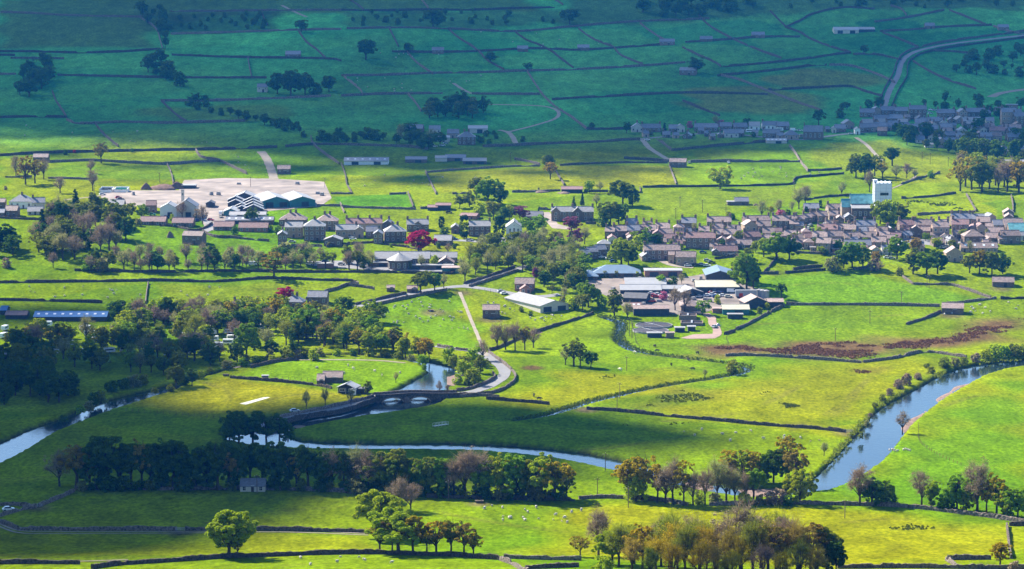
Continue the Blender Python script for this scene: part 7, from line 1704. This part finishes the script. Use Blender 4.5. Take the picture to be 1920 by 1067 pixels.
CVW = MB().box((0, 0, 1.6), (3.6, 2.23, 0.6)).box((-1.9, 0, 1.6), (0.7, 2.23, 0.6)).mesh('windows', M['glass'])
WORDS = dict(white='white', red='red', silver='silver', blue='blue', black='black', green='green', cream='cream', orange='orange')


def car(px, py, col='white', rz=0.0, kind='car', label=None):
    root = empty({'car': 'parked_car', 'van': 'parked_van', 'caravan': 'caravan'}[kind], P1(px, py) + Vector((0, 0, 0.12)), math.radians(rz))
    if kind == 'car':
        b = obj('body', CARB[col], root)
        obj('windows', CARG, root)
        obj('roof_panel', CARR[col], root)
        xs, yy = (-1.3, 1.3), 0.78
    elif kind == 'van':
        obj('body', VANB[col], root)
        obj('windows', VANG, root)
        xs, yy = (-1.6, 1.7), 0.9
    else:
        obj('body', CVB, root)
        obj('windows', CVW, root)
        xs, yy = (0.0,), 1.0
    for x in xs:
        for y in (-yy, yy):
            obj('wheel', WHEEL, root, (x, y, 0.33))
    thing(root, kind, None if label else f'{"" if kind == "caravan" else WORDS[col] + " "}{"white caravan standing" if kind == "caravan" else kind + " parked"}', px, py, label=label, group={'car': 'cars and vans of the valley', 'van': 'cars and vans of the valley', 'caravan': 'caravans among the trees'}[kind])


CARS = [(553, 773, 'silver', 18), (836, 738, 'green', 2), (492, 0, 'white', 0)][:2]
for x, y, c_, r_ in CARS:
    car(x, y, c_, r_, label={'silver': 'silver car driving down the shaded lane towards the bridge', 'green': 'pale green car at the end of the stone bridge'}[c_])
for x, y, c_, r_ in ((1226, 556, 'red', 5), (1222, 552, 'white', 20), (1234, 554, 'white', 15), (1230, 558, 'red', 0), (1242, 556, 'silver', 10), (1248, 558, 'white', 0), (1214, 562, 'black', 30), (1222, 567, 'red', 20), (1312, 558, 'silver', 10), (1326, 556, 'white', 20), (1336, 554, 'white', 0), (1342, 558, 'blue', 10), (1350, 549, 'blue', 0), (1334, 550, 'red', 30), (1344, 546, 'orange', 80), (1356, 556, 'white', 10),
                       (1366, 558, 'cream', 0), (1300, 580, 'white', 0), (1340, 549, 'white', 40), (486, 416, 'red', 0), (395, 414, 'red', -20), (414, 408, 'cream', 90), (312, 409, 'blue', 0), (286, 404, 'green', 0), (368, 415, 'blue', 60), (222, 372, 'red', 20), (226, 375, 'black', 20), (192, 366, 'white', 30), (208, 358, 'orange', 90), (232, 357, 'orange', 90), (548, 455, 'silver', 0), (662, 450, 'white', 0), (660, 446, 'silver', 0), (842, 400, 'black', 0), (852, 450, 'blue', 0), (880, 452, 'silver', 0), (906, 454, 'white', 0), (900, 452, 'black', 0), (928, 449, 'white', 90),
                       (846, 449, 'silver', 10), (1290, 500, 'white', 0), (1304, 498, 'black', 0), (1316, 498, 'silver', 0), (1326, 500, 'white', 0), (1334, 494, 'black', 20), (1326, 490, 'silver', 0), (1340, 476, 'white', 90), (1318, 475, 'blue', 0), (1370, 478, 'silver', 0), (1128, 484, 'white', 30), (1142, 486, 'silver', 20), (1150, 492, 'blue', 10), (1136, 476, 'silver', 40), (1210, 488, 'white', 20), (1500, 468, 'silver', 0), (1768, 466, 'white', 30), (1775, 464, 'silver', 20), (1516, 430, 'white', 60), (1520, 424, 'silver', 60), (1672, 486, 'silver', 0), (1664, 485, 'white', 0),
                       (750, 254, 'white', 10), (830, 274, 'white', 0), (836, 270, 'silver', 20), (815, 276, 'white', 0), (1214, 264, 'white', 0), (1292, 306, 'silver', 90), (1366, 306, 'white', 90), (1745, 214, 'white', 20), (1752, 208, 'white', 10), (1760, 212, 'silver', 0), (1768, 208, 'white', 20), (1746, 207, 'white', 40), (1738, 211, 'silver', 10), (1762, 220, 'white', 0), (1734, 230, 'silver', 0), (1716, 242, 'silver', 0), (1734, 268, 'silver', 10), (1728, 242, 'blue', 0), (1860, 206, 'white', 40), (1919, 276, 'white', 0), (1500, 246, 'white', 0), (1552, 242, 'white', 0), (1596, 252, 'white', 0), (195, 914, 'silver', 10), (188, 915, 'white', 0), (16, 958, 'white', 20), (945, 552, 'white', 30), (940, 548, 'silver', 20), (580, 497, 'white', 0), (640, 497, 'silver', 0), (655, 496, 'white', 0), (610, 492, 'blue', 0), (1340, 615, 'silver', 60)):
    car(x, y, c_, r_)
for x, y, c_, r_ in ((1372, 549, 'white', 0), (1394, 558, 'red', 20), (440, 411, 'silver', 0), (414, 403, 'white', 90), (474, 498, 'white', 0), (1488, 246, 'white', 10), (1610, 60, 'white', 0)):
    car(x, y, c_, r_, 'van')
for x, y, r_ in ((9, 620, 80), (6, 634, 70), (128, 648, 10), (88, 612, 0), (160, 620, 20), (168, 630, 0), (342, 634, 0), (340, 650, 10), (366, 652, 0), (356, 664, 20), (382, 660, 0), (396, 628, 0), (400, 640, 0), (430, 626, 20), (436, 638, 10), (428, 646, 0), (408, 652, 0), (268, 614, 0), (392, 620, 0), (205, 662, 20), (236, 660, 0), (150, 664, 0), (525, 608, 10), (530, 614, 0), (560, 630, 10), (578, 634, 0), (486, 618, 0), (345, 642, 0), (540, 616, 30), (1462, 246, 0), (1405, 249, 0), (178, 642, 10), (100, 664, 0), (318, 668, 0), (440, 660, 0)):
    car(x, y, 'white', r_, 'caravan')
# a lorry trailer in the estate yard
c = P1(1399, 559)
root = empty('lorry_trailer', c)
thing(root, 'trailer', label='long grey box trailer parked beside the cream-roofed open shed')
s = ppm(c.y)
obj('box', MB().box((0, 1.3, 2.5), (40 / s, 2.6, 3.2)).mesh('box', M['steel']), root)
obj('chassis', MB().box((0, 1.3, 0.75), (38 / s, 2.0, 0.25)).mesh('chassis', M['dark']), root)
for x in (-4.2, -3.2, 3.4, 4.4):
    for y in (0.3, 2.3):
        obj('wheel', WHEEL, root, (x, y, 0.45), sc=(1.4, 1.4, 1.4))

# ------------------------------------------------------------------ poles, yard clutter
POLES = [(299, 342, 18), (177, 372, 26), (1287, 358, 0), (1275, 388, 20), (1317, 398, 24), (1267, 410, 16), (1361, 402, 14), (1175, 695, 26), (1162, 746, 26), (1157, 772, 24), (1566, 640, 20), (1631, 606, 22), (1690, 570, 20), (1738, 538, 16), (1742, 540, 18), (1729, 302, 16), (1744, 308, 22), (1778, 312, 18), (1120, 930, 26), (1135, 882, 32), (1178, 952, 40),
         (841, 938, 38), (791, 926, 24), (1584, 972, 34), (482, 924, 34), (160, 917, 36), (178, 917, 30), (957, 304, 12), (1180, 630, 34), (1185, 634, 30), (609, 352, 12), (1490, 362, 14), (1170, 362, 16), (470, 350, 16), (690, 600, 8)]
for i, (x, y, h) in enumerate(POLES):
    if h < 10:
        continue
    c = P1(x, y)
    hm = max(6.5, h / ppm(c.y))
    root = empty('power_pole', c, RNG.uniform(-.3, .3))
    obj('post', MB().tube((0, 0, -1), (0, 0, hm), 0.17, 0.12, 6).mesh('post', M['wood']), root)
    obj('crossarm', MB().box((0, 0, hm - 0.6), (2.0, 0.12, 0.14)).mesh('crossarm', M['wood']), root)
    for xx in (-0.85, 0, 0.85):
        obj('insulator', MB().tube((xx, 0, hm - 0.55 if xx else hm), (xx, 0, hm - 0.25 if xx else hm + 0.25), 0.08, 0.05, 5).mesh('insulator', M['frame']), root)
    thing(root, 'pole', ('tall' if hm > 9 else 'slim') + ' wooden power pole', x, y - h / 2, group='wooden power poles')


def heap(px, py, wpx, hpx, mat, label, seed):
    rng = np.random.default_rng(seed)
    c = P1(px, py)
    s = ppm(c.y)
    w, h = wpx / s, hpx / s
    n, k = 26, 8
    v, f = [], []
    for j in range(k + 1):
        r = 1 - j / k
        for i in range(n):
            a = 2 * math.pi * i / n
            q = 1 + 0.18 * math.sin(3 * a + seed) + 0.1 * math.sin(5 * a) + rng.normal(0, 0.03)
            v.append((math.cos(a) * r * q * w / 2, math.sin(a) * r * q * w / 3, h * (1 - r ** 1.7) * (1 + rng.normal(0, 0.04)) - (0.6 if j == 0 else 0)))
    for j in range(k):
        for i in range(n):
            f.append((j * n + i, j * n + (i + 1) % n, (j + 1) * n + (i + 1) % n, (j + 1) * n + i))
    o = obj('spoil_heap', mesh_np('spoil_heap', v, f, M[mat], True), None, c + Vector((0, w / 3, 0)))
    thing(o, 'heap', label=label)


heap(273, 356, 22, 12, 'soil', 'small grey-brown spoil heap on the yard beside the storage bays', 3)
heap(306, 357, 60, 10, 'soil', 'long brown spoil heap on the edge of the concrete yard', 5)
heap(330, 355, 34, 13, 'soil', 'high end of the brown spoil heaps next to the low container', 8)
heap(866, 706, 10, 3, 'gravel', 'pale shingle mound by the river bank bushes', 9)
heap(1058, 364, 26, 4, 'stone', 'rubble heap in front of the dark low field shed', 12)
heap(1014, 362, 30, 4, 'stone', 'long rubble heap along the field wall west of the dark shed', 13)
heap(318, 446, 14, 12, 'wood', 'heap of brushwood beside the large stone barn', 14)
heap(1418, 386, 14, 4, 'gravel', 'pale spoil heap beside the small hillside barn', 15)
heap(1347, 612, 10, 6, 'steel', 'scrap metal heap beside the clay track', 16)
heap(1246, 597, 40, 9, 'rbl', '', 17) if False else None
for i, (x0, x1) in enumerate(((186, 211), (213, 239))):
    c = P1((x0 + x1) / 2, 361)
    s = ppm(c.y)
    w = (x1 - x0) / s
    root = empty('storage_bay', c)
    thing(root, 'storage bay', label=('open concrete storage bay with white walls nearest the bare pole tree', 'open concrete storage bay with green tarpaulin inside')[i])
    obj('back_wall', MB().box((0, 9, 1.2), (w, 0.5, 3.6)).mesh('back_wall', M['white']), root)
    for k in (-1, 1):
        obj('side_wall', MB().box((k * (w / 2 - 0.3), 4.6, 0.9), (0.5, 8.2, 3.0)).mesh('side_wall', M['white']), root)
    obj('front_wall', MB().box((0, 0, 0.6), (w - 1.4, 0.5, 2.2)).mesh('front_wall', M['white']), root)
    m = MB()
    for q in range(5):
        m.box((-w * .3 + q * w * .15, 6, 1.0), (w * .22, 3.5, 2.4), 0, q * .4, .5)
    obj('stored_material', m.mesh('stored_material', M['car_green'] if i else M['dark']), root)
STACK = MB().box((0, 0, 0.5), (2.4, 1.6, 1.0)).box((0.1, 0, 1.3), (2.0, 1.5, 0.55)).mesh('load', M['rwl'])
BASE = MB().box((0, 0, 0.1), (2.7, 1.8, 0.18)).mesh('pallet_base', M['soil'])
for x, y in ((558, 346), (596, 364), (604, 367), (396, 366), (448, 346), (250, 366), (410, 366), (1290, 548), (1300, 562), (1322, 562), (1330, 566), (1410, 566), (1420, 564), (1236, 566), (1206, 572), (1314, 524), (1300, 528), (1180, 526), (1200, 524), (1150, 545)):
    root = empty('pallet_stack', P1(x, y) + Vector((0, 0, 0.08)), RNG.uniform(0, 3))
    obj('pallet_base', BASE, root)
    obj('load', STACK, root, (0, 0, 0.15), 0.0, (1, 1, RNG.uniform(0.6, 1.3)))
    thing(root, 'pallet stack', 'stack of goods on a pallet', x, y, group='stacks of goods in the yards')
for x, y, r_, m_ in ((1424, 556, 1.6, 'steel'), (1430, 557, 1.6, 'steel'), (1437, 558, 1.5, 'rwl')):
    root = empty('storage_tank', P1(x, y))
    obj('shell', MB().tube((0, 0, -0.2), (0, 0, 3.6), r_, r_, 16).mesh('shell', M[m_]), root)
    obj('lid', MB().tube((0, 0, 3.6), (0, 0, 4.1), r_ + 0.08, 0.4, 16).mesh('lid', M['rwl']), root)
    thing(root, 'tank', 'upright steel storage tank', x, y, group='storage tanks by the grey trailer')
# troughs and gates in the pastures
for x, y, lab in ((808, 584, 'dark cattle trough in the sheep pasture beside the footpath'), (899, 943, 'square hay feeder in the near pasture'), (424, 705, 'small white trough near the end of the cricket wall')):
    root = empty('feeder', P1(x, y))
    thing(root, 'feeder', label=lab)
    obj('trough', MB().box((0, 0, 0.55), (2.6, 1.2, 0.7), 0, 0, 1.15).mesh('trough', M['wood']), root)
    for a in (-1, 1):
        for b in (-1, 1):
            obj('leg', MB().box((a * 1.1, b * 0.5, 0.2), (0.12, 0.12, 0.7)).mesh('leg', M['wood']), root)
for x, y, rz_ in ((338, 996, 0), (1447, 511, 0), (1591, 811, 0), (71, 951, 0)):
    c = P1(x, y)
    root = empty('field_gate', c, rz_)
    for k in range(5):
        obj('bar', MB().box((0, 0, 0.35 + k * 0.22), (3.0, 0.05, 0.08)).mesh('bar', M['steel']), root)
    for k in (-1.5, 0, 1.5):
        obj('upright', MB().box((k, 0.05, 0.75), (0.08, 0.06, 1.2)).mesh('upright', M['steel']), root)
    thing(root, 'gate', 'steel field gate in a wall gap', x, y, group='field gates')

# ------------------------------------------------------------------ ground cover nobody could count
def tufts(name, polys, n, size, hgt, mat, seed, thin=0.1):
    rng = np.random.default_rng(seed)
    cs = []
    for poly in polys:
        w = P(*np.array(poly, float).T)[:, :2]
        a = rng.uniform(w.min(0), w.max(0), (n * 4, 2))
        noise = _n2(a[:, 0], a[:, 1], 7, seed) + _n2(a[:, 0], a[:, 1], 2.5, seed + 1) * .6
        ed = seg_dist(a[:, 0], a[:, 1], w, True)
        k = in_poly(a[:, 0], a[:, 1], w) & (noise > thin - np.clip(ed / 14, 0, 1) * 1.2 + 0.9) & (rng.random(len(a)) < np.clip(ed / 8, 0.1, 1))
        cs.append(a[k][:n])
    c = np.vstack(cs)
    z = h0(c[:, 0], c[:, 1])
    c3 = np.c_[c, z + hgt * 0.35]
    v, f = leaf_cloud(c3, np.full(len(c3), hgt), 4, size, rng, 0.6, 0.2, 0.2)
    o = obj(name, mesh_np(name, v, f, LEAF[mat]))
    o['kind'] = 'stuff'
    return o


tufts('bracken', [TINT[9][0]], 6500, 0.6, 0.4, 'bracken', 61, -0.1)
tufts('bracken', [TINT[12][0]], 200, 0.6, 0.35, 'bracken', 62)
tufts('rushes', [TINT[10][0], TINT[11][0]], 900, 0.6, 0.35, 'rush', 63, 0.3)
tufts('rushes', [[(960, 690), (1180, 700), (1320, 700), (1240, 716), (1100, 712)], [(1090, 780), (1300, 792), (1250, 812), (1060, 806)], [(1600, 975), (1800, 985), (1780, 1010), (1580, 1000)], [(240, 505), (420, 508), (380, 522), (260, 520)]], 240, 0.6, 0.3, 'rush', 64, 0.3)
tufts('rushes', [[(1700, 392), (1800, 388), (1820, 396), (1730, 402)], [(1690, 376), (1800, 368), (1818, 386), (1720, 398)]], 240, 0.9, 0.5, 'rush', 66)
bank = [(1920, 676), (1860, 678), (1790, 690), (1725, 720), (1660, 752), (1634, 774), (1600, 812), (1566, 850), (1520, 896)]
w = resample(P(*np.array(bank, float).T)[:, :2], 0.8)
rng = np.random.default_rng(70)
w = np.repeat(w, 2, 0) + rng.normal(0, 0.9, (len(w) * 2, 2))
w = w[_n2(w[:, 0], w[:, 1], 6, 5) > -0.2]
v, f = leaf_cloud(np.c_[w, h0(w[:, 0], w[:, 1]) + 0.2], rng.uniform(0.3, 0.75, len(w)), 6, 0.45, rng, 0.8)
o = obj('bank_scrub', mesh_np('bank_scrub', v, f, LEAF['olive']))
o['kind'] = 'stuff'
w = np.vstack([resample(P(*smooth_px(BECK).T)[:, :2], 1.4) + k for k in ((2.4, 1.6), (-2.2, 1.8), (1.0, 2.4))])
w = w + rng.normal(0, 0.6, w.shape)
v, f = leaf_cloud(np.c_[w, h0(w[:, 0], w[:, 1]) + 0.1], rng.uniform(0.3, 0.8, len(w)), 6, 0.5, rng, 0.8)
o = obj('bank_scrub', mesh_np('bank_scrub', v, f, LEAF['rush']))
o['kind'] = 'stuff'

# ------------------------------------------------------------------ clouds overhead: they stand between the sun and the shaded parts of the valley; one is added to dim the near haze
cl = bpy.data.materials.new('cloud')
cl.use_nodes = True
nt = cl.node_tree
nt.nodes.remove(nt.nodes['Principled BSDF'])
df, tr, mx = nt.nodes.new('ShaderNodeBsdfDiffuse'), nt.nodes.new('ShaderNodeBsdfTranslucent'), nt.nodes.new('ShaderNodeMixShader')
df.inputs['Color'].default_value = tr.inputs['Color'].default_value = (0.9, 0.9, 0.92, 1)
mx.inputs[0].default_value = 0.2
nt.links.new(df.outputs[0], mx.inputs[1])
nt.links.new(tr.outputs[0], mx.inputs[2])
nt.links.new(mx.outputs[0], nt.nodes['Material Output'].inputs['Surface'])
thin = cl.copy()                 # thinner cloud over the far hill lets a little sunlight through
thin.name = 'thin_cloud'
nt = thin.node_tree
tp, mx2 = nt.nodes.new('ShaderNodeBsdfTransparent'), nt.nodes.new('ShaderNodeMixShader')
mx2.inputs[0].default_value = 0.27
nt.links.new([n_ for n_ in nt.nodes if n_.type == 'MIX_SHADER' and n_ != mx2][0].outputs[0], mx2.inputs[1])
nt.links.new(tp.outputs[0], mx2.inputs[2])
nt.links.new(mx2.outputs[0], nt.nodes['Material Output'].inputs['Surface'])
ALT = 2300.0


def cloud(outline, rag, seed, mat=None):
    w = np.array(outline, float)
    w = resample(np.vstack([w, w[:1]]), 22)[:-1]
    z = h0(w[:, 0], w[:, 1])
    off = np.stack([_n2(w[:, 0], w[:, 1], 30, seed), _n2(w[:, 0], w[:, 1], 30, seed + 5)], -1) * rag
    w = w + off
    t = (ALT - z) / SUN.z
    q = w + np.array((SUN.x, SUN.y)) * t[:, None]
    pts = [Vector(p) for p in q]
    n = len(pts)
    xs = np.arange(q[:, 0].min(), q[:, 0].max(), 70)
    ys = np.arange(q[:, 1].min(), q[:, 1].max(), 70)
    gx_, gy_ = np.meshgrid(xs, ys)
    gx_, gy_ = gx_.ravel(), gy_.ravel()
    k = in_poly(gx_, gy_, q) & (seg_dist(gx_, gy_, q, True) > 30)
    pts += [Vector(p) for p in np.stack([gx_[k], gy_[k]], -1)]
    vo, _, fo, _, _, _ = geometry.delaunay_2d_cdt(pts, [(i, (i + 1) % n) for i in range(n)], [], 1, 1e-3)
    xy = np.array([(p.x, p.y) for p in vo])
    d = seg_dist(xy[:, 0], xy[:, 1], q, True)
    h_ = np.minimum(d * 0.45, 40 + 60 * np.clip(_n2(xy[:, 0], xy[:, 1], 160, seed + 9) + .6, 0, 2))
    top = np.c_[xy, ALT + h_ + 1]
    bot = np.c_[xy, ALT - np.minimum(d * 0.1, 8)]
    m = len(xy)
    f = [tuple(a) for a in fo] + [tuple(i + m for i in a[::-1]) for a in fo]
    o = obj('cloud', mesh_np('cloud', np.vstack([top, bot]), f, mat or cl, True))
    o['kind'] = 'stuff'


gp = lambda pts: [tuple(P1(x, y)[:2]) for x, y in pts]
edge1 = gp([(-60, 238), (0, 240), (70, 247), (150, 254), (230, 268), (330, 280), (430, 282), (520, 288), (580, 300), (640, 308), (690, 318), (740, 324), (800, 322), (880, 318), (960, 312), (1040, 300), (1120, 302), (1220, 305), (1310, 299), (1400, 288), (1470, 274), (1540, 264), (1620, 259), (1690, 266), (1740, 282), (1800, 294), (1880, 292), (1980, 290)])
cloud(edge1 + [(760, 2150), (900, 3300), (300, 3600), (-400, 3500), (-950, 3300), (-800, 2150)], 14, 81, thin)
# wisps at the cloud's ragged rim soften the edge of its shade
wr = np.random.default_rng(91)
e1 = np.array(edge1)
for k_ in range(46):
    j = int(wr.integers(0, len(e1) - 1))
    q_ = e1[j] + (e1[j + 1] - e1[j]) * wr.random()
    if q_[0] > 90 and wr.random() < 0.45:
        continue
    q_ = q_ - np.array((0, wr.uniform(10, 95 if q_[0] < 60 else 45)))
    ra = wr.uniform(9, 21)
    cloud([(q_[0] + ra * 1.7 * math.cos(a_), q_[1] + ra * math.sin(a_)) for a_ in np.linspace(0, 6.283, 14)[:-1]], 3, 200 + k_, thin)
edge2 = gp([(-60, 662), (60, 652), (160, 652), (240, 653), (300, 658), (360, 662), (430, 670), (500, 674), (470, 688), (420, 702), (330, 740), (300, 762), (390, 760), (470, 764), (520, 752), (590, 744), (680, 748), (740, 752), (800, 752), (850, 748), (930, 752), (1010, 757), (1060, 768), (1110, 774), (1170, 780), (1230, 792), (1290, 804), (1370, 810), (1420, 820), (1360, 834), (1240, 838), (1160, 842), (1120, 858), (1100, 890), (1060, 905), (980, 912), (900, 920), (800, 926), (700, 932), (660, 946), (640, 964), (560, 978), (490, 986), (440, 1006), (370, 1030), (270, 1044), (120, 1051), (-60, 1053)])
cloud([(-620, -700), (620, -700), (560, 300), (330, 700), (220, 770), (90, 762), (-20, 770), (-130, 764), (-230, 772), (-400, 700), (-600, 300)], 6, 87)  # added unseen cloud over the camera's slope, keeps sun off the near haze
cloud(gp([(-60, 568), (60, 567), (140, 570), (220, 574), (262, 584), (240, 600), (160, 606), (60, 608), (-60, 612)]) + [(-520, 1370)], 4, 89)
cloud(edge2 + [(-700, 830), (-760, 1330)], 5, 83)

# ------------------------------------------------------------------ air
hz = bpy.data.materials.new('haze')
hz.use_nodes = True
nt = hz.node_tree
nt.nodes.remove(nt.nodes['Principled BSDF'])
pv = nt.nodes.new('ShaderNodeVolumePrincipled')
pv.inputs['Color'].default_value = (0.04, 0.42, 1.0, 1)
pv.inputs['Density'].default_value = HAZE_DENSITY
pv.inputs['Anisotropy'].default_value = -0.4
nt.links.new(pv.outputs[0], nt.nodes['Material Output'].inputs['Volume'])
zt = 300.0
o = obj('haze', MB().box((0, 1500, (zt - 8) / 2 - 0), (115000, 15400, zt + 8)).mesh('haze', hz))
o['kind'] = 'stuff'

# ------------------------------------------------------------------ labels: what it looks like and the landmark it stands by
LAND = [(1655, 345, 'the white wrapped church tower'), (964, 430, 'the white chapel'), (762, 745, 'the two-arched bridge'), (920, 588, 'the lone field barn'), (1225, 618, 'the round filter beds'), (1350, 515, 'the tall blue shed'), (1155, 512, 'the blue hipped workshop'), (785, 452, 'the copper beech'),
        (540, 378, 'the twin teal sheds'), (335, 395, 'the white twin-gabled building'), (1072, 402, 'the manor with two gables'), (748, 490, 'the round school hall'), (1881, 532, 'the low barn in the bright meadow'), (1786, 580, 'the wall-corner barn'), (624, 710, 'the riverside barn'), (648, 730, 'the cricket pavilion'), (478, 752, 'the white cricket pitch'),
        (473, 915, 'the cottage under the dark belt'), (430, 1000, 'the yellow-green tree on the lowest wall'), (745, 990, 'the tall yellow-green clump'), (1340, 1010, 'the big russet grove'), (1640, 920, 'the leaning bare tree by the river'), (1835, 920, 'the tree row on the sloping wall'), (1200, 890, 'the golden clump at the river'), (1590, 850, 'the broad river bend'),
        (980, 890, 'the yellow-topped clump of the belt'), (840, 905, 'the double-armed pole'), (250, 870, 'the shaded tree belt'), (480, 800, 'the dark trees at the river fork'), (132, 645, 'the caravan site'), (400, 640, 'the caravans under the bare tree'), (132, 594, 'the long deep blue barn'), (574, 600, 'the bright tree over the caravans'), (592, 562, 'the slate house with the red tree'),
        (514, 500, 'the spreading russet field tree'), (403, 485, 'the dense dark roadside tree'), (360, 448, 'the large stone barn'), (150, 440, 'the brown hillside grove'), (38, 385, 'the white semi-detached pair'), (215, 355, 'the storage bays'), (190, 290, 'the russet tree on the top wall'), (55, 320, 'the pair of russet field trees'), (532, 318, 'the small yard-side barn'),
        (700, 300, 'the long shed with rooflights'), (875, 255, 'the shaded hipped farmhouse'), (850, 205, 'the shaded hilltop copse'), (545, 155, 'the dark trio by the small barn'), (300, 140, 'the shaded gill wood'), (65, 150, 'the dark western clump'), (686, 92, 'the round dark hillside tree'), (812, 36, 'the dark tree on the high wall'), (1068, 28, 'the dark tree near the skyline'),
        (1290, 125, 'the small shaded barn and tree'), (1600, 52, 'the white-roofed hill farm'), (1690, 130, 'the grey hill road'), (1880, 120, 'the scrubby eastern slope'), (1270, 305, 'the pink-roofed lane barn'), (1200, 250, 'the lane end of the hill row'), (1345, 245, 'the pink blossom of the hill row'), (1450, 250, 'the white houses of the hill row'), (1524, 245, 'the hillside chapel'),
        (1606, 247, 'the small white gable'), (1650, 220, 'the foot of the hill road'), (1720, 210, 'the tall shaded mill'), (1752, 210, 'the sunlit row of parked cars'), (1775, 270, 'the pink gable end'), (1890, 225, 'the flat-topped shaded house'), (1840, 240, 'the middle of the shaded village'), (1850, 335, 'the golden copse'), (1640, 315, 'the trees behind the tower'), (1673, 295, 'the narrow dark tree'),
        (1350, 335, 'the round field tree'), (1390, 380, 'the small hillside barn'), (1150, 400, 'the two dark-shadowed trees'), (1033, 315, 'the mottled field tree'), (1075, 355, 'the low dark field shed'), (912, 355, 'the tall trees above the villas'), (824, 388, 'the red-roofed field shed'), (1148, 435, 'the tall house with lit gable'), (1240, 425, 'the western town roofs'), (1273, 435, 'the three-storey hipped house'), (1242, 475, 'the long house on the lawn'),
        (1285, 488, 'the sandstone house on the lawn'), (1166, 470, 'the big yellow-green lawn tree'), (1313, 455, 'the large house by the car park'), (1360, 445, 'the house with three chimneys'), (1420, 412, 'the broad brown roof in the town'), (1455, 455, 'the great green town tree'), (1400, 505, 'the tall tree by the blue shed'), (1470, 415, 'the bay-windowed house'), (1525, 410, 'the stepped street'), (1590, 435, 'the long street below the church'),
        (1540, 460, 'the lit sandstone gable'), (1600, 470, 'the leafy clump under the town'), (1662, 440, 'the blue-grey gable'), (1717, 425, 'the tall twin terrace'), (1765, 430, 'the dark three-storey house'), (1803, 415, 'the double-roofed eastern house'), (1890, 405, 'the dark gabled barn above the town'), (1838, 465, 'the roof with four rooflights'), (1730, 490, 'the two big trees in front of the town'), (1850, 490, 'the mixed clump by the eastern wall'),
        (1905, 435, 'the green roof at the town edge'), (1090, 475, 'the dark terrace by the wood'), (980, 490, 'the brown wood by the chapel'), (1000, 540, 'the red house by the lane'), (1035, 570, 'the long farm shed'), (1100, 555, 'the bright tree by the estate gate'), (1235, 555, 'the red cars in the estate'), (1345, 550, 'the busy estate yard'), (1400, 558, 'the grey box trailer'), (1380, 585, 'the teal-walled shed'),
        (1225, 585, 'the pink-roofed dark shed'), (960, 640, 'the row of bare meadow trees'), (1085, 665, 'the shadowed meadow trees'), (1380, 690, 'the bush at the beck bend'), (1160, 640, 'the beck bend'), (1170, 760, 'the beck in the rushes'), (1600, 650, 'the red bracken'), (1860, 680, 'the bushes up the broad river'), (1690, 790, 'the red bush on the gravel'), (900, 690, 'the green bushes at the road bend'),
        (795, 530, 'the olive trees at the lane'), (735, 545, 'the tiny field hut'), (670, 490, 'the school car park'), (300, 495, 'the roadside hedge'), (450, 425, 'the low estate bungalows'), (560, 435, 'the tall stone villas'), (680, 425, 'the four-chimneyed terrace'), (745, 440, 'the pale hipped villa'), (784, 422, 'the house with central chimneys'), (900, 430, 'the house between two yews'),
        (1290, 60, 'the faint upper barn'), (980, 90, 'the middle hill barn'), (550, 103, 'the western hill barn'), (820, 95, 'the barn under the dark tree'), (390, 30, 'the dark western heath'), (1000, 200, 'the curving farm track'), (280, 960, 'the shaded field under the belt'), (40, 960, 'the white van at the wall'), (1893, 1010, 'the upright end wall'), (1875, 1035, 'the lollipop tree'), (1300, 780, 'the long meadow wall'), (420, 740, 'the cricket field'), (60, 715, 'the dark riverside grove'), (250, 740, 'the western river')]
ORD = ['', 'second', 'third', 'fourth', 'fifth', 'sixth', 'seventh', 'eighth', 'ninth', 'tenth', 'eleventh', 'twelfth', 'thirteenth', 'fourteenth', 'fifteenth', 'sixteenth', 'seventeenth', 'eighteenth', 'nineteenth', 'twentieth']
buckets = {}
for o, look, px, py in THINGS:
    ds = [(math.hypot(px - a, (py - b) * 1.5), i) for i, (a, b, _) in enumerate(LAND)]
    dmin, i = min(ds)
    a, b, nm = LAND[i]
    dx, dy = px - a, (py - b) * 1.5
    rel = 'beside' if dmin < 22 else ('above' if dy < -abs(dx) * 0.8 else 'below' if dy > abs(dx) * 0.8 else ('west of' if dx < 0 else 'east of'))
    buckets.setdefault((look, nm, rel), []).append((dmin, o))
for (look, nm, rel), lst in buckets.items():
    lst.sort(key=lambda q: q[0])
    for k, (d, o) in enumerate(lst):
        if k == 0:
            o['label'] = f'{look} {rel} {nm}' + (', first out' if len(lst) > 1 else '')
        else:
            o['label'] = f'{look} {rel} {nm}, {ORD[min(k, 19)]} out'
